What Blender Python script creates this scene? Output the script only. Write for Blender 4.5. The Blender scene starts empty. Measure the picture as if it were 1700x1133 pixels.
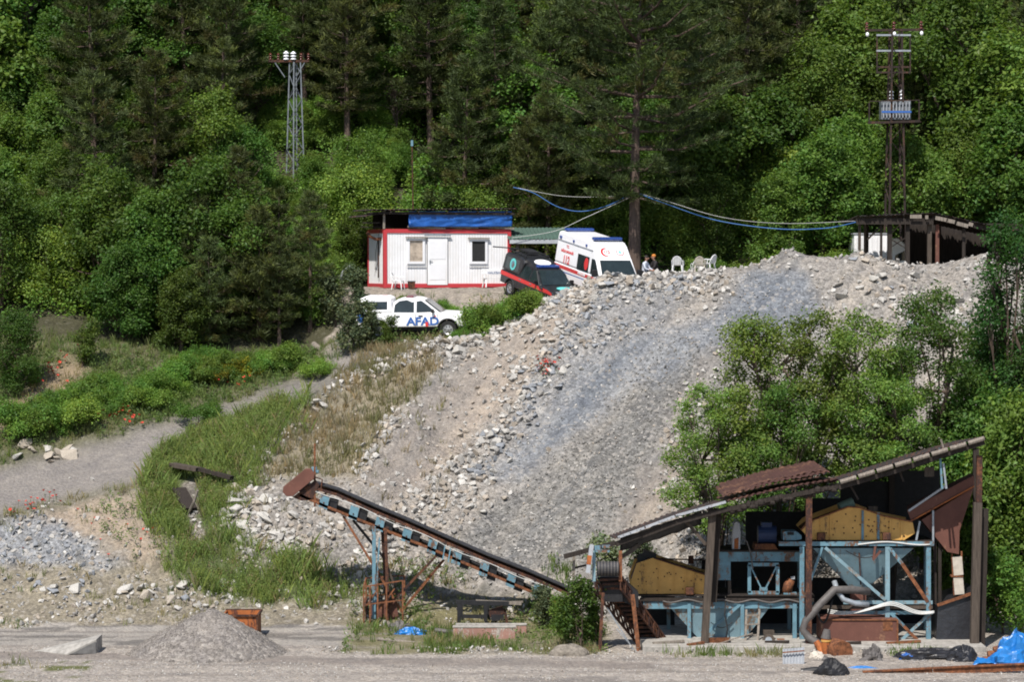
import bpy, bmesh, math, random
import numpy as np
from mathutils import Vector, Matrix, Euler
random.seed(7)
RNG = np.random.default_rng(11)
SC = bpy.context.scene
COL = SC.collection
PI = math.pi
R = math.radians
V = Vector

# ------------------------------------------------------------------ camera
F = 4500.0          # focal length in photo pixels (1700 wide)
HC = 14.3           # height of the camera above the yard
A = math.atan(126.5 / F)
CA, SA = math.cos(A), math.sin(A)

def P(px, py, Y):
    """world point at depth Y that the photo shows at (px, py)"""
    a = (px - 850.0) / F
    b = (566.5 - py) / F
    t = Y / (CA + b * SA)
    return V((a * t, Y, HC + t * (-SA + b * CA)))

def PX(px, Y):
    return (px - 850.0) / F * Y

def proj(x, y, z):
    d = y * CA - (z - HC) * SA
    u = y * SA + (z - HC) * CA
    return 850.0 + F * x / d, 566.5 - F * u / d

cam_d = bpy.data.cameras.new("camera")
cam_d.sensor_fit = 'HORIZONTAL'
cam_d.sensor_width = 36.0
cam_d.lens = F / 1700.0 * 36.0
cam_d.clip_start = 1.0
cam_d.clip_end = 2000.0
cam = bpy.data.objects.new("camera", cam_d)
cam.location = (0, 0, HC)
cam.rotation_euler = (PI / 2 - A, 0, 0)
COL.objects.link(cam)
SC.camera = cam

# ------------------------------------------------------------------ light
SUN_EL, SUN_AZ = R(54), R(20)          # the sun stands behind the camera, to its left
to_sun = V((-math.sin(SUN_AZ) * math.cos(SUN_EL), -math.cos(SUN_AZ) * math.cos(SUN_EL), math.sin(SUN_EL)))
sun_d = bpy.data.lights.new("sun", 'SUN')
sun_d.energy = 4.8
sun_d.angle = R(0.5)
sun_d.color = (1.0, 0.95, 0.88)
sun = bpy.data.objects.new("sun", sun_d)
sun.rotation_euler = to_sun.to_track_quat('Z', 'Y').to_euler()
sun.location = (-40, -20, 80)
COL.objects.link(sun)
W = bpy.data.worlds.new("World")
SC.world = W
W.use_nodes = True
wn = W.node_tree
sky = wn.nodes.new('ShaderNodeTexSky')
sky.sky_type = 'NISHITA'
sky.sun_disc = False
sky.sun_elevation = SUN_EL
sky.sun_rotation = math.atan2(to_sun.x, to_sun.y)
bg = wn.nodes['Background']
bg.inputs['Strength'].default_value = 0.11
wn.links.new(sky.outputs[0], bg.inputs['Color'])
SC.view_settings.view_transform = 'Standard'
SC.view_settings.look = 'None'
SC.view_settings.exposure = 0.33
SC.view_settings.gamma = 1.0
SC.render.engine = 'CYCLES'
SC.cycles.max_bounces = 6
SC.cycles.diffuse_bounces = 3
SC.cycles.glossy_bounces = 2
SC.cycles.transmission_bounces = 4
SC.cycles.transparent_max_bounces = 4
SC.cycles.use_denoising = True
SC.cycles.filter_width = 1.9

# ------------------------------------------------------------------ object helpers
def tag(o, label=None, cat=None, group=None, kind=None):
    if label: o['label'] = label
    if cat: o['category'] = cat
    if group: o['group'] = group
    if kind: o['kind'] = kind
    return o

def thing(name, label, cat, loc=(0, 0, 0), rot=(0, 0, 0), group=None):
    o = bpy.data.objects.new(name, None)
    o.empty_display_size = 0.2
    o.location = loc
    o.rotation_euler = rot
    COL.objects.link(o)
    return tag(o, label, cat, group)

def obj(name, mesh, parent=None):
    o = bpy.data.objects.new(name, mesh)
    COL.objects.link(o)
    if parent is not None: o.parent = parent
    return o

def dup(root, loc, rz=0.0, scale=1.0, label=None, rot=None):
    c = root.copy(); COL.objects.link(c)
    c.location = loc
    c.rotation_euler = rot if rot else (0, 0, rz)
    c.scale = (scale,) * 3 if not hasattr(scale, '__len__') else scale
    if label: c['label'] = label
    for ch in root.children:
        d = ch.copy(); COL.objects.link(d); d.parent = c
        for g in ch.children:
            e = g.copy(); COL.objects.link(e); e.parent = d
    return c

def root_of(o):
    while o.parent is not None: o = o.parent
    return o

class MB:
    """collects shapes in world (or local) coordinates and links them as one mesh object"""
    def __init__(s):
        s.v = []; s.f = []
    def add(s, vs, fs):
        n = len(s.v)
        s.v += [tuple(p) for p in vs]
        s.f += [tuple(i + n for i in f) for f in fs]
        return s
    def box(s, c, size, rot=None):
        c = V(c); hx, hy, hz = size[0] / 2, size[1] / 2, size[2] / 2
        vs = [V((x, y, z)) for x in (-hx, hx) for y in (-hy, hy) for z in (-hz, hz)]
        if rot is not None: vs = [rot @ p for p in vs]
        return s.add([p + c for p in vs], [(0, 1, 3, 2), (4, 6, 7, 5), (0, 4, 5, 1), (2, 3, 7, 6), (0, 2, 6, 4), (1, 5, 7, 3)])
    def span(s, a, b):
        a, b = V(a), V(b)
        return s.box((a + b) / 2, [abs(b[i] - a[i]) for i in range(3)])
    def beam(s, p, q, w, h=None, up=(0, 0, 1)):
        """bar from p to q; w across, h along 'up'"""
        p, q = V(p), V(q); h = h or w
        d = (q - p); L = d.length; d.normalize()
        up = V(up)
        if abs(d.dot(up)) > 0.99: up = V((0, 1, 0))
        sx = d.cross(up).normalized(); uz = sx.cross(d).normalized()
        m = Matrix((sx, d, uz)).transposed()
        return s.box((p + q) / 2, (w, L, h), m)
    def angle(s, p, q, w, t=0.012):
        """L-section steel bar"""
        p, q = V(p), V(q)
        d = (q - p).normalized(); up = V((0, 0, 1))
        if abs(d.z) > 0.99: up = V((0, 1, 0))
        sx = d.cross(up).normalized(); uz = sx.cross(d).normalized()
        s.beam(p, q, w, t, uz)
        s.beam(p + (uz * w / 2 + sx * (w / 2 - t / 2)), q + (uz * w / 2 + sx * (w / 2 - t / 2)), t, w, uz)
        return s
    def cyl(s, p, q, r1, r2=None, n=12, caps=True):
        p, q = V(p), V(q); r2 = r1 if r2 is None else r2
        d = (q - p).normalized()
        a = d.orthogonal().normalized(); b = d.cross(a)
        vs = []
        for c, r in ((p, r1), (q, r2)):
            for i in range(n):
                t = 2 * PI * i / n
                vs.append(c + (a * math.cos(t) + b * math.sin(t)) * r)
        fs = [(i, (i + 1) % n, n + (i + 1) % n, n + i) for i in range(n)]
        if caps: fs += [tuple(range(n))[::-1], tuple(range(n, 2 * n))]
        return s.add(vs, fs)
    def tube(s, pts, r, n=8, caps=True):
        pts = [V(p) for p in pts]
        rr = r if hasattr(r, '__len__') else [r] * len(pts)
        vs = []; prev = None
        for i, p in enumerate(pts):
            d = (pts[min(i + 1, len(pts) - 1)] - pts[max(i - 1, 0)]).normalized()
            if prev is None: a = d.orthogonal().normalized()
            else:
                a = prev - d * prev.dot(d)
                a = a.normalized() if a.length > 1e-6 else d.orthogonal().normalized()
            prev = a; b = d.cross(a)
            for k in range(n):
                t = 2 * PI * k / n
                vs.append(p + (a * math.cos(t) + b * math.sin(t)) * rr[i])
        fs = []
        for i in range(len(pts) - 1):
            for k in range(n):
                fs.append((i * n + k, i * n + (k + 1) % n, (i + 1) * n + (k + 1) % n, (i + 1) * n + k))
        if caps: fs += [tuple(range(n))[::-1], tuple(range((len(pts) - 1) * n, len(pts) * n))]
        return s.add(vs, fs)
    def prism(s, poly, vec):
        poly = [V(p) for p in poly]; vec = V(vec); n = len(poly)
        fs = [tuple(range(n)), tuple(range(n, 2 * n))[::-1]]
        fs += [(i, n + i, n + (i + 1) % n, (i + 1) % n) for i in range(n)]
        return s.add(poly + [p + vec for p in poly], fs)
    def loft(s, a, b, caps=True):
        n = len(a)
        fs = [(i, (i + 1) % n, n + (i + 1) % n, n + i) for i in range(n)]
        if caps: fs += [tuple(range(n))[::-1], tuple(range(n, 2 * n))]
        return s.add([V(p) for p in a] + [V(p) for p in b], fs)
    def lathe(s, prof, c=(0, 0, 0), axis=(0, 0, 1), n=16, caps=True):
        """prof: (radius, height) pairs along the axis"""
        c = V(c); d = V(axis).normalized(); a = d.orthogonal().normalized(); b = d.cross(a)
        vs = []
        for r, h in prof:
            for k in range(n):
                t = 2 * PI * k / n
                vs.append(c + d * h + (a * math.cos(t) + b * math.sin(t)) * max(r, 1e-4))
        m = len(prof); fs = []
        for i in range(m - 1):
            for k in range(n):
                fs.append((i * n + k, i * n + (k + 1) % n, (i + 1) * n + (k + 1) % n, (i + 1) * n + k))
        if caps: fs += [tuple(range(n))[::-1], tuple(range((m - 1) * n, m * n))]
        return s.add(vs, fs)
    def ball(s, c, r, n=10, m=6):
        rx, ry, rz = r if hasattr(r, '__len__') else (r, r, r)
        c = V(c); vs = []; fs = []
        for i in range(m + 1):
            ph = PI * i / m
            for k in range(n):
                t = 2 * PI * k / n
                vs.append(c + V((rx * math.sin(ph) * math.cos(t), ry * math.sin(ph) * math.sin(t), rz * math.cos(ph))))
        for i in range(m):
            for k in range(n):
                fs.append((i * n + k, (i + 1) * n + k, (i + 1) * n + (k + 1) % n, i * n + (k + 1) % n))
        return s.add(vs, fs)
    def corr(s, o, u, v, n, amp, t=0.01, nv=1, jag=0.0):
        """corrugated sheet: origin o, ribs run along v, waves across u; n waves"""
        o, u, v = V(o), V(u), V(v); w = u.cross(v).normalized()
        k = n * 4; cols = []
        for i in range(k + 1):
            h = (0, amp, amp, 0)[i % 4] if amp else 0
            cols.append((i / k, h))
        vs = []
        for side in (0, 1):
            for j in range(nv + 1):
                for i, (f, h) in enumerate(cols):
                    jj = j / nv
                    e = (random.uniform(-jag, jag) if (jag and j in (0, nv)) else 0)
                    vs.append(o + u * f + v * (jj + e) + w * (h + side * t))
        m = k + 1; N = m * (nv + 1); fs = []
        for j in range(nv):
            for i in range(k):
                a = j * m + i
                fs.append((a, a + 1, a + m + 1, a + m))
                fs.append((N + a, N + a + m, N + a + m + 1, N + a + 1))
        for i in range(k):
            fs.append((i, N + i, N + i + 1, i + 1))
            q = nv * m + i
            fs.append((q, q + 1, N + q + 1, N + q))
        for j in range(nv):
            a = j * m
            fs.append((a, a + m, N + a + m, N + a))
            a = j * m + k
            fs.append((a, N + a, N + a + m, a + m))
        return s.add(vs, fs)
    def build(s, name, mat, parent=None, local=False, smooth=False, bevel=0.0, label=None, sub=0):
        off = V((0, 0, 0))
        if parent is not None and not local:
            off = root_of(parent).location.copy()
        me = bpy.data.meshes.new(name)
        me.from_pydata([(p[0] - off.x, p[1] - off.y, p[2] - off.z) for p in s.v], [], s.f)
        bm = bmesh.new(); bm.from_mesh(me)
        bmesh.ops.recalc_face_normals(bm, faces=bm.faces)
        bm.to_mesh(me); bm.free()
        me.materials.append(mat)
        if smooth:
            for p in me.polygons: p.use_smooth = True
        o = obj(name, me, parent)
        if bevel:
            md = o.modifiers.new("bevel", 'BEVEL'); md.width = bevel; md.segments = 2; md.limit_method = 'ANGLE'; md.angle_limit = R(25)
            md.harden_normals = False
        if sub:
            md = o.modifiers.new("sub", 'SUBSURF'); md.levels = sub; md.render_levels = sub
        if label: o['label'] = label
        return o

def np_mesh(name, verts, faces, mat, tint=None, smooth=False):
    """verts (n,3), faces (m,k) numpy, tint (n,) or (n,3) per vertex"""
    me = bpy.data.meshes.new(name)
    n, (m, k) = len(verts), faces.shape
    me.vertices.add(n); me.vertices.foreach_set('co', np.ascontiguousarray(verts, dtype=np.float32).ravel())
    me.loops.add(m * k); me.loops.foreach_set('vertex_index', np.ascontiguousarray(faces, dtype=np.int32).ravel())
    me.polygons.add(m)
    me.polygons.foreach_set('loop_start', np.arange(0, m * k, k, dtype=np.int32))
    me.polygons.foreach_set('loop_total', np.full(m, k, dtype=np.int32))
    me.polygons.foreach_set('use_smooth', np.full(m, bool(smooth)))
    if tint is not None:
        at = me.attributes.new('tint', 'FLOAT_COLOR', 'POINT')
        c = np.ones((n, 4), dtype=np.float32)
        c[:, :3] = tint if tint.ndim == 2 else tint[:, None]
        at.data.foreach_set('color', c.ravel())
    me.update(calc_edges=True)
    me.validate()
    if mat: me.materials.append(mat)
    return me

def text_mesh(body, size, depth=0.004, bold=0.03):
    cu = bpy.data.curves.new("lettering", 'FONT')
    cu.body = body; cu.size = size; cu.extrude = depth; cu.offset = size * bold; cu.align_x = 'CENTER'; cu.align_y = 'CENTER'
    o = bpy.data.objects.new("lettering", cu); COL.objects.link(o)
    bpy.context.view_layer.update()
    me = bpy.data.meshes.new_from_object(o.evaluated_get(bpy.context.evaluated_depsgraph_get()))
    bpy.data.objects.remove(o); bpy.data.curves.remove(cu)
    return me

# ------------------------------------------------------------------ materials
def lin(c):
    return tuple(((x / 255.0) / 12.92 if x <= 10 else (((x / 255.0) + 0.055) / 1.055) ** 2.4) for x in c)

class NT:
    def __init__(s, name):
        s.m = bpy.data.materials.new(name); s.m.use_nodes = True
        s.t = s.m.node_tree; s.n = s.t.nodes; s.l = s.t.links
        s.b = s.n['Principled BSDF']
        s.out = s.n['Material Output']
    def new(s, t, **kw):
        n = s.n.new(t)
        for k, v in kw.items(): setattr(n, k, v)
        return n
    def coord(s, which='Object'):
        return s.new('ShaderNodeTexCoord').outputs[which]
    def noise(s, scale, detail=4, rough=0.6, vec=None, dim='3D'):
        n = s.new('ShaderNodeTexNoise'); n.inputs['Scale'].default_value = scale
        n.inputs['Detail'].default_value = detail; n.inputs['Roughness'].default_value = rough
        s.l.new(vec or s.coord(), n.inputs['Vector'])
        return n.outputs['Fac']
    def mapr(s, v, a, b, c=0.0, d=1.0):
        n = s.new('ShaderNodeMapRange'); n.inputs[1].default_value = a; n.inputs[2].default_value = b
        n.inputs[3].default_value = c; n.inputs[4].default_value = d
        s.l.new(v, n.inputs[0]); return n.outputs[0]
    def mix(s, f, a, b, mode='MIX'):
        n = s.new('ShaderNodeMix', data_type='RGBA', blend_type=mode)
        for i, x in ((0, f), (6, a), (7, b)):
            if hasattr(x, 'node'): s.l.new(x, n.inputs[i])
            else: n.inputs[i].default_value = (*x[:3], 1) if hasattr(x, '__len__') else x
        return n.outputs[2]
    def math(s, op, a, b):
        n = s.new('ShaderNodeMath', operation=op)
        for i, x in ((0, a), (1, b)):
            if hasattr(x, 'node'): s.l.new(x, n.inputs[i])
            else: n.inputs[i].default_value = x
        return n.outputs[0]
    def bump(s, h, dist, strength=1.0):
        n = s.new('ShaderNodeBump'); n.inputs['Distance'].default_value = dist; n.inputs['Strength'].default_value = strength
        s.l.new(h, n.inputs['Height']); s.l.new(n.outputs[0], s.b.inputs['Normal'])
    def set(s, color=None, rough=None, metal=None, spec=None):
        for k, v in (('Base Color', color), ('Roughness', rough), ('Metallic', metal), ('Specular IOR Level', spec)):
            if v is None: continue
            if hasattr(v, 'node'): s.l.new(v, s.b.inputs[k])
            else: s.b.inputs[k].default_value = (*v[:3], 1) if hasattr(v, '__len__') else v
        return s.m

def m_plain(name, c, rough=0.6, metal=0.0, var=0.15, scale=6.0, spec=0.4):
    t = NT(name)
    f = t.noise(scale, 5, 0.65)
    dark = tuple(x * (1 - var * 1.6) for x in c); lite = tuple(min(1, x * (1 + var)) for x in c)
    return t.set(t.mix(t.mapr(f, 0.3, 0.7), dark, lite), rough, metal, spec)

def m_weather(name, c, rust=(0.13, 0.05, 0.025), amount=0.5, scale=3.0, rough=0.55, grime=0.35):
    """old paint: chips and runs of rust, dull grime"""
    t = NT(name)
    co = t.coord()
    mp = t.new('ShaderNodeMapping'); mp.inputs['Scale'].default_value = (1, 1, 0.35); t.l.new(co, mp.inputs['Vector'])
    f = t.noise(scale, 8, 0.72, mp.outputs[0])
    g = t.noise(scale * 6, 6, 0.7)
    ff = t.math('ADD', t.math('MULTIPLY', f, 0.7), t.math('MULTIPLY', g, 0.3))
    k = t.mapr(ff, 0.66 - amount * 0.3, 0.72 - amount * 0.3)
    gr = t.mapr(t.noise(scale * 0.8, 6, 0.7), 0.3, 0.75)
    base = t.mix(gr, tuple(x * (1 - grime) for x in c), c)
    rc = t.mix(t.mapr(t.noise(scale * 3, 5, 0.7), 0.35, 0.65), tuple(x * 0.45 for x in rust), tuple(min(1, x * 1.5) for x in rust))
    t.bump(g, 0.01, 0.4)
    return t.set(t.mix(k, base, rc), rough, 0.0, 0.35)

def m_wood(name, c):
    t = NT(name)
    mp = t.new('ShaderNodeMapping'); mp.inputs['Scale'].default_value = (9, 9, 0.8); t.l.new(t.coord(), mp.inputs['Vector'])
    f = t.noise(2.0, 6, 0.7, mp.outputs[0])
    t.bump(f, 0.02, 0.6)
    return t.set(t.mix(t.mapr(f, 0.3, 0.7), tuple(x * 0.5 for x in c), tuple(x * 1.35 for x in c)), 0.85, 0, 0.2)

def m_leaf(name, c, trans=0.35, var=0.25, objvar=0.36):
    t = NT(name)
    at = t.new('ShaderNodeAttribute', attribute_name='tint')
    oi = t.new('ShaderNodeObjectInfo')
    col = t.mix(1.0, c, at.outputs['Color'], 'MULTIPLY')
    hsv = t.new('ShaderNodeHueSaturation')
    t.l.new(col, hsv.inputs['Color'])
    t.l.new(t.mapr(oi.outputs['Random'], 0, 1, 0.470, 0.514), hsv.inputs['Hue'])
    t.l.new(t.mapr(t.math('FRACT', t.math('MULTIPLY', oi.outputs['Random'], 7.31), 0), 0, 1, 1 - objvar, 1 + objvar), hsv.inputs['Value'])
    d = t.new('ShaderNodeBsdfDiffuse'); tr = t.new('ShaderNodeBsdfTranslucent'); gl = t.new('ShaderNodeBsdfGlossy')
    gl.inputs['Roughness'].default_value = 0.45
    gl.inputs['Color'].default_value = (0.8, 0.85, 0.8, 1)
    t.l.new(hsv.outputs[0], d.inputs['Color'])
    br = t.mix(1.0, hsv.outputs[0], (1.25, 1.3, 0.6), 'MULTIPLY')
    t.l.new(br, tr.inputs['Color'])
    m1 = t.new('ShaderNodeMixShader'); m1.inputs[0].default_value = trans
    t.l.new(d.outputs[0], m1.inputs[1]); t.l.new(tr.outputs[0], m1.inputs[2])
    m2 = t.new('ShaderNodeMixShader'); m2.inputs[0].default_value = 0.012
    t.l.new(m1.outputs[0], m2.inputs[1]); t.l.new(gl.outputs[0], m2.inputs[2])
    t.l.new(m2.outputs[0], t.out.inputs['Surface'])
    t.n.remove(t.b)
    return t.m

def m_tint(name, rough=0.9, nscale=14.0, amt=0.3, bump=0.03):
    """stone / earth: colour from the 'tint' attribute, broken up by grain"""
    t = NT(name)
    at = t.new('ShaderNodeAttribute', attribute_name='tint')
    n1 = t.noise(nscale, 8, 0.75)
    c = t.mix(t.mapr(n1, 0.3, 0.7), (1 - amt,) * 3, (1 + amt,) * 3)
    t.bump(n1, bump, 0.9)
    return t.set(t.mix(1.0, at.outputs['Color'], c, 'MULTIPLY'), rough, 0, 0.2)

def m_ground():
    t = NT("earth_and_gravel")
    at = t.new('ShaderNodeAttribute', attribute_name='tint')
    g = t.new('ShaderNodeNewGeometry').outputs['Position']
    fine = t.noise(9.0, 6, 0.8, g)
    mid = t.noise(1.3, 6, 0.7, g)
    vo = t.new('ShaderNodeTexVoronoi'); vo.inputs['Scale'].default_value = 6.5
    t.l.new(g, vo.inputs['Vector'])
    sp = t.new('ShaderNodeSeparateColor'); t.l.new(vo.outputs['Color'], sp.inputs[0])
    cell = t.mapr(sp.outputs[0], 0, 1, 0.72, 1.28)
    pale = t.math('GREATER_THAN', sp.outputs[1], 0.90)
    c = t.mix(1.0, at.outputs['Color'], t.mix(t.mapr(fine, 0.3, 0.7), (0.68, 0.68, 0.68), (1.3, 1.3, 1.3)), 'MULTIPLY')
    c = t.mix(1.0, c, t.mix(t.mapr(mid, 0.32, 0.68), (0.80, 0.80, 0.82), (1.16, 1.14, 1.10)), 'MULTIPLY')
    vo2 = t.new('ShaderNodeTexVoronoi'); vo2.inputs['Scale'].default_value = 17.0
    t.l.new(g, vo2.inputs['Vector'])
    sp2 = t.new('ShaderNodeSeparateColor'); t.l.new(vo2.outputs['Color'], sp2.inputs[0])
    cell = t.math('MULTIPLY', cell, t.mapr(sp2.outputs[0], 0, 1, 0.74, 1.26))
    ch = t.new('ShaderNodeCombineColor')
    for i in range(3): t.l.new(cell, ch.inputs[i])
    c2 = t.mix(1.0, c, ch.outputs[0], 'MULTIPLY')
    al = at.outputs['Alpha']          # how stony the ground is
    c = t.mix(al, c, c2)
    c = t.mix(t.math('MULTIPLY', t.math('MULTIPLY', pale, al), 0.45), c, (0.40, 0.37, 0.335))
    h = t.math('ADD', t.math('MULTIPLY', fine, 0.6), t.math('MULTIPLY', vo.outputs['Distance'], -0.8))
    t.bump(h, 0.10, 0.9)
    return t.set(c, 0.95, 0, 0.15)

M = {}
M['ground'] = m_ground()
M['stone'] = m_tint("broken_stone")
M['white'] = m_weather("white_painted_metal", (0.78, 0.78, 0.80), rust=(0.34, 0.17, 0.08), amount=0.12, scale=1.6, grime=0.10)
def m_cabin():
    t = NT("white_cabin_sheet")
    co = t.coord()
    mp = t.new('ShaderNodeMapping'); mp.inputs['Scale'].default_value = (7, 7, 0.35); t.l.new(co, mp.inputs['Vector'])
    st = t.noise(1.0, 5, 0.7, mp.outputs[0])
    f = t.noise(1.3, 6, 0.7)
    sx = t.new('ShaderNodeSeparateXYZ'); t.l.new(co, sx.inputs[0])
    low = t.mapr(sx.outputs['Z'], 0.9, 0.15)
    k = t.math('MULTIPLY', t.mapr(st, 0.56, 0.74), t.math('ADD', t.math('MULTIPLY', low, 0.45), 0.32))
    base = t.mix(t.mapr(f, 0.35, 0.7), (0.80, 0.80, 0.82), (0.72, 0.715, 0.71))
    t.bump(f, 0.02, 0.3)
    return t.set(t.mix(k, base, (0.42, 0.29, 0.18)), 0.5, 0.0, 0.35)
M['cabin'] = m_cabin()
M['whitecar'] = m_plain("white_car_paint", (0.82, 0.82, 0.83), 0.22, 0, 0.03, 2.0, 0.5)
M['blackcar'] = m_plain("black_car_paint", (0.022, 0.023, 0.026), 0.28, 0, 0.25, 3.0, 0.5)
M['red'] = m_weather("red_painted_steel", (0.50, 0.045, 0.055), amount=0.08, scale=2.0, grime=0.15)
M['redstripe'] = m_plain("red_stripe", (0.62, 0.04, 0.04), 0.4, 0, 0.05)
M['bluestripe'] = m_plain("blue_lettering", (0.03, 0.11, 0.36), 0.4, 0, 0.05)
M['teal'] = m_plain("teal_emblem", (0.12, 0.52, 0.50), 0.4, 0, 0.05)
M['discwhite'] = m_plain("white_emblem", (0.8, 0.8, 0.8), 0.4, 0, 0.02)
M['glass'] = m_plain("dark_car_glass", (0.02, 0.03, 0.032), 0.06, 0, 0.2, 2, 0.6)
M['tyre'] = m_plain("tyre_rubber", (0.018, 0.018, 0.018), 0.85)
M['rim'] = m_plain("grey_rim", (0.45, 0.45, 0.46), 0.35, 0.7)
M['plastic'] = m_plain("black_plastic", (0.02, 0.02, 0.022), 0.55)
M['barblue'] = m_plain("blue_light_bar", (0.03, 0.07, 0.26), 0.15, 0, 0.2, 8, 0.6)
M['barred'] = m_plain("dark_red_light_bar", (0.12, 0.02, 0.03), 0.2, 0, 0.2, 8, 0.6)
M['lamp'] = m_plain("headlamp_glass", (0.6, 0.6, 0.58), 0.1, 0, 0.1, 8, 0.6)
M['rust'] = m_weather("rusty_steel", (0.10, 0.045, 0.03), rust=(0.17, 0.065, 0.028), amount=0.8, scale=2.2, rough=0.8)
M['rustdark'] = m_weather("dark_rusty_steel", (0.045, 0.022, 0.018), rust=(0.10, 0.04, 0.02), amount=0.6, scale=3, rough=0.8)
M['pylon'] = m_weather('dark_brown_pylon_steel', (0.028, 0.018, 0.015), rust=(0.06, 0.03, 0.018), amount=0.5, scale=3, rough=0.8)
M['rustred'] = m_weather("red_brown_rusted_plate", (0.150, 0.062, 0.045), rust=(0.19, 0.10, 0.06), amount=0.35, scale=1.8, rough=0.75)
M['rustsheet'] = m_weather('brown_rusted_sheet', (0.085, 0.038, 0.03), rust=(0.15, 0.075, 0.045), amount=0.45, scale=1.4, rough=0.7)
M['rustorange'] = m_weather("orange_rusty_box_paint", (0.42, 0.13, 0.035), rust=(0.10, 0.035, 0.02), amount=0.55, scale=4.0, rough=0.75)
M['bluesteel'] = m_weather("light_blue_old_paint", (0.155, 0.30, 0.375), rust=(0.12, 0.062, 0.036), amount=0.5, scale=2.6, grime=0.45)
M['bluehop'] = m_weather("pale_blue_hopper_paint", (0.22, 0.345, 0.40), rust=(0.15, 0.10, 0.065), amount=0.45, scale=1.6, grime=0.4)
M['yellow'] = m_weather("yellow_machine_paint", (0.68, 0.385, 0.105), rust=(0.14, 0.075, 0.035), amount=0.3, scale=2.2, grime=0.3)
M['black'] = m_plain("black_rubber_sheet", (0.014, 0.014, 0.016), 0.6, 0, 0.3)
M['belt'] = m_plain("worn_rubber_belt", (0.03, 0.03, 0.034), 0.75, 0, 0.3)
M['wood'] = m_wood("weathered_timber", (0.078, 0.062, 0.050))
M['woodgrey'] = m_wood("grey_timber", (0.22, 0.19, 0.16))
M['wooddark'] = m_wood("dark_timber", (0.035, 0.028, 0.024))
M['bark'] = m_wood("tree_bark", (0.085, 0.062, 0.048))
M['barkp'] = m_wood("pine_bark", (0.11, 0.08, 0.065))
M['galv'] = m_weather("galvanised_sheet", (0.42, 0.44, 0.47), rust=(0.14, 0.07, 0.04), amount=0.25, scale=2, rough=0.45)
M['trafo'] = m_plain('pale_transformer_paint', (0.34, 0.36, 0.39), 0.5, 0, 0.2)
M['letter'] = m_plain('faded_blue_grey_print', (0.20, 0.23, 0.32), 0.5, 0, 0.1)
M['navy'] = m_weather('dark_blue_motor_paint', (0.02, 0.04, 0.11), amount=0.2, scale=5)
M['pylongrey'] = m_plain('dull_zinc_steel', (0.17, 0.19, 0.21), 0.55, 0.2, 0.2)
M['greysteel'] = m_plain("grey_galvanised_steel", (0.30, 0.33, 0.36), 0.5, 0.3, 0.15)
M['concrete'] = m_plain("old_concrete", (0.34, 0.32, 0.29), 0.9, 0, 0.25, 4, 0.2)
M['concretedark'] = m_plain("dark_concrete", (0.16, 0.155, 0.15), 0.9, 0, 0.25, 4, 0.2)
M['sand'] = m_plain('grey_brown_sand', (0.21, 0.185, 0.155), 0.95, 0, 0.3, 8, 0.1)
M['pinkwall'] = m_weather("faded_red_kerb", (0.36, 0.20, 0.16), rust=(0.33, 0.30, 0.27), amount=0.5, scale=3, rough=0.9)
M['greenroof'] = m_weather("dull_green_roof_sheet", (0.085, 0.14, 0.115), amount=0.06, scale=2, grime=0.2)
M['roofrust'] = m_weather("dark_roof_sheet", (0.035, 0.03, 0.03), rust=(0.15, 0.06, 0.035), amount=0.45, scale=2, rough=0.8)
M['porc'] = m_plain("white_porcelain", (0.82, 0.83, 0.86), 0.15, 0, 0.03)
M['porcbrown'] = m_plain("brown_porcelain", (0.10, 0.028, 0.02), 0.2, 0, 0.1)
M['chair'] = m_plain("white_plastic", (0.74, 0.74, 0.74), 0.4, 0, 0.06)
M['chairdirty'] = m_plain("dirty_cream_plastic", (0.50, 0.45, 0.38), 0.5, 0, 0.12)
M['curtain'] = m_plain("beige_curtain", (0.42, 0.35, 0.28), 0.8, 0, 0.35, 3)
M['dark'] = m_plain("unlit_interior_black", (0.02, 0.02, 0.021), 0.9, 0, 0.2)  # near-black colour standing in for the shade of interiors
M['cableblue'] = m_plain("blue_cable", (0.05, 0.16, 0.42), 0.5, 0, 0.1)
M['cablewhite'] = m_plain("pale_cable", (0.55, 0.55, 0.53), 0.5, 0, 0.1)
M['hose'] = m_plain("grey_rubber_hose", (0.10, 0.09, 0.085), 0.6, 0, 0.2)
M['skin'] = m_plain("skin", (0.36, 0.20, 0.14), 0.6, 0, 0.08)
M['shirtpale'] = m_plain("pale_blue_shirt", (0.50, 0.54, 0.62), 0.85, 0, 0.1)
M['shirtdark'] = m_plain("dark_jacket", (0.025, 0.022, 0.022), 0.85, 0, 0.2)
M['hair'] = m_plain("dark_hair", (0.02, 0.015, 0.012), 0.7)
M['orange'] = m_plain("orange_cap", (0.5, 0.18, 0.03), 0.8)
M['motorgreen'] = m_weather("grey_green_motor_paint", (0.16, 0.24, 0.20), amount=0.2, scale=6)
def m_tarp(name, c):
    t = NT(name)
    f = t.noise(3.0, 5, 0.6)
    t.bump(f, 0.08, 0.5)
    return t.set(t.mix(t.mapr(f, 0.3, 0.7), tuple(x * 0.7 for x in c), tuple(x * 1.2 for x in c)), 0.35, 0, 0.5)
M['tarpblue'] = m_tarp("blue_tarpaulin", (0.012, 0.085, 0.33))
M['tarpbright'] = m_tarp("bright_blue_tarpaulin", (0.015, 0.16, 0.46))
M['tarpblack'] = m_tarp("black_tarpaulin", (0.018, 0.018, 0.021))
M['leafa'] = m_leaf("broad_leaves", (0.084, 0.160, 0.032), 0.45)
M['leafb'] = m_leaf("light_leaves", (0.128, 0.228, 0.044), 0.45)
M['leafc'] = m_leaf("grey_green_leaves", (0.125, 0.165, 0.085), 0.3)
M['needle'] = m_leaf("pine_needles", (0.060, 0.080, 0.030), 0.18, objvar=0.25)
M['grass'] = m_leaf("grass_blades", (0.105, 0.14, 0.048), 0.35, objvar=0.0)
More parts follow.
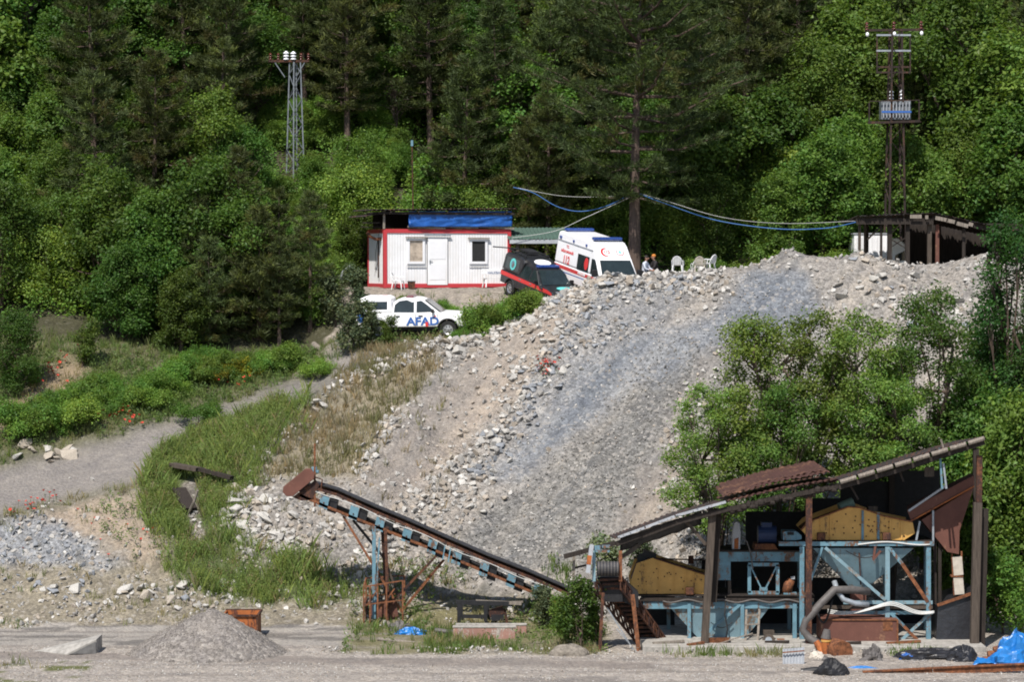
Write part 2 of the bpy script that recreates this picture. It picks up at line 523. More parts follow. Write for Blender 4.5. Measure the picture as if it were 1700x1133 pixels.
M['poppy'] = m_plain("red_petals", (0.52, 0.045, 0.025), 0.7, 0, 0.15)
M['stem'] = m_plain("green_stem", (0.08, 0.12, 0.03), 0.8, 0, 0.1)
# ------------------------------------------------------------------ terrain
_cp = []
def cp(px, py, Y): _cp.append(tuple(P(px, py, Y)))
def cz(x, y, z): _cp.append((x, y, z))
def hill(x, y):
    left = 1.0 / (1.0 + math.exp((x + 8.0) / 2.0))
    return 13.4 + 0.66 * (y - 139.5) + 2.6 * left
for x in (-60, -40, -25, -14, -4, 4, 14, 25, 40, 60):
    for y in (40, 60, 80, 92, 100, 104): cz(x, y, 0)
    for y in (148, 160, 175, 200, 235): cz(x, y, hill(x, y))
for px in (-700, -350, 0, 150, 300, 450): cz(PX(px, 106), 106, 0.0)
# scree heap: (photo x, crest y and depth, then points down the fall line)
for px, pts in {
    640: [(588, 124.5), (760, 116), (930, 110.5), (1030, 107)],
    720: [(572, 125.2), (700, 119.5), (860, 113), (985, 109.2), (1040, 106.5)],
    800: [(563, 125.6), (750, 118), (900, 112.5), (1000, 109)],
    900: [(510, 126.6), (700, 119.5), (870, 113), (985, 109.2), (1042, 106.5)],
    1000: [(459, 127.2), (600, 121.7), (750, 116.6), (900, 111.6), (1000, 108.6)],
    1100: [(453, 127.5), (600, 122), (750, 116.8), (900, 111.8), (1000, 108.8)],
    1200: [(445, 127.6), (560, 123), (700, 117.8), (880, 112), (1000, 108.8)],
    1310: [(420, 127.8), (540, 123.4), (700, 117.8), (880, 112), (1000, 108.8)],
    1420: [(429, 127.2), (560, 122.6), (720, 117), (900, 111.6), (1000, 108.8)],
    1640: [(416, 126.5), (560, 121.6), (720, 116.5), (900, 111.5), (1000, 108.6)],
    1850: [(425, 126.5), (560, 121.6), (720, 116.5), (900, 111.5), (1000, 108.6)],
    2400: [(470, 126.5), (720, 116.5), (900, 111.5), (1000, 108.6)],
}.items():
    for py, Y in pts: cp(px, py, Y)
for px, py, Y in [(545, 640, 122), (450, 740, 117), (430, 860, 112.3), (400, 935, 110.2), (450, 990, 108.8), (560, 985, 109),
                  (500, 900, 111.5), (540, 780, 116), (560, 700, 119.5)]: cp(px, py, Y)
# terraces behind the crest
for x in (-8.2, -5.5, -2.8): cz(x, 128.2, 10.75); cz(x, 130.0, 10.95)
for x in (-8, -5, -2, 1): cz(x, 132.6, 12.9); cz(x, 134, 13.15); cz(x, 139, 13.2)
for x, y, z in [(0.4, 129.3, 12.1), (2.2, 129.5, 12.4), (4.6, 129.5, 12.7), (1, 134, 13.3), (4.5, 134, 13.6), (2.5, 132, 13.0), (4.5, 132, 13.1), (4, 139, 13.5), (7, 130, 13.4),
                (10, 130, 13.5), (14, 130, 13.5), (19, 130, 13.6), (25, 130, 13.8), (8, 138, 13.4), (14, 138, 13.5), (20, 138, 13.6), (27, 138, 13.7),
                (40, 132, 13.8), (55, 132, 13.8)]: cz(x, y, z)
# road and what lies beside it
for px, py, Y in [(0, 812, 116), (-200, 862, 114), (130, 775, 117.6), (260, 722, 119.6), (400, 680, 122.2), (530, 634, 125.3), (600, 572, 128.4),
                  (240, 800, 115.2), (130, 835, 114.6),
                  (0, 868, 112.6), (80, 858, 112.8), (150, 900, 111), (200, 940, 109.6), (0, 960, 109.6), (0, 1030, 106.9), (-300, 960, 109.6), (-300, 1030, 106.9),
                  (130, 828, 113.8), (200, 822, 114.2), (330, 762, 117.2), (330, 850, 113.6), (330, 932, 110.6), (280, 990, 108.6), (430, 962, 109.5),
                  (0, 742, 118.8), (0, 690, 122), (-200, 740, 120), (100, 645, 124.8), (30, 565, 128), (250, 645, 124.6), (400, 635, 126), (420, 600, 128.3), (520, 585, 129.6),
                  (-200, 600, 127), (160, 590, 127)]: cp(px, py, Y)
for x in (-45, -34, -27, -21, -15, -11): cz(x, 133, 12.0); cz(x, 139, 15.6)
for x in (-60, -45, -34): cz(x, 112, 2.2); cz(x, 118, 5.8); cz(x, 124, 8.2)
CP = np.array(_cp)
_n = len(CP)
_d = np.hypot(CP[:, None, 0] - CP[None, :, 0], (CP[:, None, 1] - CP[None, :, 1]))
_A = np.zeros((_n + 3, _n + 3))
_A[:_n, :_n] = -_d + np.eye(_n) * 0.02
_A[:_n, _n] = 1; _A[:_n, _n + 1] = CP[:, 0] / 50; _A[:_n, _n + 2] = CP[:, 1] / 50
_A[_n:, :_n] = _A[:_n, _n:].T
_b = np.zeros(_n + 3); _b[:_n] = CP[:, 2]
_w = np.linalg.solve(_A, _b)

def vnoise(x, y, seed=0):
    xi = np.floor(x).astype(np.int64); yi = np.floor(y).astype(np.int64)
    fx = x - xi; fy = y - yi
    fx = fx * fx * (3 - 2 * fx); fy = fy * fy * (3 - 2 * fy)
    def h(a, b):
        n = (a * 374761393 + b * 668265263 + seed * 1442695041) & 0x7fffffff
        n = ((n ^ (n >> 13)) * 1274126177) & 0x7fffffff
        return ((n ^ (n >> 16)) & 0xffff) / 65535.0
    return (h(xi, yi) * (1 - fx) + h(xi + 1, yi) * fx) * (1 - fy) + (h(xi, yi + 1) * (1 - fx) + h(xi + 1, yi + 1) * fx) * fy

def fbm(x, y, seed=0, oct=4):
    s = 0; a = 0.5
    for o in range(oct):
        s = s + a * (vnoise(x, y, seed + o) - 0.5); x = x * 2.03 + 11; y = y * 2.03 + 5; a *= 0.5
    return s

def smooth(e0, e1, x):
    t = np.clip((x - e0) / (e1 - e0), 0, 1); return t * t * (3 - 2 * t)

Z_ROAD = [(-400, 880), (-60, 795), (0, 778), (60, 763), (180, 730), (265, 702), (330, 684), (420, 657), (470, 642), (530, 618), (575, 560), (640, 562), (575, 625), (500, 660), (420, 694), (330, 720), (262, 752), (240, 795), (120, 828), (-20, 860), (-400, 960)]
def inpoly(px, py, poly):
    c = np.zeros(np.shape(px), dtype=bool); n = len(poly)
    for i in range(n):
        x1, y1 = poly[i]; x2, y2 = poly[(i + 1) % n]
        cond = ((y1 > py) != (y2 > py)) & (px < (x2 - x1) * (py - y1) / (y2 - y1 + 1e-9) + x1)
        c ^= cond
    return c

def project_any(x, y, z):
    d = np.maximum(y * CA - (z - HC) * SA, 1.0); u = y * SA + (z - HC) * CA
    return 850.0 + F * x / d, 566.5 - F * u / d

def gz(x, y, rough=True):
    x = np.asarray(x, dtype=float); y = np.asarray(y, dtype=float)
    sh = np.broadcast(x, y).shape
    xf = np.clip(np.broadcast_to(x, sh).ravel(), -60, 60); yf = np.clip(np.broadcast_to(y, sh).ravel(), 40, 235)
    z = np.empty(len(xf))
    for i in range(0, len(xf), 20000):
        a = xf[i:i + 20000]; b = yf[i:i + 20000]
        d = np.hypot(a[:, None] - CP[None, :, 0], b[:, None] - CP[None, :, 1])
        z[i:i + 20000] = -d @ _w[:_n] + _w[_n] + _w[_n + 1] * a / 50 + _w[_n + 2] * b / 50
    yard = 1 - smooth(104.2, 107.5, yf)
    z = z * (1 - yard)
    if rough:
        xx = np.broadcast_to(x, sh).ravel(); yy = np.broadcast_to(y, sh).ravel()
        terr = smooth(106, 110, yf)
        flat = smooth(127.5, 129, yf) * (1 - smooth(137, 140, yf)) * smooth(-9, -7, xf)
        ppx, ppy = project_any(xx, yy, z)
        rd = np.zeros(len(xx))
        for o_ in (-14, 0, 14): rd = rd + inpoly(ppx, ppy + o_, Z_ROAD)
        terr = terr * (1 - .30 * rd * (yy < 131) * (yy > 105))
        z = z + fbm(xx * 0.45, yy * 0.45, 3, 4) * 1.1 * terr * (1 - 0.75 * flat)
        z = z + fbm(xx * 2.2, yy * 2.2, 9, 3) * (0.28 * terr * (1 - 0.8 * flat) + 0.05)
        z = z + np.abs(fbm(xx * 6, yy * 6, 21, 2)) * 0.10 * terr
    return z.reshape(sh)

def G(x, y): return float(gz(np.array([x]), np.array([y]))[0])
def on(x, y, dz=0.0): return V((x, y, G(x, y) + dz))

Z_SCREE = [(545, 640), (600, 590), (720, 572), (800, 562), (830, 545), (890, 510), (930, 480), (1000, 440), (1180, 425), (1310, 395), (1420, 405), (1640, 390), (2200, 400), (2200, 1000), (1640, 1035), (1000, 1035), (880, 1000), (760, 985), (640, 1000), (560, 970), (440, 930), (370, 870), (385, 820), (440, 740), (500, 680)]
Z_DRYGRASS = [(545, 642), (600, 590), (705, 572), (735, 600), (690, 660), (640, 700), (600, 790), (545, 800), (430, 800), (470, 720)]
Z_BLUE1 = [(1240, 450), (1335, 447), (1365, 500), (1370, 560), (1180, 570), (1060, 650), (940, 730), (870, 790), (800, 810), (900, 690), (960, 600), (1060, 560), (1190, 520)]
Z_BLUE2 = [(980, 480), (1080, 465), (1170, 470), (1080, 545), (980, 600), (905, 690), (840, 790), (780, 800), (880, 640)]
Z_DARK = [(1120, 560), (1000, 680), (880, 800), (740, 900), (760, 950), (960, 945), (1060, 800), (1100, 690), (1190, 570)]
Z_BEIGE = [(1180, 560), (1130, 700), (1080, 800), (1010, 880), (1120, 900), (1180, 790), (1150, 700)]
Z_BEIGE2 = [(830, 565), (960, 500), (930, 590), (850, 660), (760, 760), (640, 850), (600, 800), (700, 660)]
Z_LEFTHEAP = [(-80, 860), (110, 862), (160, 900), (215, 945), (150, 985), (-80, 1000)]
Z_MOUND = [(60, 842), (240, 822), (300, 900), (230, 940), (170, 900), (60, 862)]
Z_STONYFOOT = [(-300, 930), (200, 945), (330, 960), (560, 980), (640, 1000), (900, 1000), (900, 1035), (-300, 1045)]
Z_WEED = [(245, 745), (300, 715), (420, 690), (500, 655), (480, 705), (420, 790), (385, 820), (370, 870), (400, 920), (560, 965), (590, 1010), (340, 985), (250, 880)]
Z_GRASSYARD = [(590, 1028), (700, 1000), (930, 1000), (1000, 1040), (1010, 1092), (850, 1088), (700, 1086), (560, 1084)]
Z_BANK = [(-80, 720), (30, 660), (110, 590), (150, 600), (120, 660), (0, 720)]
Z_LEFTGREEN = [(-400, 900), (0, 775), (260, 700), (545, 620), (560, 540), (430, 540), (-400, 560)]

def axis_pts(segs):
    a = []
    for lo, hi, st in segs: a += list(np.arange(lo, hi, st))
    return np.array(a)
gx = axis_pts([(-400, -60, 34), (-60, -32, 2.0), (-32, 30, 0.22), (30, 60, 2.0), (60, 401, 34)])
gy = axis_pts([(-60, 40, 10), (40, 90, 2.5), (90, 104, 0.4), (104, 136, 0.22), (136, 180, 0.6), (180, 240, 4), (240, 600, 40)])
GX, GY = np.meshgrid(gx, gy)
GZ = gz(GX, GY)
far = smooth(238, 600, GY); GZ = GZ + far * 60
vx, vy, vz = GX.ravel(), GY.ravel(), GZ.ravel()

def zones(x, y, z, jit=14.0, off=(0, 0)):
    """soft weight of each zone at ground points; edges are broken up by noise fixed to the ground"""
    ppx, ppy = project_any(x, y, z)
    ppx = ppx + off[0]; ppy = ppy + off[1]
    jx = fbm(x * 0.9, y * 0.9, 31, 4) * jit * 2.4; jy = fbm(x * 0.9, y * 0.9, 47, 4) * jit * 2.4
    qx, qy = ppx + jx, ppy + jy
    w = {}
    front = y > 104.5
    for k, pl in (('road', Z_ROAD), ('scree', Z_SCREE), ('dry', Z_DRYGRASS), ('blue1', Z_BLUE1), ('blue2', Z_BLUE2), ('darkg', Z_DARK), ('beige', Z_BEIGE), ('beige2', Z_BEIGE2),
                  ('heap', Z_LEFTHEAP), ('mound', Z_MOUND), ('foot', Z_STONYFOOT), ('weed', Z_WEED), ('bank', Z_BANK), ('leftgreen', Z_LEFTGREEN)):
        if k == 'road': w[k] = inpoly(ppx + jx * 0.35, ppy + jy * 0.35, pl) & front & (y < 131)
        else: w[k] = inpoly(qx, qy, pl) & front & (y < 129.2)
    w['grassyard'] = inpoly(qx, qy, Z_GRASSYARD) & (y > 99) & (y < 109)
    w['yard'] = (y < 106.3 + fbm(x * 0.6, y * 0.6, 5, 3) * 1.5)
    w['terrace'] = (y >= 127.2) & (y < 138.0) & (x > -8.8 + fbm(x, y, 8, 3)) & (x < 40)
    w['px'], w['py'] = ppx, ppy
    return w

ZN = zones(vx, vy, vz)
ZS = {k: v.astype(float) for k, v in ZN.items() if k not in ('px', 'py')}
for q_ in range(8):
    rr_ = 9 if q_ % 2 else 18
    zz_ = zones(vx, vy, vz, 18.0, (rr_ * math.cos(q_ * PI / 4), rr_ * math.sin(q_ * PI / 4) * .8))
    for k in ZS: ZS[k] = ZS[k] + zz_[k]
for k in ZS: ZS[k] = ZS[k] / 9.0
C = np.zeros((len(vx), 4))
C[:, :3] = (0.060, 0.058, 0.034); C[:, 3] = 0.15           # wooded slope: soil and litter
def paint(mask, col, stony, mixv=1.0):
    m = mask.astype(float) * mixv
    C[:, :3] = C[:, :3] * (1 - m[:, None]) + np.array(col) * m[:, None]
    C[:, 3] = C[:, 3] * (1 - m) + stony * m
paint(ZS['leftgreen'], (0.105, 0.105, 0.055), 0.2)
paint(ZS['bank'], (0.25, 0.195, 0.135), 0.2)
paint((vy > 104) * (vy < 109) * (ZN['px'] > 560), (0.24, 0.21, 0.17), 0.7)
paint(ZS['terrace'], (0.255, 0.225, 0.19), 0.5)
paint(smooth(104, 106, vy) * (vy < 118) * (ZN['px'] < 600) * (1 - ZS['road']), (0.20, 0.175, 0.135), 0.6)
paint(ZS['scree'], (0.242, 0.224, 0.203), 0.9)
paint(ZS['beige2'], (0.262, 0.229, 0.198), 0.4)
paint(ZS['darkg'] * ZS['scree'], (0.180, 0.174, 0.164), 1.0)
paint(ZS['blue2'] * ZS['scree'] * .75, (0.200, 0.203, 0.208), 1.0)
paint(ZS['blue1'] * ZS['scree'] * (.9 + .1 * (ZN['py'] < 540)), (0.180, 0.190, 0.205), 0.85)
paint(ZS['beige'] * ZS['scree'], (0.262, 0.230, 0.200), 0.35)
paint(ZS['dry'], (0.225, 0.195, 0.140), 0.35)
paint(ZS['heap'], (0.215, 0.221, 0.230), 1.0)
paint(ZS['mound'], (0.30, 0.245, 0.19), 0.4)
paint(ZS['foot'] * (1 - ZS['yard']), (0.215, 0.19, 0.145), 0.8)
paint(ZS['weed'], (0.085, 0.105, 0.045), 0.1)
verge = np.clip(sum(zones(vx, vy + o_, vz, 20, (0, p_))['road'].astype(float) for o_, p_ in ((0, -16), (0, -8), (0, 16), (0, 26))) / 3, 0, 1)
paint(verge, (0.125, 0.122, 0.080), 0.4)
strm = inpoly(ZN['px'] + fbm(vx * 2, vy * 2, 15, 2) * 20, ZN['py'], [(296, 800), (328, 795), (332, 850), (342, 905), (320, 905), (304, 850)]) & (vy > 108) & (vy < 121)
paint(strm, (0.16, 0.145, 0.125), 1.0)
paint(ZS['road'], (0.214, 0.196, 0.181), 0.12)
paint(ZS['yard'], (0.335, 0.300, 0.265), 0.75)
# the concrete hardstanding at the back of the yard, the wheel track along the front
hard = (vx < -6.4 + fbm(vx, vy, 14, 2)) & (vy > 101.6) & (vy < 106.4 + fbm(vx * .6, vy * .6, 5, 3))
paint(hard, (0.315, 0.290, 0.260), 0.10)
ty = 99.0 - 0.105 * (vx + 20) + fbm(vx * .25, vy * .25, 51, 2)
track = np.exp(-((vy - ty) / 0.75) ** 2) * (vx < 5)
paint(track > 0.3, (0.235, 0.205, 0.182), 0.2, 0.9)
paint((vy < 97.6) & (ZN['px'] < 150) & (fbm(vx * .5, vy * 1.5, 61, 3) > 0.05), (0.12, 0.13, 0.05), 0.2)
paint(ZS['grassyard'], (0.17, 0.155, 0.085), 0.4)
for a0, sl, cv_, x0_, x1_ in ((96.2, -.02, .0008, -30, 30), (97.9, -.02, .0008, -30, 30), (94.6, .035, -.001, -30, 16), (103.2, -.01, .002, -30, -4), (104.6, -.01, .002, -30, -4), (100.9, .05, .003, -22, -5)):
    yy_ = a0 + sl * vx + cv_ * vx * vx + fbm(vx * .15, vx * 0 + a0, 52, 2) * .8
    paint(np.exp(-((vy - yy_) / .22) ** 2) * (vx > x0_) * (vx < x1_) * (vy < 106), (0.225, 0.200, 0.178), 0.2, .9)
pud = smooth(.10, .2, fbm(vx * .35 + 4, vy * .9, 53, 3)) * (vy < 98.5)
paint(pud, (0.205, 0.185, 0.168), 0.25, .8)
stain = hard & (fbm(vx * .22, vy * 1.6, 71, 4) > 0.12)
paint(stain, (0.14, 0.13, 0.12), 0.1, 0.8)
# runnels down the scree
run = fbm(ZN['px'] * 0.02 + ZN['py'] * 0.016, ZN['py'] * 0.003, 81, 4)
run2 = fbm(ZN['px'] * 0.075 + ZN['py'] * 0.062, ZN['py'] * 0.006 - ZN['px'] * .002, 85, 3)
C[:, :3] *= (1 + (0.60 * run + .42 * run2) * ZN['scree'])[:, None]
tanb = np.clip((run * 1.6 + run2 * .8) * 1.5, -1, 1) * ZN['scree']
C[:, 0] *= 1 + .05 * tanb; C[:, 2] *= 1 - .07 * tanb

nx, ny = len(gx), len(gy)
ii, jj = np.meshgrid(np.arange(nx - 1), np.arange(ny - 1))
a = (jj * nx + ii).ravel()
FQ = np.stack([a, a + 1, a + nx + 1, a + nx], 1)
cxm = vx[FQ].mean(1); cym = vy[FQ].mean(1)
inZ = lambda k: ZN[k][FQ[:, 0]]
cls = np.zeros(len(FQ), dtype=int)                       # 0 hillside
cls[inZ('terrace')] = 1
cls[inZ('scree') & ~inZ('yard')] = 2
cls[inZ('road')] = 3
cls[inZ('yard') & (cym < 108)] = 4
cls[(cls == 0) & (cym < 131)] = 5
VALL = np.stack([vx, vy, vz], 1)
for k, nm in enumerate(('hillside', 'terrace', 'scree_slope', 'dirt_road', 'yard_ground', 'ground')):
    f = FQ[cls == k]
    u, inv = np.unique(f, return_inverse=True)
    me = np_mesh(nm, VALL[u], inv.reshape(f.shape), M['ground'], None, True)
    at = me.attributes.new('tint', 'FLOAT_COLOR', 'POINT')
    at.data.foreach_set('color', C[u].astype(np.float32).ravel())
    tag(obj(nm, me), kind='structure')

# ------------------------------------------------------------------ loose stones
def rock_proto(seed, flat=1.0):
    rg = random.Random(seed)
    bm = bmesh.new()
    for i in range(13):
        d = V((rg.gauss(0, 1), rg.gauss(0, 1), rg.gauss(0, 1))).normalized() * rg.uniform(0.38, 0.56)
        bm.verts.new((d.x * rg.uniform(0.95, 1.3), d.y, d.z * flat))
    r = bmesh.ops.convex_hull(bm, input=bm.verts)
    bmesh.ops.delete(bm, geom=[g for g in r['geom_interior'] if isinstance(g, bmesh.types.BMVert)], context='VERTS')
    bmesh.ops.triangulate(bm, faces=bm.faces)
    bm.verts.index_update()
    vs = np.array([v.co[:] for v in bm.verts]); fs = np.array([[v.index for v in f.verts] for f in bm.faces])
    bm.free(); return vs, fs
ROCKS = [rock_proto(i, (0.62, 0.8, 0.7, 0.95)[i % 4]) for i in range(10)]

def rand_rot(n, rg):
    q = rg.normal(size=(n, 4)); q /= np.linalg.norm(q, axis=1)[:, None]
    w, x, y, z = q.T
    return np.stack([np.stack([1 - 2 * (y * y + z * z), 2 * (x * y - z * w), 2 * (x * z + y * w)], 1),
                     np.stack([2 * (x * y + z * w), 1 - 2 * (x * x + z * z), 2 * (y * z - x * w)], 1),
                     np.stack([2 * (x * z - y * w), 2 * (y * z + x * w), 1 - 2 * (x * x + y * y)], 1)], 1)

def scatter_pts(n, xr, yr, weight):
    x = RNG.uniform(xr[0], xr[1], n); y = RNG.uniform(yr[0], yr[1], n)
    z = gz(x, y); w = zones(x, y, z, 20)
    p = weight(x, y, z, w)
    k = RNG.uniform(size=n) < p
    return x[k], y[k], z[k], {q: v[k] for q, v in w.items()}

def stone_cols(w, n):
    pale = np.array((0.42, 0.40, 0.37)); blue = np.array((0.235, 0.245, 0.26)); tan = np.array((0.33, 0.285, 0.235)); grey = np.array((0.29, 0.275, 0.255))
    r = RNG.uniform(size=n)
    c = np.where((r < 0.5)[:, None], pale, np.where((r < 0.75)[:, None], grey, tan))
    bl = (w['blue1'] | w['blue2'] | w['heap']) & (RNG.uniform(size=n) < 0.5)
    c = np.where(bl[:, None], blue, c)
    br_ = w['darkg'] & (RNG.uniform(size=n) < 0.75)
    c = np.where(br_[:, None], np.array((0.20, 0.192, 0.178)), c)
    return c * RNG.uniform(0.75, 1.25, n)[:, None]

def merge_rocks(x, y, z, size, cols, rg):
    VS, FS, TS = [], [], []; off = 0
    kind = rg.integers(0, len(ROCKS), len(x))
    for k, (rv, rf) in enumerate(ROCKS):
        s = np.where(kind == k)[0]
        if not len(s): continue
        rot = rand_rot(len(s), rg)
        pts = np.einsum('nij,vj->nvi', rot, rv) * size[s][:, None, None]
        pts += np.stack([x[s], y[s], z[s] + size[s] * 0.18], 1)[:, None, :]
        VS.append(pts.reshape(-1, 3))
        FS.append((rf[None] + (off + np.arange(len(s)) * len(rv))[:, None, None]).reshape(-1, 3))
        TS.append(np.repeat(cols[s], len(rv), axis=0)); off += len(s) * len(rv)
    return np.concatenate(VS), np.concatenate(FS), np.concatenate(TS)

def dens(x, y, z, w):
    px, py = w['px'], w['py']
    patch = smooth(-0.12, 0.22, fbm(x * 0.55, y * 0.55, 91, 3))
    d = np.where(w['scree'], 0.10 + 0.55 * patch, 0.0)
    d = np.where(w['scree'] & (w['beige'] | w['beige2']), 0.12 + 0.22 * patch, d)
    d = np.where(w['dry'], 0.05, d)
    d = np.where(w['scree'] & w['darkg'], 0.75, d)
    runm = np.zeros(len(x))
    # pale boulder runs: along the crest, down the middle, along the foot
    for (x0, y0, x1, y1, r) in ((560, 640, 740, 575, 14), (740, 580, 900, 520, 26), (900, 500, 1040, 470, 28), (1040, 470, 1180, 470, 30), (990, 500, 850, 640, 30), (900, 620, 830, 730, 36), (830, 730, 700, 860, 40),
                                (690, 860, 600, 960, 42), (660, 690, 600, 780, 14), (400, 830, 420, 910, 40), (420, 910, 560, 880, 28), (1470, 500, 1590, 535, 34), (1150, 660, 1120, 820, 26), (1130, 820, 1150, 930, 34), (500, 690, 450, 740, 9)):
        t = np.clip(((px - x0) * (x1 - x0) + (py - y0) * (y1 - y0)) / ((x1 - x0) ** 2 + (y1 - y0) ** 2), 0, 1)
        dd = np.hypot(px - x0 - t * (x1 - x0), py - y0 - t * (y1 - y0))
        d = np.maximum(d, np.exp(-(dd / r) ** 2) * 1.0)
        runm = np.maximum(runm, np.exp(-(dd / r) ** 2) * 1.0)
    d = np.where(w['heap'], 0.8, d)
    d = np.where(w['foot'] & ~w['yard'], 0.55 * patch + 0.1, d)
    d = np.where(w['mound'], 0.10, d)
    d = np.where(inpoly(px, py, [(310, 840), (332, 840), (342, 905), (322, 905)]), .8, d)
    d = np.where(w['road'], 0.004, d)
    w['run'] = runm
    d = np.where(w['yard'] & (y < 106) & (x > -6) & (y > 99.2) & (y < 101), 0.35, d)
    return d
rx, ry, rz_, rw = scatter_pts(80000, (-24, 27), (104, 128.6), dens)
n = len(rx)
sz = 0.05 + 0.30 * RNG.uniform(size=n) ** 3.6
sz = sz * (0.92 + 0.42 * rw['run'])
sz = np.where((rw['darkg'] | rw['blue1']) & (rw['run'] < .4), np.minimum(sz, 0.12), sz)
vs, fs, ts = merge_rocks(rx, ry, rz_, sz, stone_cols(rw, n), RNG)
tag(obj('loose_stones', np_mesh('loose_stones', vs, fs, M['stone'], ts)), 'countless small broken stones strewn over the scree slope and its foot', 'stones', kind='stuff')
# fine gravel lying on the yard in front
rx, ry, rz_, rw = scatter_pts(26000, (-22, 22), (91.5, 101.2), lambda x, y, z, w: np.where((np.abs(y - (98.95 - 0.105 * (x + 20))) < 0.8) & (x < 5), 0.05, 0.55) * smooth(-0.25, 0.15, fbm(x * .6, y * .9, 17, 3)))
n = len(rx)
ridge = np.exp(-((ry - (99.9 - 0.02 * rx)) / 0.5) ** 2) * (rx > -7)
sz = (0.03 + 0.05 * RNG.uniform(size=n) ** 2) * (1 + 1.5 * ridge)
vs, fs, ts = merge_rocks(rx, ry, rz_ + ridge * 0.13 * RNG.uniform(size=n), sz, stone_cols({k: np.zeros(n, bool) for k in ('blue1', 'blue2', 'heap', 'darkg')}, n) * (0.95 + .2 * ridge[:, None]), RNG)
tag(obj('yard_gravel', np_mesh('yard_gravel', vs, fs, M['stone'], ts)), 'pale crushed gravel lying loose across the front of the yard', 'gravel', kind='stuff')

# boulders one can pick out, each an object of its own
rock_me = []
for k, (rv, rf) in enumerate(ROCKS):
    for q, c in enumerate(((0.43, 0.41, 0.375), (0.36, 0.315, 0.26), (0.25, 0.262, 0.28))):
        rock_me.append(np_mesh('rock', rv, rf, M['stone'], np.tile(np.array(c), (len(rv), 1))))
def boulder(x, y, s, tone, label, group):
    o = obj('rock', rock_me[random.randrange(10) * 3 + tone])
    o.location = (x, y, G(x, y) + s * 0.16); o.scale = (s * random.uniform(.9, 1.4), s, s * random.uniform(.75, 1.05))
    o.rotation_euler = (random.uniform(-.5, .5), random.uniform(-.5, .5), random.uniform(0, 6.28))
    return tag(o, label, 'rock', group)
def boulder_run(n, x0, y0, x1, y1, spread, smin, smax, tones, label, group):
    """rocks along a line of the slope, given where the photo shows its ends"""
    for i in range(n):
        t = random.random()
        px, py = x0 + (x1 - x0) * t + random.gauss(0, spread), y0 + (y1 - y0) * t + random.gauss(0, spread)
        hit = ground_at(px, py)
        if hit is None: continue
        boulder(hit[0], hit[1], smin + (smax - smin) * random.random() ** 2.2, random.choice(tones), label, group)
_ys = np.linspace(92, 150, 600)
def ground_at(px, py):
    d0 = V(((px - 850) / F, 1, 0)); b = (566.5 - py) / F
    t = _ys / (CA + b * SA)
    X = (px - 850) / F * t; Zr = HC + t * (-SA + b * CA)
    zg = gz(X, _ys)
    k = np.where(Zr <= zg)[0]
    if not len(k): return None
    return float(X[k[0]]), float(_ys[k[0]]), float(zg[k[0]])
boulder_run(34, 740, 582, 890, 535, 13, 0.25, 0.75, (0, 0, 1), 'pale angular rock at the top edge of the slope below the white pickup', 'rocks along the crest under the white pickup')
boulder_run(40, 900, 505, 1080, 470, 14, 0.2, 0.6, (0, 0, 1, 2), 'pale angular rock along the crest in front of the ambulance and black pickup', 'rocks along the crest before the ambulance')
boulder_run(46, 970, 520, 820, 740, 26, 0.18, 0.55, (0, 0, 0, 2), 'whitish rock in the stony run down the middle of the grey slope', 'rocks down the middle of the slope')
boulder_run(50, 820, 740, 620, 950, 30, 0.18, 0.5, (0, 0, 1), 'whitish rock on the lower slope behind the conveyor', 'rocks on the lower slope behind the conveyor')
boulder_run(44, 395, 840, 440, 905, 20, 0.25, 0.7, (0, 0, 0, 1), 'pale block in the tumbled rock heap beside the tall weeds', 'rocks heaped beside the tall weeds')
boulder_run(22, 430, 905, 560, 880, 18, 0.2, 0.6, (0, 0, 1), 'pale rock in the stony band just below the conveyor head', 'rocks below the conveyor head')
boulder_run(26, 1390, 470, 1610, 540, 24, 0.22, 0.7, (0, 0, 1, 2), 'pale rock on the upper slope below the open timber shed', 'rocks below the open shed')
boulder_run(16, 465, 735, 540, 655, 5, 0.2, 0.45, (0, 0, 1), 'pale rock at the left edge of the dry grass slope', 'rocks edging the dry grass')
boulder_run(34, 10, 960, 330, 1000, 20, 0.18, 0.55, (0, 0, 1, 2), 'pale rock scattered at the foot of the rubble by the yard', 'rocks at the foot of the left rubble')
boulder_run(14, 20, 745, 110, 760, 9, 0.3, 0.8, (0, 1, 1), 'pale rock on the bank above the dirt road', 'rocks on the bank above the road')
boulder(*ground_at(243, 995)[:2], 0.62, 1, 'rounded orange brown rock lying among the pale rubble by the yard', None)
# ------------------------------------------------------------------ site cabin
def LB(parent):
    """returns a builder whose meshes are given in the local frame of 'parent'"""
    def b(name, mb, mat, p=None, **kw): return mb.build(name, M[mat] if isinstance(mat, str) else mat, p or parent, local=True, **kw)
    return b

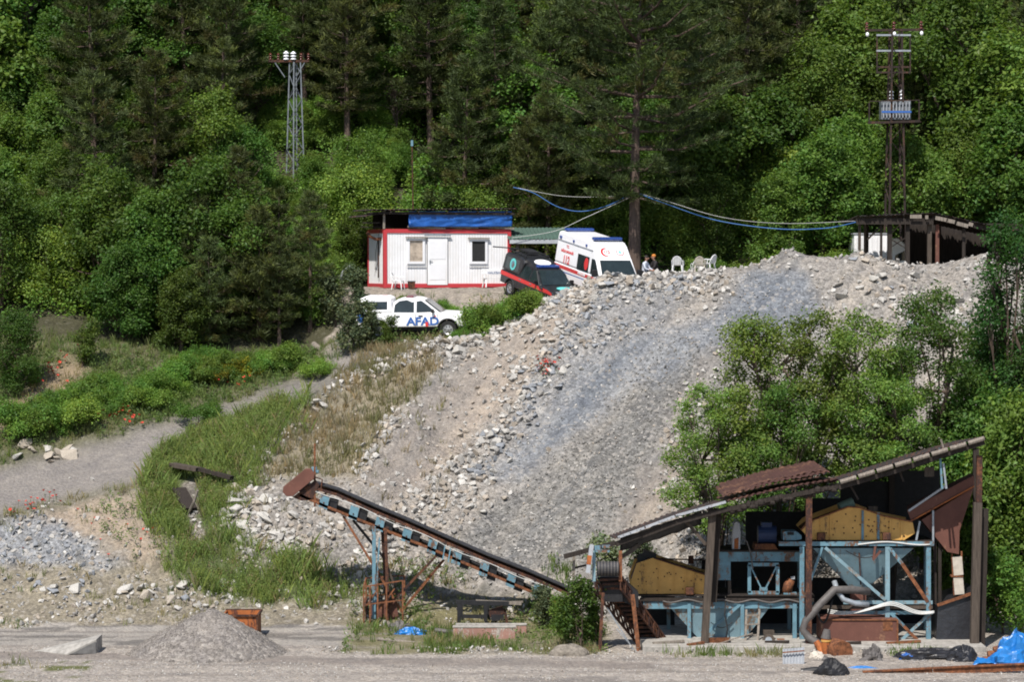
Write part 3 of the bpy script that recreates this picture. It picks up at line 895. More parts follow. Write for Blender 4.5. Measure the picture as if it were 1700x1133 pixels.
YH = R(18)
hc = P(637, 479, 134); hc.z = 13.16
hut = thing('site_cabin', 'white metal cabin with red edges, two small windows and a makeshift second roof', 'cabin', hc, (0, 0, YH))
b = LB(hut)
HX = lambda px: (px - 637) / 31.95
HZ = lambda py: (479 - py) / 33.6
L, D_, H_ = 6.62, 3.1, 2.92
m = MB()                                                       # front wall in ribbed sheet
nr = 44
for i in range(nr):
    x0 = 0.16 + (L - 0.32) * i / nr; x1 = 0.16 + (L - 0.32) * (i + 1) / nr
    m.box(((x0 + x1) / 2, 0.06, H_ / 2), ((x1 - x0) * 0.90, 0.024, H_ - 0.3))
m.box((L / 2, 0.10, H_ / 2), (L - 0.2, 0.04, H_ - 0.2))
m.box((L / 2, D_ - 0.08, H_ / 2), (L - 0.2, 0.05, H_ - 0.2))
b('front_wall', m, 'cabin')
m = MB()
for i in range(14):
    y0 = 0.16 + (D_ - 0.32) * i / 14; y1 = 0.16 + (D_ - 0.32) * (i + 1) / 14
    m.box((0.05, (y0 + y1) / 2, H_ / 2), (0.05, (y1 - y0) * 0.6, H_ - 0.3))
m.box((0.09, D_ / 2, H_ / 2), (0.04, D_ - 0.2, H_ - 0.2))
b('side_wall', m, 'cabin')
b('side_wall', MB().box((L - 0.09, D_ / 2, H_ / 2), (0.05, D_ - 0.2, H_ - 0.2)), 'white')
m = MB()
for x in (0.09, L - 0.09):
    for y in (0.09, D_ - 0.09): m.box((x, y, H_ / 2), (0.18, 0.18, H_))
for z, h in ((H_ - 0.10, 0.2), (0.11, 0.20)):
    for y in (0.087, D_ - 0.087): m.box((L / 2, y, z), (L - 0.37, 0.17, h))
    for x in (0.087, L - 0.087): m.box((x, D_ / 2, z), (0.17, D_ - 0.37, h))
b('red_frame', m, 'red')
b('ceiling_panel', MB().box((L / 2, D_ / 2, H_ - 0.03), (L - 0.4, D_ - 0.4, 0.05)), 'white')
def cab_window(px0, px1, py0, py1, mat):
    x0, x1, z0, z1 = HX(px0), HX(px1), HZ(py1), HZ(py0)
    t = 0.12; m = MB()
    m.box(((x0 + x1) / 2, 0.01, z1 + t / 2), (x1 - x0 + 2 * t, 0.07, t)); m.box(((x0 + x1) / 2, 0.01, z0 - t / 2), (x1 - x0 + 2 * t, 0.07, t))
    for x in (x0 - t / 2, x1 + t / 2): m.box((x, 0.01, (z0 + z1) / 2), (t - 0.004, 0.07, z1 - z0))
    fr = b('window', m, 'white')
    b('pane', MB().box(((x0 + x1) / 2, 0.028, (z0 + z1) / 2), (x1 - x0 - 0.002, 0.02, z1 - z0 - 0.002)), mat, fr)
    b('lintel_board', MB().box(((x0 + x1) / 2, -0.06, z1 + t + 0.04), (x1 - x0 + 0.42, 0.14, 0.05)), 'woodgrey', fr)
    b('sill', MB().box(((x0 + x1) / 2, -0.02, z0 - t - 0.10), (x1 - x0 + 0.3, 0.04, 0.03)), 'galv', fr)
cab_window(679.7, 701, 400, 435, 'curtain')
cab_window(783, 805, 401, 435, 'dark')
x0, x1 = HX(709), HX(742)
m = MB().box(((x0 + x1) / 2, 0.005, HZ(435)), (x1 - x0, 0.05, 2.32))
dr = b('door', m, 'cabin')
b('door_panel', MB().box(((x0 + x1) / 2, -0.026, HZ(452)), (x1 - x0 - 0.2, 0.012, 0.8)).box(((x0 + x1) / 2, -0.026, HZ(416)), (x1 - x0 - 0.2, 0.012, 0.9)), 'white', dr)
b('handle', MB().box((x0 + 0.12, -0.04, HZ(436)), (0.05, 0.03, 0.2)).box((x0 + 0.17, -0.07, HZ(434)), (0.14, 0.025, 0.03)), 'greysteel', dr)
b('door_gap', MB().box((x0 - 0.012, 0.015, HZ(435)), (0.02, 0.05, 2.34)).box((x1 + 0.012, 0.015, HZ(435)), (0.02, 0.05, 2.34)), 'wooddark', dr)
b('door_rail', MB().box(((x0 + x1) / 2, -0.06, HZ(391.5)), (1.36, 0.09, 0.06)).box((x1 - 0.2, -0.09, HZ(390)), (0.2, 0.06, 0.05)), 'greysteel', dr)
m = MB().tube([(0.02, 0.5, HZ(397)), (-0.25, 0.5, HZ(398)), (-0.55, 0.48, HZ(394)), (-0.72, 0.46, HZ(387))], 0.075, 10)
b('stove_pipe', m, 'rust', smooth=True)
b('drain_pipe', MB().tube([(-0.03, 0.9, 2.5), (-0.03, 0.9, 0.5)], 0.03, 6), 'rustdark')
b('hanging_wire', MB().tube([(-0.02, 0.25, 3.2), (-0.10, 0.75, 2.4), (-0.06, 1.3, 1.7), (-0.03, 1.5, 0.9)], 0.012, 5), 'black')
# makeshift second roof on posts
m = MB()
m.corr((-0.65, -0.35, 3.83), (7.55, 0, 0.10), (0, 3.9, 0.02), 34, 0.035, 0.02, 3, 0.02)
rf = b('roof_sheet', m, 'roofrust')
m = MB()
m.corr((-0.95, -0.2, 3.52), (1.5, 0, 0.25), (0, 3.4, 0.0), 7, 0.03, 0.015, 2, 0.03)
b('side_roof_sheet', m, 'roofrust')
m = MB()
for x, y in ((0.02, 0.02), (0.35, D_ - 0.1), (2.0, D_ - 0.1), (4.2, D_ - 0.1), (L - 0.1, D_ - 0.1)): m.box((x, y, 3.37), (0.10, 0.10, 0.9))
b('roof_post', m, 'woodgrey')
m = MB()
for x in (0.3, 1.7, 3.2, 4.8, 6.3): m.box((x, D_ / 2, 3.76), (0.09, D_ + 0.6, 0.10))
m.box((L / 2 - 0.1, -0.18, 3.70), (7.1, 0.05, 0.12))
m.box((-0.2, -0.1, 3.70), (1.3, 0.06, 0.05)); m.box((-0.6, 0.1, 3.22), (0.9, 0.08, 0.06)); m.box((-0.3, 0.4, 3.02), (1.5, 0.06, 0.05))
b('roof_timber', m, 'wooddark')
m = MB()
x = HX(676)
for w in (1.95, 1.7, 1.85):
    m.beam((x, -0.05, HZ(377) + random.uniform(-.02, .02)), (x + w, -0.05, HZ(379) + random.uniform(-.03, .03)), 0.06, 0.10); x += w + 0.02
b('edge_board', m, 'woodgrey')
b('back_panel', MB().box((L / 2, D_ - 0.15, 3.35), (L - 0.5, 0.04, 0.75)), 'wooddark')

def cloth(name, o, u, v, nu, nv, amp, seed, mat, parent=None, sag=0.0, freq=(3, 5)):
    """draped sheet with folds; o corner, u and v edges"""
    rg = np.random.default_rng(seed)
    o, u, v = V(o), V(u), V(v); w = u.cross(v).normalized()
    A_, B_ = np.meshgrid(np.linspace(0, 1, nu), np.linspace(0, 1, nv))
    off = fbm(A_ * freq[0] * 2 + seed, B_ * freq[1] + A_ * 6, seed, 4) * amp * 2 - sag * 4 * (A_ * (1 - A_)) * (B_ * (1 - B_)) * 4
    jit = fbm(A_ * 7 + 3, B_ * 0.1, seed + 5, 2) * 0.09
    pts = [tuple(o + u * float(a) + v * float(bb + jj * (bb > 0.98)) + w * float(h)) for a, bb, h, jj in zip(A_.ravel(), B_.ravel(), off.ravel(), jit.ravel())]
    fs = [(j * nu + i, j * nu + i + 1, (j + 1) * nu + i + 1, (j + 1) * nu + i) for j in range(nv - 1) for i in range(nu - 1)]
    mb = MB().add(pts, fs)
    ob = mb.build(name, M[mat], parent, smooth=True)
    md = ob.modifiers.new("thick", 'SOLIDIFY'); md.thickness = 0.012
    return ob
rotz = Matrix.Rotation(YH, 3, 'Z')
hw = lambda x, y, z: hc + rotz @ V((x, y, z))
tb = cloth('tarpaulin', hw(HX(677), -0.12, 3.80), rotz @ V((HX(849) - HX(677), 0, 0.04)), (0, 0, -0.78), 60, 18, 0.07, 4, 'tarpblue')
tag(tb, 'blue tarpaulin hung across the gap under the cabin\'s second roof', 'tarpaulin')

def plastic_chair(name, label, mat, loc, rz, group=None):
    t = thing(name, label, 'chair', loc, (0, 0, rz), group)
    c = LB(t)
    c('seat', MB().prism([(-0.21, -0.22, 0.42), (0.21, -0.22, 0.42), (0.23, 0.2, 0.44), (-0.23, 0.2, 0.44)], (0, 0, 0.03)), mat, bevel=0.01)
    m = MB()
    n = 9; outer = []; inner = []
    for i in range(n):                                            # rounded back shell
        t_ = PI * i / (n - 1)
        outer.append((-0.245 * math.cos(t_), 0.55 + 0.31 * math.sin(t_)))
    pts = [(x, 0.22 + (z - 0.45) * 0.22 + 0.06 * (1 - (x / 0.25) ** 2), z) for x, z in outer]
    m.tube([(-0.25, 0.18, 0.42)] + pts + [(0.25, 0.18, 0.42)], 0.022, 6)
    for x in (-0.15, -0.075, 0.0, 0.075, 0.15):
        z1 = 0.55 + 0.30 * math.sqrt(1 - (x / 0.25) ** 2)
        m.beam((x, 0.235, 0.46), (x, 0.25 + (z1 - 0.45) * 0.22 + 0.03, z1), 0.062, 0.012, (0, -1, 0.2))
    c('backrest', m, mat)
    for s in (-1, 1):
        c('armrest', MB().tube([(s * 0.25, 0.26, 0.64), (s * 0.27, 0.0, 0.65), (s * 0.265, -0.2, 0.62), (s * 0.25, -0.23, 0.43)], [0.02, 0.025, 0.025, 0.02], 6), mat)
        for y, dy in ((-0.2, -0.05), (0.2, 0.07)):
            c('leg', MB().loft([(s * 0.21 - 0.03, y - .03, 0.43), (s * 0.21 + 0.03, y - .03, 0.43), (s * 0.21 + 0.03, y + .03, 0.43), (s * 0.21 - 0.03, y + .03, 0.43)],
                               [(s * 0.26 - 0.015, y + dy - .015, 0), (s * 0.26 + 0.015, y + dy - .015, 0), (s * 0.26 + 0.015, y + dy + .015, 0), (s * 0.26 - 0.015, y + dy + .015, 0)]), mat)
    return t
p = hw(HX(656), -0.55, 0); p.z = G(p.x, p.y)
plastic_chair('plastic_chair', 'white plastic chair standing beside the corner of the white cabin', 'chair', p, R(75))
for px, lab, mat, rz, Y in ((1125, 'white plastic chair facing away, alone on the crest right of the ambulance', 'chair', R(170), 128.6),
                            (1157, 'grey plastic chair half hidden behind the cream chair on the crest', 'chair', R(185), 129.4),
                            (1162, 'cream plastic chair standing between two others on the crest', 'chairdirty', R(172), 128.7),
                            (1176, 'pale plastic chair seen from the side at the end of the crest row', 'chair', R(235), 128.7)):
    z = P(px, 454.5, Y).z
    plastic_chair('plastic_chair', lab, mat, V((PX(px, Y), Y, max(G(PX(px, Y), Y), P(px, 462, Y).z))), rz, 'plastic chairs on the crest')
# bench with lettering
p = hw(HX(817), -0.75, 0); p.z = G(p.x, p.y) - 0.0
bn = thing('park_bench', 'white slatted bench with lettering on its backrest in front of the cabin', 'bench', p, (0, 0, YH))
c = LB(bn)
c('backrest', MB().box((0, 0.22, 0.86), (1.45, 0.035, 0.11)).box((0, 0.20, 0.72), (1.45, 0.035, 0.14)), 'chair', bevel=0.008)
c('seat', MB().box((0, -0.2, 0.47), (1.45, 0.12, 0.04)).box((0, -0.05, 0.47), (1.45, 0.12, 0.04)).box((0, 0.10, 0.47), (1.45, 0.12, 0.04)), 'chair', bevel=0.008)
for s in (-1, 1):
    c('leg', MB().beam((s * 0.6, -0.2, 0.45), (s * 0.66, -0.30, 0.0), 0.05).beam((s * 0.6, 0.15, 0.45), (s * 0.66, 0.28, 0.0), 0.05).beam((s * 0.6, 0.18, 0.44), (s * 0.6, 0.245, 0.9), 0.04).beam((s * 0.6, -0.22, 0.43), (s * 0.6, 0.2, 0.43), 0.04), 'chair')
tm = text_mesh('HALKBANK', 0.17); tm.materials.append(M['letter'])
o = obj('lettering', tm, bn); o.location = (0.02, 0.176, 0.72); o.rotation_euler = (PI / 2, 0, 0)
p = hw(HX(678), -0.5, 0); p.z = G(p.x, p.y)
bk = thing('bucket', 'dark square bucket on the ground beside the cabin door', 'bucket', p, (0, 0, YH))
LB(bk)('body', MB().loft([(-.13, -.13, 0), (.13, -.13, 0), (.13, .13, 0), (-.13, .13, 0)], [(-.16, -.16, .38), (.16, -.16, .38), (.16, .16, .38), (-.16, .16, .38)]), 'rustdark')
LB(bk)('rim', MB().box((0, -.165, .38), (.35, .02, .03)).box((0, .165, .38), (.35, .02, .03)).box((.165, 0, .38), (.02, .31, .03)).box((-.165, 0, .38), (.02, .31, .03)), 'greysteel')

# green-roofed lean-to beside the cabin
q0, q1 = P(851, 398, 135.2), P(940, 397, 135.2)
gs = thing('lean_to', 'lean-to with a dull green sheet roof next to the white cabin', 'shelter', (q0.x, 135.2, 13.3))
m = MB().corr((q0.x - .2, 135.0, q0.z), (q1.x - q0.x + .5, 0, 0), (-.3, 4.2, 0.62), 16, 0.03, 0.02, 2, 0.01)
m.build('roof', M['greenroof'], gs)
MB().box(((q0.x + q1.x) / 2, 135.03, q0.z - 0.10), (q1.x - q0.x + .3, 0.05, 0.20)).build('fascia', M['galv'], gs)
for x, y in ((q0.x + .25, 135.3), (PX(926, 135.3), 135.3), (q1.x - 0.1, 138.8), (q0.x + .3, 138.8)):
    MB().box((x, y, (13.0 + q0.z) / 2), (0.16, 0.16, q0.z - 13.05)).build('post', M['wood'], gs)

# ------------------------------------------------------------------ vehicles
def wheel(b, x, y, z, r, w, s, spokes=6):
    ty = b('wheel', MB().lathe([(r * 0.6, -w / 2), (r * 0.93, -w / 2), (r, -w / 2 + 0.04), (r, w / 2 - 0.04), (r * 0.93, w / 2), (r * 0.6, w / 2)], (x, y, z), (0, 1, 0), 28, False), 'tyre', smooth=False)
    m = MB().lathe([(r * 0.61, -0.06), (r * 0.61, 0.055), (r * 0.5, 0.03), (r * 0.12, 0.045), (r * 0.1, 0.07)], (x, y + s * (w / 2 - 0.06), z), (0, s, 0), 24)
    b('rim', m, 'rim', ty)
    m = MB()
    for k in range(spokes):
        t = 2 * PI * k / spokes
        m.box((x + math.cos(t) * r * 0.36, y + s * (w / 2 - 0.018), z + math.sin(t) * r * 0.36), (r * 0.14, 0.012, r * 0.14))
    b('rim_hole', m, 'plastic', ty)

def arch(cx, r, zb, n=9):
    """points of a wheel arch from front to back along the sill (going towards -x)"""
    a0 = math.asin(min(1, (zb - 0.37) / r)) if zb > 0.37 else 0
    return [(cx + r * math.cos(a0 + (PI - 2 * a0) * i / n), 0.37 + r * math.sin(a0 + (PI - 2 * a0) * i / n)) for i in range(n + 1)]

def side_solid(poly, w0, w1, z0, z1):
    """extrudes a side profile (x, z) across the car; half width goes from w0 at z0 to w1 at z1"""
    hw_ = lambda z: w0 + (w1 - w0) * min(1, max(0, (z - z0) / (z1 - z0)))
    n = len(poly); m = MB()
    m.add([(x, -hw_(z), z) for x, z in poly] + [(x, hw_(z), z) for x, z in poly],
          [tuple(range(n)), tuple(range(n, 2 * n))[::-1]] + [(i, n + i, n + (i + 1) % n, (i + 1) % n) for i in range(n)])
    return m

def side_patch(poly, yf, t=0.012, s=-1, lift=0.004):
    """thin raised panel on the side of a car; yf(z) is the half width there"""
    a_ = [(x, s * (yf(z) + lift), z) for x, z in poly]; c_ = [(x, s * (yf(z) + lift - t), z) for x, z in poly]
    return MB().loft(a_, c_)

def disc(c, u, v, ru, rv, t=0.008, n=28):
    c, u, v = V(c), V(u).normalized(), V(v).normalized(); w = u.cross(v).normalized()
    p = [c + u * math.cos(2 * PI * i / n) * ru + v * math.sin(2 * PI * i / n) * rv for i in range(n)]
    return MB().prism(p, w * t)

def pickup(t, paint, dark):
    b = LB(t)
    W_ = 0.92; zb = 0.50
    prof = [(2.62, 0.46), (2.66, 0.62), (2.60, 0.86), (2.42, 1.00), (1.85, 1.10), (1.22, 1.14), (-0.98, 1.14), (-2.58, 1.14), (-2.62, 1.05), (-2.62, 0.50)] + \
           [(x, z) for x, z in reversed(arch(-1.62, 0.47, zb))] + [(x, z) for x, z in reversed(arch(1.55, 0.47, zb))]
    body = b('body', side_solid(prof, W_, W_ - 0.03, 0.9, 1.15), paint, bevel=0.045)
    cab = [(1.20, 1.12), (0.81, 1.42), (0.42, 1.72), (0.20, 1.79), (-0.30, 1.81), (-0.70, 1.76), (-0.94, 1.60), (-1.0, 1.12)]
    b('cab', side_solid(cab, W_ - 0.04, W_ - 0.24, 1.12, 1.76), paint, bevel=0.04)
    yf = lambda z: (W_ - 0.04) - 0.20 * (z - 1.12) / 0.64
    for s in (-1, 1):
        b('window', side_patch([(-0.90, 1.17), (0.02, 1.15), (0.02, 1.71), (-0.35, 1.71), (-0.66, 1.67), (-0.86, 1.50)], yf, s=s), 'glass')
        b('window', side_patch([(0.13, 1.15), (1.00, 1.17), (0.66, 1.45), (0.40, 1.64), (0.26, 1.70), (0.13, 1.71)], yf, s=s), 'glass')
        b('mirror', MB().box((0.88, s * (W_ + 0.10), 1.22), (0.12, 0.20, 0.17)).box((0.86, s * (W_ - 0.02), 1.17), (0.06, 0.14, 0.05)), 'plastic', bevel=0.03)
        for x in (-0.72, 0.32): b('door_handle', MB().box((x, s * (W_ + 0.012), 1.0), (0.2, 0.03, 0.045)), 'plastic' if not dark else 'rim', bevel=0.01)
        b('door_seam', MB().box((0.075, s * (W_ + 0.001), 0.83), (0.014, 0.008, 0.58)).box((-0.98, s * (W_ + 0.001), 0.83), (0.014, 0.008, 0.58)).box((1.08, s * (W_ + 0.001), 0.83), (0.014, 0.008, 0.55)), 'plastic')
        b('headlight', MB().loft([(2.62, s * 0.60, 0.84), (2.44, s * 0.90, 0.88), (2.38, s * 0.90, 1.0), (2.54, s * 0.60, 0.94)], [(2.50, s * 0.60, 0.84), (2.34, s * 0.86, 0.88), (2.30, s * 0.86, 1.0), (2.44, s * 0.60, 0.94)]), 'lamp')
        for x in (-1.62, 1.55): wheel(b, x, s * (W_ - 0.13), 0.37, 0.385, 0.25, s)
        b('wheel_arch', MB().tube([(x, s * (W_ + 0.005), z) for x, z in arch(-1.62, 0.475, zb)], 0.03, 6), 'plastic')
        b('wheel_arch', MB().tube([(x, s * (W_ + 0.005), z) for x, z in arch(1.55, 0.475, zb)], 0.03, 6), 'plastic')
    ws = [(1.235, 0.80, 1.135), (1.235, -0.80, 1.135), (0.50, -0.66, 1.695), (0.50, 0.66, 1.695)]
    b('windshield', MB().prism(ws, (0.018, 0, 0.022)), 'glass')
    b('front_bumper', MB().box((2.66, 0, 0.60), (0.10, 1.62, 0.20)), 'plastic' if dark else paint, bevel=0.03)
    b('grille', MB().box((2.635, 0, 0.80), (0.06, 1.1, 0.14)), 'plastic')
    b('rear_bumper', MB().box((-2.67, 0, 0.58), (0.12, 1.6, 0.16)), 'plastic', bevel=0.02)
    b('underbody', MB().box((0, 0, 0.44), (4.6, 1.2, 0.16)), 'plastic')
    return b, yf, W_

# white pickup with canopy
TY = 129.2
base = V((PX(692, TY), TY, 0)); base.z = P(688, 559, TY).z
pk = thing('pickup_truck', 'white pickup with big blue lettering on its door and a white canopy, half behind bushes', 'pickup truck', base, (R(3.0), R(-1.0), R(-6)))
pk.scale = (1.05,) * 3
b, yf, W_ = pickup(pk, 'whitecar', False)
can = [(-0.98, 1.16), (-1.03, 1.78), (-1.25, 1.88), (-2.2, 1.90), (-2.45, 1.80), (-2.58, 1.16)]
cn = b('canopy', side_solid(can, W_ - 0.05, W_ - 0.22, 1.14, 1.9), 'whitecar', bevel=0.05)
cy = lambda z: (W_ - 0.05) - 0.17 * (z - 1.14) / 0.76
for s in (-1, 1): b('canopy_window', side_patch([(-2.3, 1.3), (-1.2, 1.3), (-1.2, 1.66), (-2.2, 1.66)], cy, s=s), 'glass', cn)
b('blue_stripe', side_patch([(-2.56, 0.75), (-2.2, 0.75), (-2.0, 1.1), (-2.56, 1.1)], lambda z: W_, s=-1), 'bluestripe')
b('marker_lamp', MB().box((-1.06, -0.62, 1.74), (0.05, 0.14, 0.06)), 'barred', cn)
lb = b('light_bar', MB().box((-0.2, 0, 1.83), (0.34, 1.05, 0.11)), 'barred', bevel=0.03)
b('roof_rail', MB().box((-0.2, -0.45, 1.77), (0.1, 0.05, 0.04)).box((-0.2, 0.45, 1.77), (0.1, 0.05, 0.04)), 'plastic', lb)
tm = text_mesh('AFAD', 0.50, 0.006)
tm.materials.append(M['bluestripe'])
o = obj('lettering', tm, pk); o.location = (0.42, -W_ - 0.010, 0.74); o.rotation_euler = (PI / 2, 0, 0); o.scale = (1.15, 1, 1)
b('red_mark', MB().box((0.60, -W_ - 0.012, 0.62), (0.13, 0.012, 0.20)).box((0.98, -W_ - 0.012, 0.98), (0.07, 0.012, 0.06)), 'redstripe')

# black rescue pickup, nose down the ramp
BY = 130.6
base = P(899, 503, BY)
bp = thing('pickup_truck', 'black rescue pickup with a red side stripe, roof rack and round teal emblems', 'pickup truck', base, (0, R(12), R(-60)))
b, yf, W_ = pickup(bp, 'blackcar', True)
can = [(-0.90, 1.16), (-0.62, 1.80), (-0.78, 1.98), (-1.0, 2.02), (-2.35, 2.02), (-2.52, 1.9), (-2.60, 1.16)]
cn = b('canopy', side_solid(can, W_ - 0.03, W_ - 0.14, 1.14, 2.0), 'blackcar', bevel=0.05)
cy = lambda z: (W_ - 0.03) - 0.11 * (z - 1.14) / 0.86
for s in (-1, 1):
    b('canopy_window', side_patch([(-2.45, 1.28), (-1.05, 1.28), (-1.05, 1.84), (-2.38, 1.84)], cy, s=s), 'glass', cn)
    b('emblem', disc((-1.62, s * (cy(1.55) + 0.012), 1.56), (1, 0, 0), (0, -s * 0.128, 1), 0.27, 0.29, -s * 0.008), 'teal', cn)
    b('emblem_centre', disc((-1.62, s * (cy(1.55) + 0.024), 1.56), (1, 0, 0), (0, -s * 0.128, 1), 0.16, 0.18, -s * 0.006), 'bluesteel', cn)
    b('side_stripe', side_patch([(-2.60, 0.88), (1.95, 0.88), (2.35, 0.86), (2.30, 0.985), (1.85, 1.05), (-2.60, 1.08)], lambda z: W_, s=s, lift=0.006), 'redstripe')
b('roof_disc', disc((-0.30, 0, 1.915), (0.82, 0, -0.22), (0, 1, 0), 0.30, 0.44, 0.015), 'discwhite', cn)
b('canopy_front', MB().prism([(-0.72, -0.68, 1.72), (-0.72, -0.68, 2.02), (0.10, -0.68, 1.80), (0.10, -0.68, 1.72)], (0, 1.36, 0)), 'blackcar', cn)
m = MB()
for s in (-1, 1):
    m.tube([(-2.5, s * 0.62, 2.12), (-0.8, s * 0.62, 2.12)], 0.025, 6)
for x in (-2.45, -1.9, -1.35, -0.85): m.tube([(x, -0.62, 2.12), (x, 0.62, 2.12)], 0.022, 6).box((x, -0.62, 2.06), (0.05, 0.04, 0.12)).box((x, 0.62, 2.06), (0.05, 0.04, 0.12))
m.box((-1.8, 0.1, 2.17), (0.9, 0.5, 0.08))
m.tube([(-2.3, -0.2, 2.18), (-2.5, -0.9, 2.20), (-2.62, -1.5, 2.22)], 0.03, 6)
b('roof_rack', m, 'plastic', cn)
lb = b('light_bar', MB().box((0.22, 0, 1.84), (0.26, 1.2, 0.12)), 'barblue', bevel=0.03)
b('light_bar_foot', MB().box((0.22, -0.4, 1.775), (0.1, 0.06, 0.04)).box((0.22, 0.4, 1.775), (0.1, 0.06, 0.04)), 'plastic', lb)
b('bonnet_emblem', disc((1.95, 0, 1.115), (1, 0, -0.17), (0, 1, 0), 0.22, 0.42, 0.012), 'teal')
b('snorkel', MB().tube([(1.5, -0.95, 1.0), (1.22, -0.97, 1.12), (0.62, -0.82, 1.70), (0.60, -0.82, 1.85)], 0.04, 8), 'plastic')

# ambulance
AY = 131.6
base = P(990, 491, AY)
am = thing('ambulance', 'white high-roofed ambulance with red lettering 112, blue light bars and a red crescent', 'ambulance', base, (0, R(8.5), R(-67)))
b = LB(am)
W_ = 1.0; zb = 0.48
prof = [(3.02, 0.45), (3.06, 0.70), (2.98, 0.98), (2.48, 1.24), (1.80, 2.02), (1.70, 2.10), (1.28, 2.58), (1.02, 2.74), (0.6, 2.80), (-2.80, 2.80), (-2.95, 2.70), (-3.02, 1.4), (-3.02, 0.46)] + \
       list(reversed(arch(-1.75, 0.44, zb))) + list(reversed(arch(2.05, 0.44, zb)))
def amb_w(z): return 1.0 if z < 1.25 else 1.0 - 0.13 * (z - 1.25) / 1.55
low = [q for q in prof if q[1] <= 1.26] ; 
lowp = [(3.02, 0.45), (3.06, 0.70), (2.98, 0.98), (2.48, 1.245), (-3.02, 1.245), (-3.02, 0.46)] + list(reversed(arch(-1.75, 0.44, zb))) + list(reversed(arch(2.05, 0.44, zb)))
upp = [(2.47, 1.25), (1.80, 2.02), (1.70, 2.10), (1.28, 2.58), (1.02, 2.74), (0.6, 2.80), (-2.80, 2.80), (-2.95, 2.70), (-3.02, 1.25)]
body = b('body', side_solid(lowp, W_, W_, 0, 3), 'whitecar', bevel=0.05)
b('upper_body', side_solid(upp, W_, W_ - 0.13, 1.25, 2.80), 'whitecar', bevel=0.12)
yf = amb_w
for s in (-1, 1):
    b('side_window', side_patch([(-0.35, 1.28), (1.0, 1.28), (1.0, 2.02), (-0.35, 2.02)], yf, s=s), 'glass')
    b('cab_window', side_patch([(1.25, 1.28), (2.25, 1.28), (1.78, 1.86), (1.62, 2.0), (1.25, 2.0)], yf, s=s), 'glass')
    b('window_emblem', disc((0.72, s * (yf(1.65) + 0.014), 1.66), (1, 0, 0), (0, -s * 0.084, 1), 0.22, 0.30, -s * 0.006), 'redstripe')
    b('side_stripe', side_patch([(-3.0, 1.02), (2.2, 0.98), (2.7, 0.96), (2.52, 1.14), (-3.0, 1.20)], lambda z: 1.0, s=s), 'redstripe')
    b('side_stripe', side_patch([(-3.0, 0.86), (0.6, 0.86), (0.7, 0.90), (-3.0, 0.92)], lambda z: 1.0, s=s), 'bluestripe')
    b('door_seam', side_patch([(1.11, 0.55), (1.13, 0.55), (1.13, 2.3), (1.11, 2.3)], yf, s=s, lift=0.002), 'plastic')
    b('door_seam', side_patch([(-0.5, 0.55), (-0.48, 0.55), (-0.48, 2.35), (-0.5, 2.35)], yf, s=s, lift=0.002), 'plastic')
    b('rain_gutter', MB().beam((-2.9, s * (yf(2.36) + 0.01), 2.38), (1.3, s * (yf(2.36) + 0.01), 2.38), 0.03, 0.05), 'galv')
    for x in (-2.55, -1.0, 0.5): b('marker_lamp', MB().box((x, s * (yf(2.5) + 0.03), 2.52), (0.22 if x < -2 else 0.12, 0.06, 0.13)), 'barblue', bevel=0.015)
    b('mirror', MB().box((2.15, s * 1.2, 1.42), (0.14, 0.22, 0.34)).box((2.15, s * 1.05, 1.3), (0.06, 0.2, 0.05)), 'plastic', bevel=0.03)
    b('headlight', MB().loft([(3.05, s * 0.62, 0.78), (2.98, s * 0.95, 0.80), (2.72, s * 0.97, 1.12), (2.80, s * 0.66, 1.06)], [(2.9, s * 0.6, 0.78), (2.85, s * 0.9, 0.8), (2.6, s * 0.92, 1.1), (2.7, s * 0.6, 1.04)]), 'lamp')
    for x in (-1.75, 2.05): wheel(b, x, s * 0.86, 0.37, 0.36, 0.24, s)
b('windshield', MB().prism([(2.455, 0.90, 1.30), (2.455, -0.90, 1.30), (1.845, -0.80, 1.995), (1.845, 0.80, 1.995)], (0.016, 0, 0.014)), 'glass')
b('grille', MB().box((3.06, 0, 0.85), (0.05, 1.0, 0.2)), 'plastic')
b('bonnet_stripe', MB().prism([(2.93, 0.7, 1.02), (2.93, -0.7, 1.02), (2.62, -0.7, 1.185), (2.62, 0.7, 1.185)], (0.01, 0, 0.016)), 'redstripe')
b('front_bumper', MB().box((3.07, 0, 0.58), (0.10, 1.8, 0.2)), 'plastic', bevel=0.03)
for x, w in ((-2.45, 1.5), (0.82, 1.5)):
    lb = b('light_bar', MB().box((x, 0, 2.90), (0.30, w, 0.14)), 'barblue', bevel=0.04)
    b('light_bar_base', MB().box((x, 0, 2.815), (0.2, w * 0.8, 0.04)), 'galv', lb)
fn = V((0.48, 0, 0.42)).normalized()                              # slope above the windshield
fu = V((0, 1, 0)); fv = fu.cross(fn) * -1
fc = V((1.49, 0, 2.34)) + fn * 0.008
up_ = V((-0.42, 0, 0.48)).normalized()
def crescent(c, u, v, r):
    c, u, v = V(c), V(u).normalized(), V(v).normalized()
    out = [(r * math.cos(R(40 + 280 * i / 20)), r * math.sin(R(40 + 280 * i / 20))) for i in range(21)]
    inn = [(0.26 * r + 0.80 * r * math.cos(R(318 - 276 * i / 18)), 0.80 * r * math.sin(R(318 - 276 * i / 18))) for i in range(19)]
    n = u.cross(v).normalized()
    m = MB(); o1 = out; i1 = list(reversed(inn))
    k = 19
    for i in range(k - 1):
        a0, a1 = o1[int(i * 20 / (k - 1))], o1[int((i + 1) * 20 / (k - 1))]; b0, b1 = i1[i], i1[i + 1]
        m.prism([c + u * q[0] + v * q[1] for q in (a0, a1, b1, b0)], n * 0.006)
    return m
lx = V((0, 1, 0))                                                 # reading direction on the front face
b('crescent_emblem', crescent(fc + lx * -0.38, lx, up_, 0.24), 'redstripe')
ring = MB()
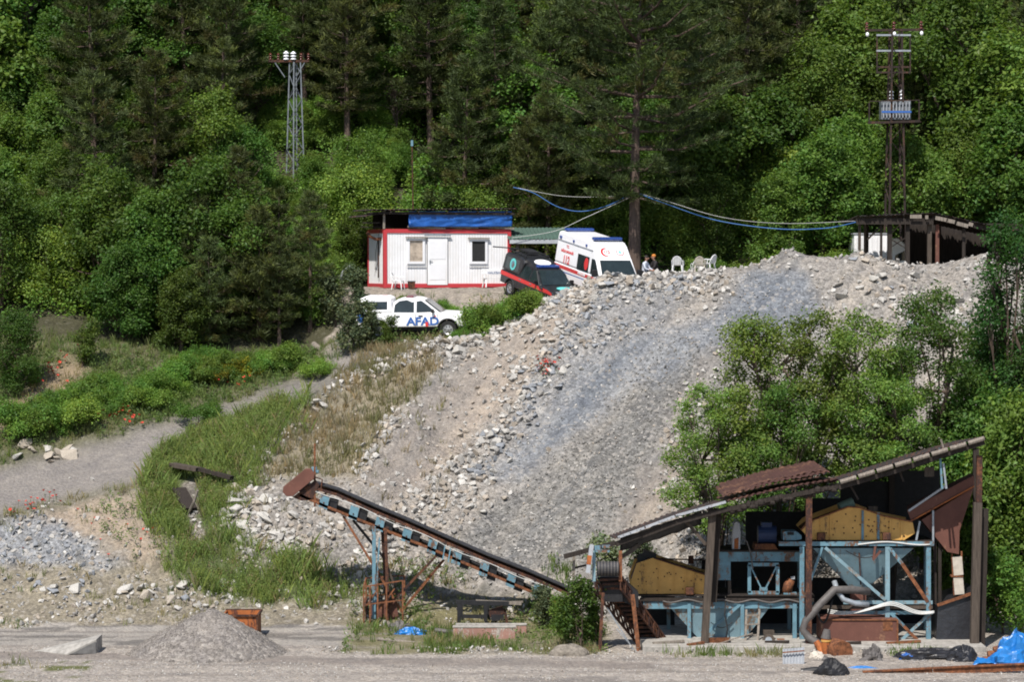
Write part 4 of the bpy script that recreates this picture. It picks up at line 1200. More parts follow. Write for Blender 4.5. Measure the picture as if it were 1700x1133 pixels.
for i in range(18):
    t0, t1 = R(150 + 240 * i / 18), R(150 + 240 * (i + 1) / 18)
    q = [(0.2 * math.cos(t0), 0.2 * math.sin(t0)), (0.2 * math.cos(t1), 0.2 * math.sin(t1)), (0.165 * math.cos(t1), 0.165 * math.sin(t1)), (0.165 * math.cos(t0), 0.165 * math.sin(t0))]
    ring.prism([fc + lx * (0.40 + a_) + up_ * b_ for a_, b_ in q], fn * 0.006)
b('smile_emblem', ring, 'redstripe')
b('emblem_cross', MB().beam(fc + lx * 0.40 - up_ * 0.09, fc + lx * 0.40 + up_ * 0.1, 0.05, 0.01, fn).beam(fc + lx * 0.32, fc + lx * 0.48, 0.05, 0.012, fn), 'teal')
def put_text(body, size, parent, loc, ex, ey, mat, name='lettering'):
    ex, ey = V(ex).normalized(), V(ey).normalized(); ez = ex.cross(ey)
    me = text_mesh(body, size); me.materials.append(M[mat])
    o = obj(name, me, parent)
    o.matrix_local = Matrix.Translation(V(loc)) @ Matrix((ex, ey, ez)).transposed().to_4x4()
    return o
put_text('112', 0.22, am, fc + lx * -0.30 + fn * 0.004, lx, up_, 'redstripe')
sidev = V((0, 0.13 / 1.55, 1)).normalized()
put_text('112', 0.52, am, (-1.62, -yf(1.5) - 0.008, 1.50), (1, 0, 0), sidev, 'redstripe')
put_text('SAĞLIK BAKANLIĞI', 0.17, am, (-1.62, -yf(1.9) - 0.008, 1.90), (1, 0, 0), sidev, 'redstripe')
put_text('T.C.', 0.18, am, (-1.62, -yf(2.15) - 0.008, 2.16), (1, 0, 0), sidev, 'redstripe')
put_text('AMBULANS', 0.17, am, (0.3, -1.016, 1.10), (1, 0, 0), (0, 0, 1), 'discwhite')

# ------------------------------------------------------------------ people sitting beside the ambulance
def person(label, loc, rz, top, cap=None, lean=0.15):
    t = thing('person', label, 'person', loc, (0, 0, rz))
    J = {}; E = []
    def j(n, p, r, par=None):
        J[n] = (V(p), r)
        if par: E.append((par, n))
    ly = -math.sin(lean)
    j('pelvis', (0, 0, 0.50), 0.15); j('waist', (0, ly * .2, 0.68), 0.13, 'pelvis'); j('chest', (0, ly * .5, 0.90), 0.15, 'waist')
    j('neck0', (0, ly * .65, 1.04), 0.07, 'chest'); j('neck', (0, ly * .75, 1.10), 0.055, 'neck0'); j('chin', (0, ly * .85 - .02, 1.16), 0.075, 'neck'); j('head', (0, ly * .9 - .01, 1.24), 0.095, 'chin'); j('crown', (0, ly * .9, 1.31), 0.07, 'head')
    for s, q in ((-1, 'l'), (1, 'r')):
        j('sh' + q, (s * .19, ly * .6, 0.99), 0.07, 'chest'); j('el' + q, (s * .25, ly * .6 - .10, 0.73), 0.048, 'sh' + q); j('wr' + q, (s * .14, ly * .6 - .34, 0.66), 0.032, 'el' + q)
        j('pa' + q, (s * .11, ly * .6 - .40, 0.64), 0.035, 'wr' + q)
        for k in range(4):
            j('f%d' % k + q, (s * (.075 + .022 * k), ly * .6 - .455 + abs(k - 1.4) * .008, 0.63), 0.010, 'pa' + q)
            j('g%d' % k + q, (s * (.075 + .020 * k), ly * .6 - .49 + abs(k - 1.4) * .012, 0.605), 0.008, 'f%d' % k + q)
        j('th' + q, (s * .065, ly * .6 - .42, 0.665), 0.010, 'pa' + q)
        j('hp' + q, (s * .10, -.04, 0.49), 0.10, 'pelvis'); j('kn' + q, (s * .14, -.44, 0.50), 0.07, 'hp' + q); j('an' + q, (s * .14, -.46, 0.09), 0.045, 'kn' + q); j('to' + q, (s * .15, -.64, 0.04), 0.035, 'an' + q)
    names = list(J); me = bpy.data.meshes.new('body')
    me.from_pydata([J[n][0] for n in names], [(names.index(a_), names.index(b_)) for a_, b_ in E], [])
    o = obj('body', me, t)
    md = o.modifiers.new("skin", 'SKIN'); sv = me.skin_vertices[0].data
    for i, n in enumerate(names): sv[i].radius = (J[n][1],) * 2
    sv[0].use_root = True
    o.modifiers.new("sub", 'SUBSURF').levels = 1
    o.modifiers['sub'].render_levels = 1
    dg = bpy.context.evaluated_depsgraph_get()
    me2 = bpy.data.meshes.new_from_object(o.evaluated_get(dg)); o.modifiers.clear(); o.data = me2
    for mm in (M[top], M['skin'], M['shirtdark']): me2.materials.append(mm)
    for p in me2.polygons:
        p.use_smooth = True; c = p.center
        p.material_index = 1 if (c.z > 1.08 or (c.y < ly * .6 - .30 and c.z > 0.58)) else (2 if c.z < 0.62 and c.y < .12 else 0)
    c = LB(t)
    hy = ly * .9 - .01
    c('hair', MB().ball((0, hy + .025, 1.285), (0.105, 0.11, 0.095), 14, 8), cap or 'hair', smooth=True)
    c('face', MB().ball((0, hy - .105, 1.225), (0.016, 0.025, 0.03), 8, 5).ball((0, hy - .095, 1.175), (0.03, 0.012, 0.01), 8, 4).ball((-.10, hy, 1.23), (0.014, 0.025, 0.035), 8, 5).ball((.10, hy, 1.23), (0.014, 0.025, 0.035), 8, 5), 'skin', smooth=True)
    c('eyes', MB().ball((-.036, hy - .09, 1.245), 0.013, 8, 5).ball((.036, hy - .09, 1.245), 0.013, 8, 5), 'hair', smooth=True)
    c('stool', MB().box((0, 0.02, 0.34), (0.42, 0.42, 0.06)).box((-.17, -.15, .16), (.05, .05, .32)).box((.17, -.15, .16), (.05, .05, .32)).box((-.17, .19, .16), (.05, .05, .32)).box((.17, .19, .16), (.05, .05, .32)), 'chair')
    return t
def stool_apart(t):
    """the seat under a person is a thing of its own"""
    for ch in list(t.children):
        if ch.name.startswith('stool'):
            ch.parent = None; ch.location = t.location; ch.rotation_euler = t.rotation_euler
            tag(ch, 'low white stool under the seated person in the ' + ('pale shirt' if 'pale' in t['label'] else 'dark jacket'), 'stool')
for lab, px, py, Y, rz, top, cap in (('person in a pale blue shirt seated beside the ambulance under the pine', 1069, 424.5, 131.2, R(60), 'shirtpale', None),
                                     ('person in a dark jacket and orange cap seated in the pine shade', 1089, 422.5, 131.6, R(-70), 'shirtdark', 'orange')):
    t = person(lab, V((PX(px, Y), Y, P(px, py, Y).z - 1.36)), rz, top, cap)
    stool_apart(t)

# ------------------------------------------------------------------ open timber shed on the right
SY = 131.0
ws_ = lambda px, py, Y=SY: P(px, py, Y)
z0 = 13.2
sh = thing('timber_shed', 'open timber shed with a sagging dark sheet roof on the upper terrace', 'shed', (PX(1430, SY), SY, z0))
def shed_post(px, py_top, w, mat, Y=SY):
    a_ = P(px, py_top, Y)
    MB().box((a_.x, Y, (z0 - .2 + a_.z) / 2), (w, w, a_.z - z0 + .2)).build('post', M[mat], sh)
for px, w, mat, Y in ((1427, .13, 'wood', SY), (1436, .11, 'wood', 134), (1463, .11, 'wooddark', SY), (1477, .22, 'wooddark', SY + .1), (1507, .18, 'wooddark', SY), (1543, .20, 'wood', SY), (1556, .17, 'rustred', SY + .1),
                      (1600, .15, 'wooddark', SY), (1650, .15, 'wooddark', SY), (1440, .12, 'wooddark', 136.5), (1500, .12, 'wooddark', 136.5), (1560, .12, 'wooddark', 136.5), (1640, .12, 'wooddark', 136.5)):
    shed_post(px, 372 if px < 1550 else 372 + (px - 1550) * 0.12, w, mat, Y)
p0, p1, p2 = ws_(1420, 360), ws_(1548, 355), ws_(1700, 388)
m = MB().corr(V((p0.x, SY - .5, p0.z)), V((p1.x - p0.x + .02, 0, p1.z - p0.z)), (0, 6.2, -.25), 18, 0.03, 0.03, 3, 0.02)
m.build('roof', M['roofrust'], sh)
MB().corr(V((p1.x, SY - .5, p1.z)), V((p2.x - p1.x, 0, p2.z - p1.z)), (0, 6.2, -.25), 22, 0.03, 0.03, 3, 0.02).build('roof', M['roofrust'], sh)
m = MB().box(((p0.x + p1.x) / 2, SY - .3, p0.z - .22), (p1.x - p0.x, .06, .30))
m.beam((p1.x, SY - .28, p1.z - .16), (p2.x, SY - .28, p2.z - .16), .08, .2)
for y in (SY + 1.5, SY + 3.5, SY + 5.4): m.beam((p0.x, y, p0.z - .15), (p1.x, y, p1.z - .15), .1, .12).beam((p1.x, y, p1.z - .16), (p2.x, y, p2.z - .16), .1, .12)
m.build('roof_beam', M['wooddark'], sh)
m = MB()
for px0, px1, py, dz in ((1508, 1527, 360, 0), (1533, 1538, 361, 0), (1550, 1570, 362, -4), (1568, 1582, 366, -3), (1585, 1604, 371, -5), (1605, 1612, 372, -2)):
    a_, c_ = ws_(px0, py), ws_(px1, py - dz)
    MB().beam((a_.x, SY - .56, a_.z), (c_.x, SY - .56, c_.z), .04, .18).build('loose_board', M['woodgrey'], sh)
MB().beam(ws_(1440, 398), ws_(1462, 376), .09).build('brace', M['wooddark'], sh)
for a_, c_ in (((1480, 410), (1503, 395)), ((1480, 398), (1503, 412))): MB().beam(ws_(*a_), ws_(*c_), .05).build('brace', M['wooddark'], sh)
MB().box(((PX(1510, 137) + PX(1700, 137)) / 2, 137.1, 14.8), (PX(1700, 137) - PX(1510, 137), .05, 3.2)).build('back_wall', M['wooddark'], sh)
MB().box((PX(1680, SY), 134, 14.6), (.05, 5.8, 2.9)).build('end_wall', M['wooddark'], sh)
wc = thing('white_container', 'plain white storage container standing behind the open timber shed', 'container', (PX(1450, 137.8), 138.9, 13.4))
a_, c_ = P(1418, 389, 137.8), P(1476, 440, 137.8)
MB().box(((a_.x + c_.x) / 2, 138.9, (13.3 + a_.z) / 2), (c_.x - a_.x, 2.2, a_.z - 13.3)).build('body', M['white'], wc, bevel=0.03)
m = MB()
for i in range(7): m.box((a_.x + .12 + (c_.x - a_.x - .24) * i / 6, 137.785, (13.5 + a_.z) / 2), (.05, .03, a_.z - 13.8))
m.build('rib', M['white'], wc)
MB().box(((a_.x + c_.x) / 2, 138.9, a_.z + .03), (c_.x - a_.x + .1, 2.3, .06)).build('roof', M['galv'], wc)
# white cab-like machine body seen between the posts
vp = [P(1481, 397, 136), P(1490, 395, 136), P(1503, 405, 136), P(1503, 445, 136), P(1481, 445, 136)]
vt = thing('parked_van', 'white front of a parked vehicle half hidden behind the shed posts', 'vehicle', (vp[0].x, 137, 13.4))
MB().prism(vp, (0, 1.7, 0)).build('body', M['whitecar'], vt, bevel=0.05)
MB().prism([P(1486, 424, 135.98), P(1502, 416, 135.98), P(1502, 432, 135.98), P(1486, 434, 135.98)], (0, -.02, 0)).build('windshield', M['glass'], vt)

# ------------------------------------------------------------------ pylons and cables
def lattice(t, base, hgt, w0, w1, mat, r, bays, yaw=0.0):
    rot = Matrix.Rotation(yaw, 3, 'Z'); base = V(base)
    c = lambda sx, sy, f: base + rot @ V((sx * (w0 + (w1 - w0) * f) / 2, sy * (w0 + (w1 - w0) * f) / 2, hgt * f))
    cs = [(-1, -1), (1, -1), (1, 1), (-1, 1)]
    for q in cs: MB().angle(c(*q, 0), c(*q, 1), r * 1.5, r * .3).build('leg', mat, t)
    m = MB()
    for k in range(4):
        q, q2 = cs[k], cs[(k + 1) % 4]
        for i in range(bays):
            f0, f1 = i / bays, (i + 1) / bays
            if (i + k) % 2: m.beam(c(*q, f0), c(*q2, f1), r * .8, r * .3)
            else: m.beam(c(*q2, f0), c(*q, f1), r * .8, r * .3)
    m.build('lattice_bracing', mat, t)
    return c
def insulator(base, h, r, mat, parent, name='insulator'):
    prof = []
    for i in range(3):
        z = h * i / 3
        prof += [(r * .45, z), (r, z + h * .06), (r * .9, z + h * .14), (r * .45, z + h * .24)]
    prof += [(r * .3, h)]
    return MB().lathe(prof, base, (0, 0, 1), 14).build(name, mat, parent, smooth=True)
PY = 145.4
pb = P(487, 285, PY); pt = P(480, 103, PY)
pyl = thing('lattice_pylon', 'slim grey lattice pylon with white and brown insulators rising from the forest', 'pylon', (pb.x, PY, pb.z - 1.5))
lattice(pyl, (pb.x + .1, PY, pb.z - 1.5), pt.z - pb.z + 1.5, 0.74, 0.42, M['pylongrey'], 0.045, 11, R(38))
ca, cb = P(446, 101, PY), P(513, 101, PY)
arm = MB().beam(ca, cb, .12, .10).beam(V(ca) + V((.1, .5, 0)), V(cb) + V((-.1, .5, 0)), .08, .08).build('cross_arm', M['rustdark'], pyl)
MB().beam(P(456, 103, PY), P(473, 128, PY), .05).beam(P(506, 103, PY), P(490, 130, PY), .05).build('arm_brace', M['pylongrey'], pyl)
for px, mt, h, r in ((449, 'porcbrown', .38, .10), (462, 'porcbrown', .38, .09), (475, 'porc', .48, .17), (487, 'porc', .46, .17), (500, 'porcbrown', .38, .09), (512, 'porcbrown', .38, .09)):
    insulator(P(px, 99.5, PY), h, r, M[mt], pyl)
PY = 139.0
pb = P(1486, 360, PY); pt = P(1484, 52, PY)
tp = thing('transformer_pylon', 'rusty lattice pylon carrying a grey transformer behind the timber shed', 'pylon', (pb.x, PY, 13.4))
lattice(tp, (pb.x, PY, 13.4), pt.z - 13.4, 0.92, 0.50, M['pylon'], 0.065, 16, R(8))
for px in (1456, 1511): MB().beam(P(px, 56, PY - .2), P(px, 122, PY - .2), .07).build('frame_post', M['pylon'], tp)
for py in (58, 84, 111, 120): MB().beam(P(1455, py, PY - .22), P(1512, py, PY - .22), .06, .09).build('frame_bar', M['greysteel'] if py in (84, 58) else M['pylon'], tp)
MB().beam(P(1436, 50, PY - .2), P(1534, 49, PY - .2), .10, .12).build('cross_arm', M['pylon'], tp)
for px, py in ((1439, 50), (1484, 49), (1529, 48)):
    o = insulator(P(px, py, PY - .2), .42, .11, M['porcbrown'], tp)
    MB().ball(P(px + 1, py + 7, PY - .35), (.09, .09, .12), 10, 6).build('insulator_bell', M['porc'], tp, smooth=True)
# platform and transformer
MB().beam(P(1441, 204, PY - .4), P(1527, 201, PY - .4), .1, .12).beam(P(1441, 204, PY + .7), P(1527, 201, PY + .7), .1, .12).box(P(1484, 203, PY + .15), (2.6, 1.2, .05)).build('platform', M['pylon'], tp)
MB().beam(P(1443, 170, PY - .42), P(1443, 204, PY - .42), .07).beam(P(1526, 168, PY - .42), P(1526, 202, PY - .42), .07).beam(P(1443, 168, PY - .42), P(1527, 166, PY - .42), .05).build('railing', M['pylon'], tp)
a_, c_ = P(1462, 167, PY), P(1511, 199, PY)
tr = MB().span((a_.x, PY - .25, c_.z), (c_.x, PY + .55, a_.z)).build('transformer', M['pylongrey'], tp, bevel=0.03)
m = MB()
for i in range(9): m.box((a_.x + .1 + (c_.x - a_.x - .2) * i / 8, PY - .33, (a_.z + c_.z) / 2), (.04, .14, (a_.z - c_.z) * .8))
m.build('cooling_fin', M['trafo'], tr)
MB().box(((a_.x + c_.x) / 2, PY - .41, (a_.z + c_.z) / 2 - .1), (c_.x - a_.x, .02, .10)).build('blue_band', M['bluestripe'], tr)
for px in (1480, 1497): insulator(P(px, 165, PY), .5, .12, M['porc'], tr, 'bushing')
mast = thing('antenna_mast', 'thin dark pole with a small box on top behind the cabin roof', 'pole', V((PX(685, 138.5), 138.5, 13.2)))
a_ = P(684, 236, 138.5)
MB().tube([(a_.x + .1, 138.5, 13.2), (a_.x, 138.5, a_.z)], 0.035, 6).build('pole', M['rustdark'], mast)
MB().box((a_.x, 138.5, a_.z - .05), (.12, .12, .3)).build('aerial_box', M['bluesteel'], mast)
def cable(label, pts, Y0, Y1, r, mat, sag_pts=10):
    P3 = []
    n = len(pts)
    for i, (px, py) in enumerate(pts): P3.append(P(px, py, Y0 + (Y1 - Y0) * i / (n - 1)))
    out = []
    for i in range(n - 1):
        p0 = P3[max(i - 1, 0)]; p1 = P3[i]; p2 = P3[i + 1]; p3 = P3[min(i + 2, n - 1)]
        for k in range(sag_pts):
            t = k / sag_pts
            out.append(0.5 * ((2 * p1) + (p2 - p0) * t + (2 * p0 - 5 * p1 + 4 * p2 - p3) * t * t + (3 * p1 - p0 - 3 * p2 + p3) * t ** 3))
    out.append(P3[-1])
    return tag(MB().tube(out, r, 6).build('cable', M[mat], smooth=True), label, 'cable')
cable('thick blue cable sagging from the trees to the big pine trunk', [(852, 311), (885, 320), (925, 343), (965, 351), (1010, 341), (1046, 322)], 136, 135.4, 0.018, 'cableblue')
cable('thin pale wire running nearly level to the big pine trunk', [(860, 312), (930, 325), (1000, 327), (1046, 322)], 136.2, 135.4, 0.009, 'cablewhite')
cable('thin white wire rising from the green lean-to to the big pine trunk', [(850, 395), (920, 384), (975, 360), (1030, 335), (1048, 326)], 134.8, 135.4, 0.012, 'cablewhite')
cable('thick blue cable sagging from the pine trunk to the timber shed', [(1062, 322), (1110, 340), (1190, 366), (1290, 380), (1370, 379), (1421, 369)], 135.4, 131.2, 0.020, 'cableblue')
cable('thin pale wire sagging above the blue cable to the timber shed', [(1062, 321), (1110, 335), (1200, 361), (1300, 371), (1421, 367)], 135.5, 131.3, 0.009, 'cablewhite')
# ------------------------------------------------------------------ belt conveyor
YC = 107.0
cv = thing('belt_conveyor', 'long rusty belt conveyor sloping up leftward on steel legs with light blue side boxes', 'conveyor', (PX(640, YC), YC, G(PX(640, YC), YC)))
q = lambda px, py, Y=YC: P(px, py, Y)
DY = 0.95
top = [(519, 806), (560, 818), (620, 845), (680, 870), (740, 897), (811, 928), (880, 955), (946, 984)]
bot = [(497, 824), (540, 843), (602, 868), (660, 891), (740, 924), (800, 950), (870, 980), (942, 1012)]
# belt: a loop of rubber, troughed at the edges
m = MB()
for i in range(len(top) - 1):
    a_, c_ = q(*top[i]), q(*top[i + 1])
    for y0, y1, dz0, dz1 in ((0.02, 0.25, .06, 0), (0.25, DY - .25, 0, 0), (DY - .25, DY - .02, 0, .06)):
        vs = [V((a_.x, YC + y0, a_.z + dz0 + .03)), V((c_.x, YC + y0, c_.z + dz0 + .03)), V((c_.x, YC + y1, c_.z + dz1 + .03)), V((a_.x, YC + y1, a_.z + dz1 + .03))]
        m.prism(vs, (0, 0, 0.035))
m.build('belt', M['belt'], cv)
m = MB()
rl = [(x, y - 7) for x, y in bot[1:]]
m.tube([q(x, y) + V((0, DY / 2, 0)) for x, y in rl], 0.07, 8)
m.build('return_belt', M['black'], cv)
for y, nm in ((0, 'side_rail'), (DY, 'side_rail')):
    m = MB()
    for i in range(len(top) - 1):
        a_, c_ = q(*top[i]) + V((0, y, -.10)), q(*top[i + 1]) + V((0, y, -.10))
        m.beam(a_, c_, .06, .11)
    m.build(nm, M['rustdark'], cv)
    m = MB()
    for i in range(len(bot) - 1): m.angle(q(*bot[i]) + V((0, y, 0)), q(*bot[i + 1]) + V((0, y, 0)), .10, .02)
    m.build('bottom_rail', M['rust'], cv)
def belt_py(px): return np.interp(px, [t[0] for t in top], [t[1] for t in top])
m = MB(); m.tube([q(px, belt_py(px) + 9 + 2 * math.sin(px * .06)) + V((0, -.07, 0)) for px in range(524, 946, 12)], 0.016, 5)
m.build('hanging_cable', M['cablewhite'], cv)
for px in (538, 587, 630, 675, 717, 758, 803, 848, 892):
    yt = belt_py(px) + 13
    w_ = 12.5
    a_, c_, d_, e_ = q(px - w_ / 2 + 2, yt - 4), q(px + w_ / 2 + 3, yt + 1), q(px + w_ / 2 - 1, yt + 22), q(px - w_ / 2 - 3, yt + 17)
    bx = MB().prism([p + V((0, -.05, 0)) for p in (a_, c_, d_, e_)], (0, .03, 0)).build('guard_plate', M['bluesteel'], cv)
    e2 = V(((c_ - a_).x * 1.25, 0, (c_ - a_).z * 1.0 - .1))
    MB().prism([p + V((0, .06, 0)) + e2 * .8 for p in (a_, c_, d_, e_)], (0, DY - .12, 0)).build('shaded_box_inside', M['black'], bx)  # black block stands in for the shaded inside of the blue box
    MB().box((a_ + d_) / 2 + V((-.02, -.065, -.04)), (.05, .03, .06)).build('bolt', M['rustdark'], bx)
for px in (737, 746): MB().beam(q(px + 2, belt_py(px) + 11) + V((0, -.04, 0)), q(px - 2, belt_py(px) + 34) + V((0, -.04, 0)), .09, .05).build('cross_post', M['bluesteel'], cv)
for i in range(14):
    px = 540 + i * 29; MB().beam(q(px, belt_py(px) + 8), q(px, belt_py(px) + 8) + V((0, DY, 0)), .06).build('cross_bar', M['rustdark'], cv)
# head end
hd = [(471, 808), (508, 778), (517, 778), (523, 787), (522, 795), (487, 824), (476, 824), (470, 817)]
MB().prism([q(*p) + V((0, -.22, 0)) for p in hd], (0, .14, 0)).build('belt_guard', M['rustred'], cv, bevel=0.02)
MB().prism([q(*p) + V((0, -.05, 0)) for p in [(486, 826), (524, 797), (530, 806), (518, 830), (500, 832)]], (0, .1, 0)).build('head_plate', M['rustdark'], cv)
MB().cyl(q(505, 812) + V((0, .03, 0)), q(505, 812) + V((0, DY - .03, 0)), .24, n=18).build('head_drum', M['black'], cv)
MB().box(q(521, 781) + V((0, .12, 0)), (.22, .3, .25)).box(q(527, 784) + V((0, .1, 0)), (.1, .2, .12)).build('motor', M['bluesteel'], cv, bevel=.03)
MB().beam(q(522.5, 737), q(522.5, 842), .075).build('mast', M['rust'], cv)
MB().tube([q(524, 793), q(535, 797), q(533, 812)], .03, 6).build('bracket', M['rustdark'], cv)
for a_, c_ in (((505, 826), (512, 806)), ((508, 832), (532, 812))): MB().beam(q(*a_) + V((0, .1, 0)), q(*c_) + V((0, .1, 0)), .07).build('strut', M['bluesteel'], cv)
# legs
gY = lambda px, Y: G(PX(px, Y), Y)
def leg(px0, py0, px1, py1, Y0, Y1, w, mat, nm='leg'):
    MB().beam(P(px0, py0, Y0), P(px1, py1, Y1), w, w).build(nm, M[mat], cv)
leg(621, 874, 621, 1028, YC, YC, .14, 'bluesteel'); leg(636, 876, 645, 1030, YC + DY, YC + DY, .19, 'rustdark')
leg(640, 880, 645, 1030, YC, YC, .12, 'rustdark'); leg(619, 885, 626, 1030, YC + DY, YC + DY, .09, 'rustdark')
for a_ in ((630, 893, 624, 1000, YC, YC, .06, 'bluesteel'), (570, 858, 668, 1018, YC + .1, YC + .3, .09, 'rust'), (586, 864, 640, 930, YC + DY, YC + DY, .10, 'black'), (640, 930, 672, 1024, YC + DY, YC + DY, .08, 'wood'),
           (724, 924, 640, 1012, YC, YC, .09, 'rustdark'), (737, 930, 660, 1024, YC + DY, YC + DY, .10, 'rust'), (619, 880, 645, 877, YC, YC, .08, 'rustdark')): leg(*a_, nm='brace')
# railed cage round its foot
cg = thing('steel_cage', 'rusty railed steel cage around the foot of the conveyor legs', 'cage', (PX(635, YC - .35), YC - .35, G(PX(635, YC - .35), YC - .35)))
Yg = YC - .35; x0, x1 = PX(603, Yg), PX(668, Yg); zt = P(635, 969, Yg).z; zb_ = cg.location.z
m = MB()
for x, y, dz in ((x0, Yg, -.18), (x0 + .25, Yg, -.1), (x0 + .55, Yg, 0), (x1, Yg, .1), (x0, Yg + 1.7, .0), (x1, Yg + 1.7, .1), (x0 + .9, Yg, 0)): m.box((x, y, (zt + zb_ + dz) / 2), (.06, .06, zt - zb_ + dz))
m.build('cage_post', M['rust'], cg)
m = MB()
for z, dz in ((zt, .2), ((zt + zb_) / 2 + .1, .14)): m.beam((x0, Yg, z - .15), (x1, Yg, z + dz - .1), .05).beam((x0, Yg + 1.7, z), (x1, Yg + 1.7, z + .1), .05).beam((x0, Yg, z - .15), (x0, Yg + 1.7, z), .05)
m.build('rail', M['rust'], cg)
MB().prism([(x0 + .2, Yg + .5, zb_), (x1 - .15, Yg + .5, zb_), (x1 - .3, Yg + .5, zb_ + .95), (x0 + .25, Yg + .5, zb_ + .8)], (0, .03, 0)).box((x0 + .05, Yg + .9, zb_ + .45), (.03, 1.2, .8)).build('plate', M['rustred'], cg)
for px0, px1 in ((606, 628), (632, 655)): MB().beam(P(px0, 1010, Yg + .1), P(px1, 978, Yg + .1), .05).build('diagonal', M['rust'], cg)

# ------------------------------------------------------------------ roofed screening plant
YF, YB = 100.6, 106.0
f = lambda px, py, Y=YF: P(px, py, Y)
pad = MB().span((PX(1068, 99.6), 99.6, -.2), (PX(1640, 99.6), 107.2, .22)).build('concrete_pad', M['concrete'], bevel=.03)
tag(pad, 'long low concrete pad under the roofed screening plant', 'concrete pad')
rs = thing('plant_roof', 'long crooked sloping sheet roof on tall posts over the yellow and blue machines', 'roof shelter', (PX(1343, YF), YF, .22))
def rpost(px0, py0, px1, py1, w, mat, Y=YF, nm='post'):
    MB().beam(P(px0, py0, Y), P(px1, py1, Y), w, w).build(nm, M[mat], rs)
rpost(1183, 846, 1169, 1080, .27, 'wood', YF - .1); rpost(1193, 845, 1184, 1000, .24, 'wooddark', YF + .35)
rpost(1343, 812, 1342, 1076, .22, 'rustdark', YF - .2)
rpost(1626, 757, 1625, 840, .20, 'rustdark', YF - .1); rpost(1623, 835, 1617, 1082, .30, 'wood', YF - .1); rpost(1634, 845, 1628, 1075, .28, 'wooddark', YF + .3)
for px, py in ((1180, 850), (1343, 815), (1480, 780), (1620, 745)): rpost(px, py, px, 1060, .22, 'wooddark', YB, 'rear_post')
# sheets: each section its own slope
def roof_sec(pts, Y0, Y1, dz, n, nm, mat, lift=0):
    for i in range(len(pts) - 1):
        a_, c_ = P(*pts[i], Y0), P(*pts[i + 1], Y0)
        MB().corr(V((a_.x, Y0, a_.z + lift)), c_ - a_, (0, Y1 - Y0, dz), n, .035, .03, 4, .02).build(nm, M[mat], rs)
roof_sec([(1022, 896), (1062, 882), (1130, 856), (1212, 834)], YF - .5, YB + .3, -.52, 7, 'roof_sheet', 'roofrust')
roof_sec([(1210, 834), (1300, 812), (1392, 797)], YF - .5, YB + .2, -.40, 9, 'roof_sheet', 'rustsheet')
roof_sec([(1200, 830), (1290, 806), (1378, 790)], YF + .2, YB - 1.5, .02, 9, 'rust_sheet', 'rustsheet', .10)
roof_sec([(1205, 829), (1285, 806), (1368, 789)], YF + .8, YB - 1.2, .10, 7, 'rust_sheet', 'rustsheet', .16)
roof_sec([(1388, 801), (1470, 777), (1550, 751), (1636, 727)], YF - .5, YB + .4, -.56, 8, 'roof_sheet', 'roofrust')
m = MB()
segs = [(936, 921, 1022, 898), (1022, 900, 1066, 884), (1066, 886, 1135, 860), (1135, 861, 1215, 840), (1215, 841, 1300, 820), (1300, 822, 1392, 803), (1392, 806, 1470, 783), (1470, 784, 1550, 758), (1550, 757, 1634, 730)]
for a0, b0, a1, b1 in segs:
    m.beam(P(a0, b0 + 4, YF - .35), P(a1, b1 + 4, YF - .35), .14, .17)
    if a0 > 1000: m.beam(P(a0, b0 + 5, YB - .1), P(a1, b1 + 5, YB - .1), .14, .17); m.beam(P(a0, b0 + 5, 103.2), P(a1, b1 + 5, 103.2), .12, .15)
m.build('roof_beam', M['wooddark'], rs)
m = MB()
for i in range(8):
    t0, t1 = i / 8 + .012, (i + 1) / 8 - .004
    x0_, y0_ = 1392 + 243 * t0, 801 - 74 * t0; x1_, y1_ = 1392 + 243 * t1, 801 - 74 * t1
    m.tube([P(x0_, y0_ + 1, YF - .56), P(x1_, y1_ + 1, YF - .56)], .085, 8)
m.build('edge_log', M['woodgrey'], rs)
m = MB()
for a0, b0, a1, b1 in ((1026, 894, 1070, 878), (1072, 877, 1120, 859), (1122, 858, 1205, 835)): m.beam(P(a0, b0 - 1, YF - .55), P(a1, b1 - 1, YF - .55), .05, .09)
m.build('edge_board', M['galv'], rs)
m = MB()
rg = random.Random(5)
for i in range(26):
    px = 1215 + i * 6.8; py = np.interp(px, [1215, 1392], [846, 808])
    m.ball(P(px, py + rg.uniform(-2, 5), YF - .42 + rg.uniform(-.05, .2)), (rg.uniform(.08, .18), .14, rg.uniform(.07, .17)), 7, 5)
m.build('hanging_debris', M['wooddark'], rs)
m = MB()
for i in range(18):
    px = 1210 + i * 10; py = np.interp(px, [1205, 1392], [832, 795])
    m.box(P(px, py - 2, 101.2 + rg.uniform(0, 3)), (rg.uniform(.12, .4), .3, .08), Matrix.Rotation(rg.uniform(-.5, .5), 3, 'Y'))
m.build('roof_weight', M['woodgrey'], rs)
for a_ in ((1139, 867, 1172, 905, .12, 'wood'), (1062, 905, 1026, 930, .16, 'wood'), (1408, 800, 1425, 830, .07, 'wooddark'), (1490, 775, 1500, 800, .08, 'wooddark')): rpost(*a_, nm='roof_brace')
cl = cloth('hanging_sheet', P(1030, 893, YF + .3), P(1165, 848, YF + .3) - P(1030, 893, YF + .3), (0, .3, -.55), 40, 8, .14, 12, 'tarpblack', rs)
for a_, c_, dx, mt in (((1562, 730), (1566, 745), 0, 'woodgrey'), ((1560, 745), (1564, 812), 0, 'bluesteel'), ((1566, 770), (1571, 812), 0, 'greysteel')):
    MB().beam(P(*a_, YF - .2), P(*c_, YF - .2), .07).build('upright', M[mt], rs)
MB().box(P(1543, 784, YF + .2), (.36, .04, .36)).build('small_board', M['wood'], rs)
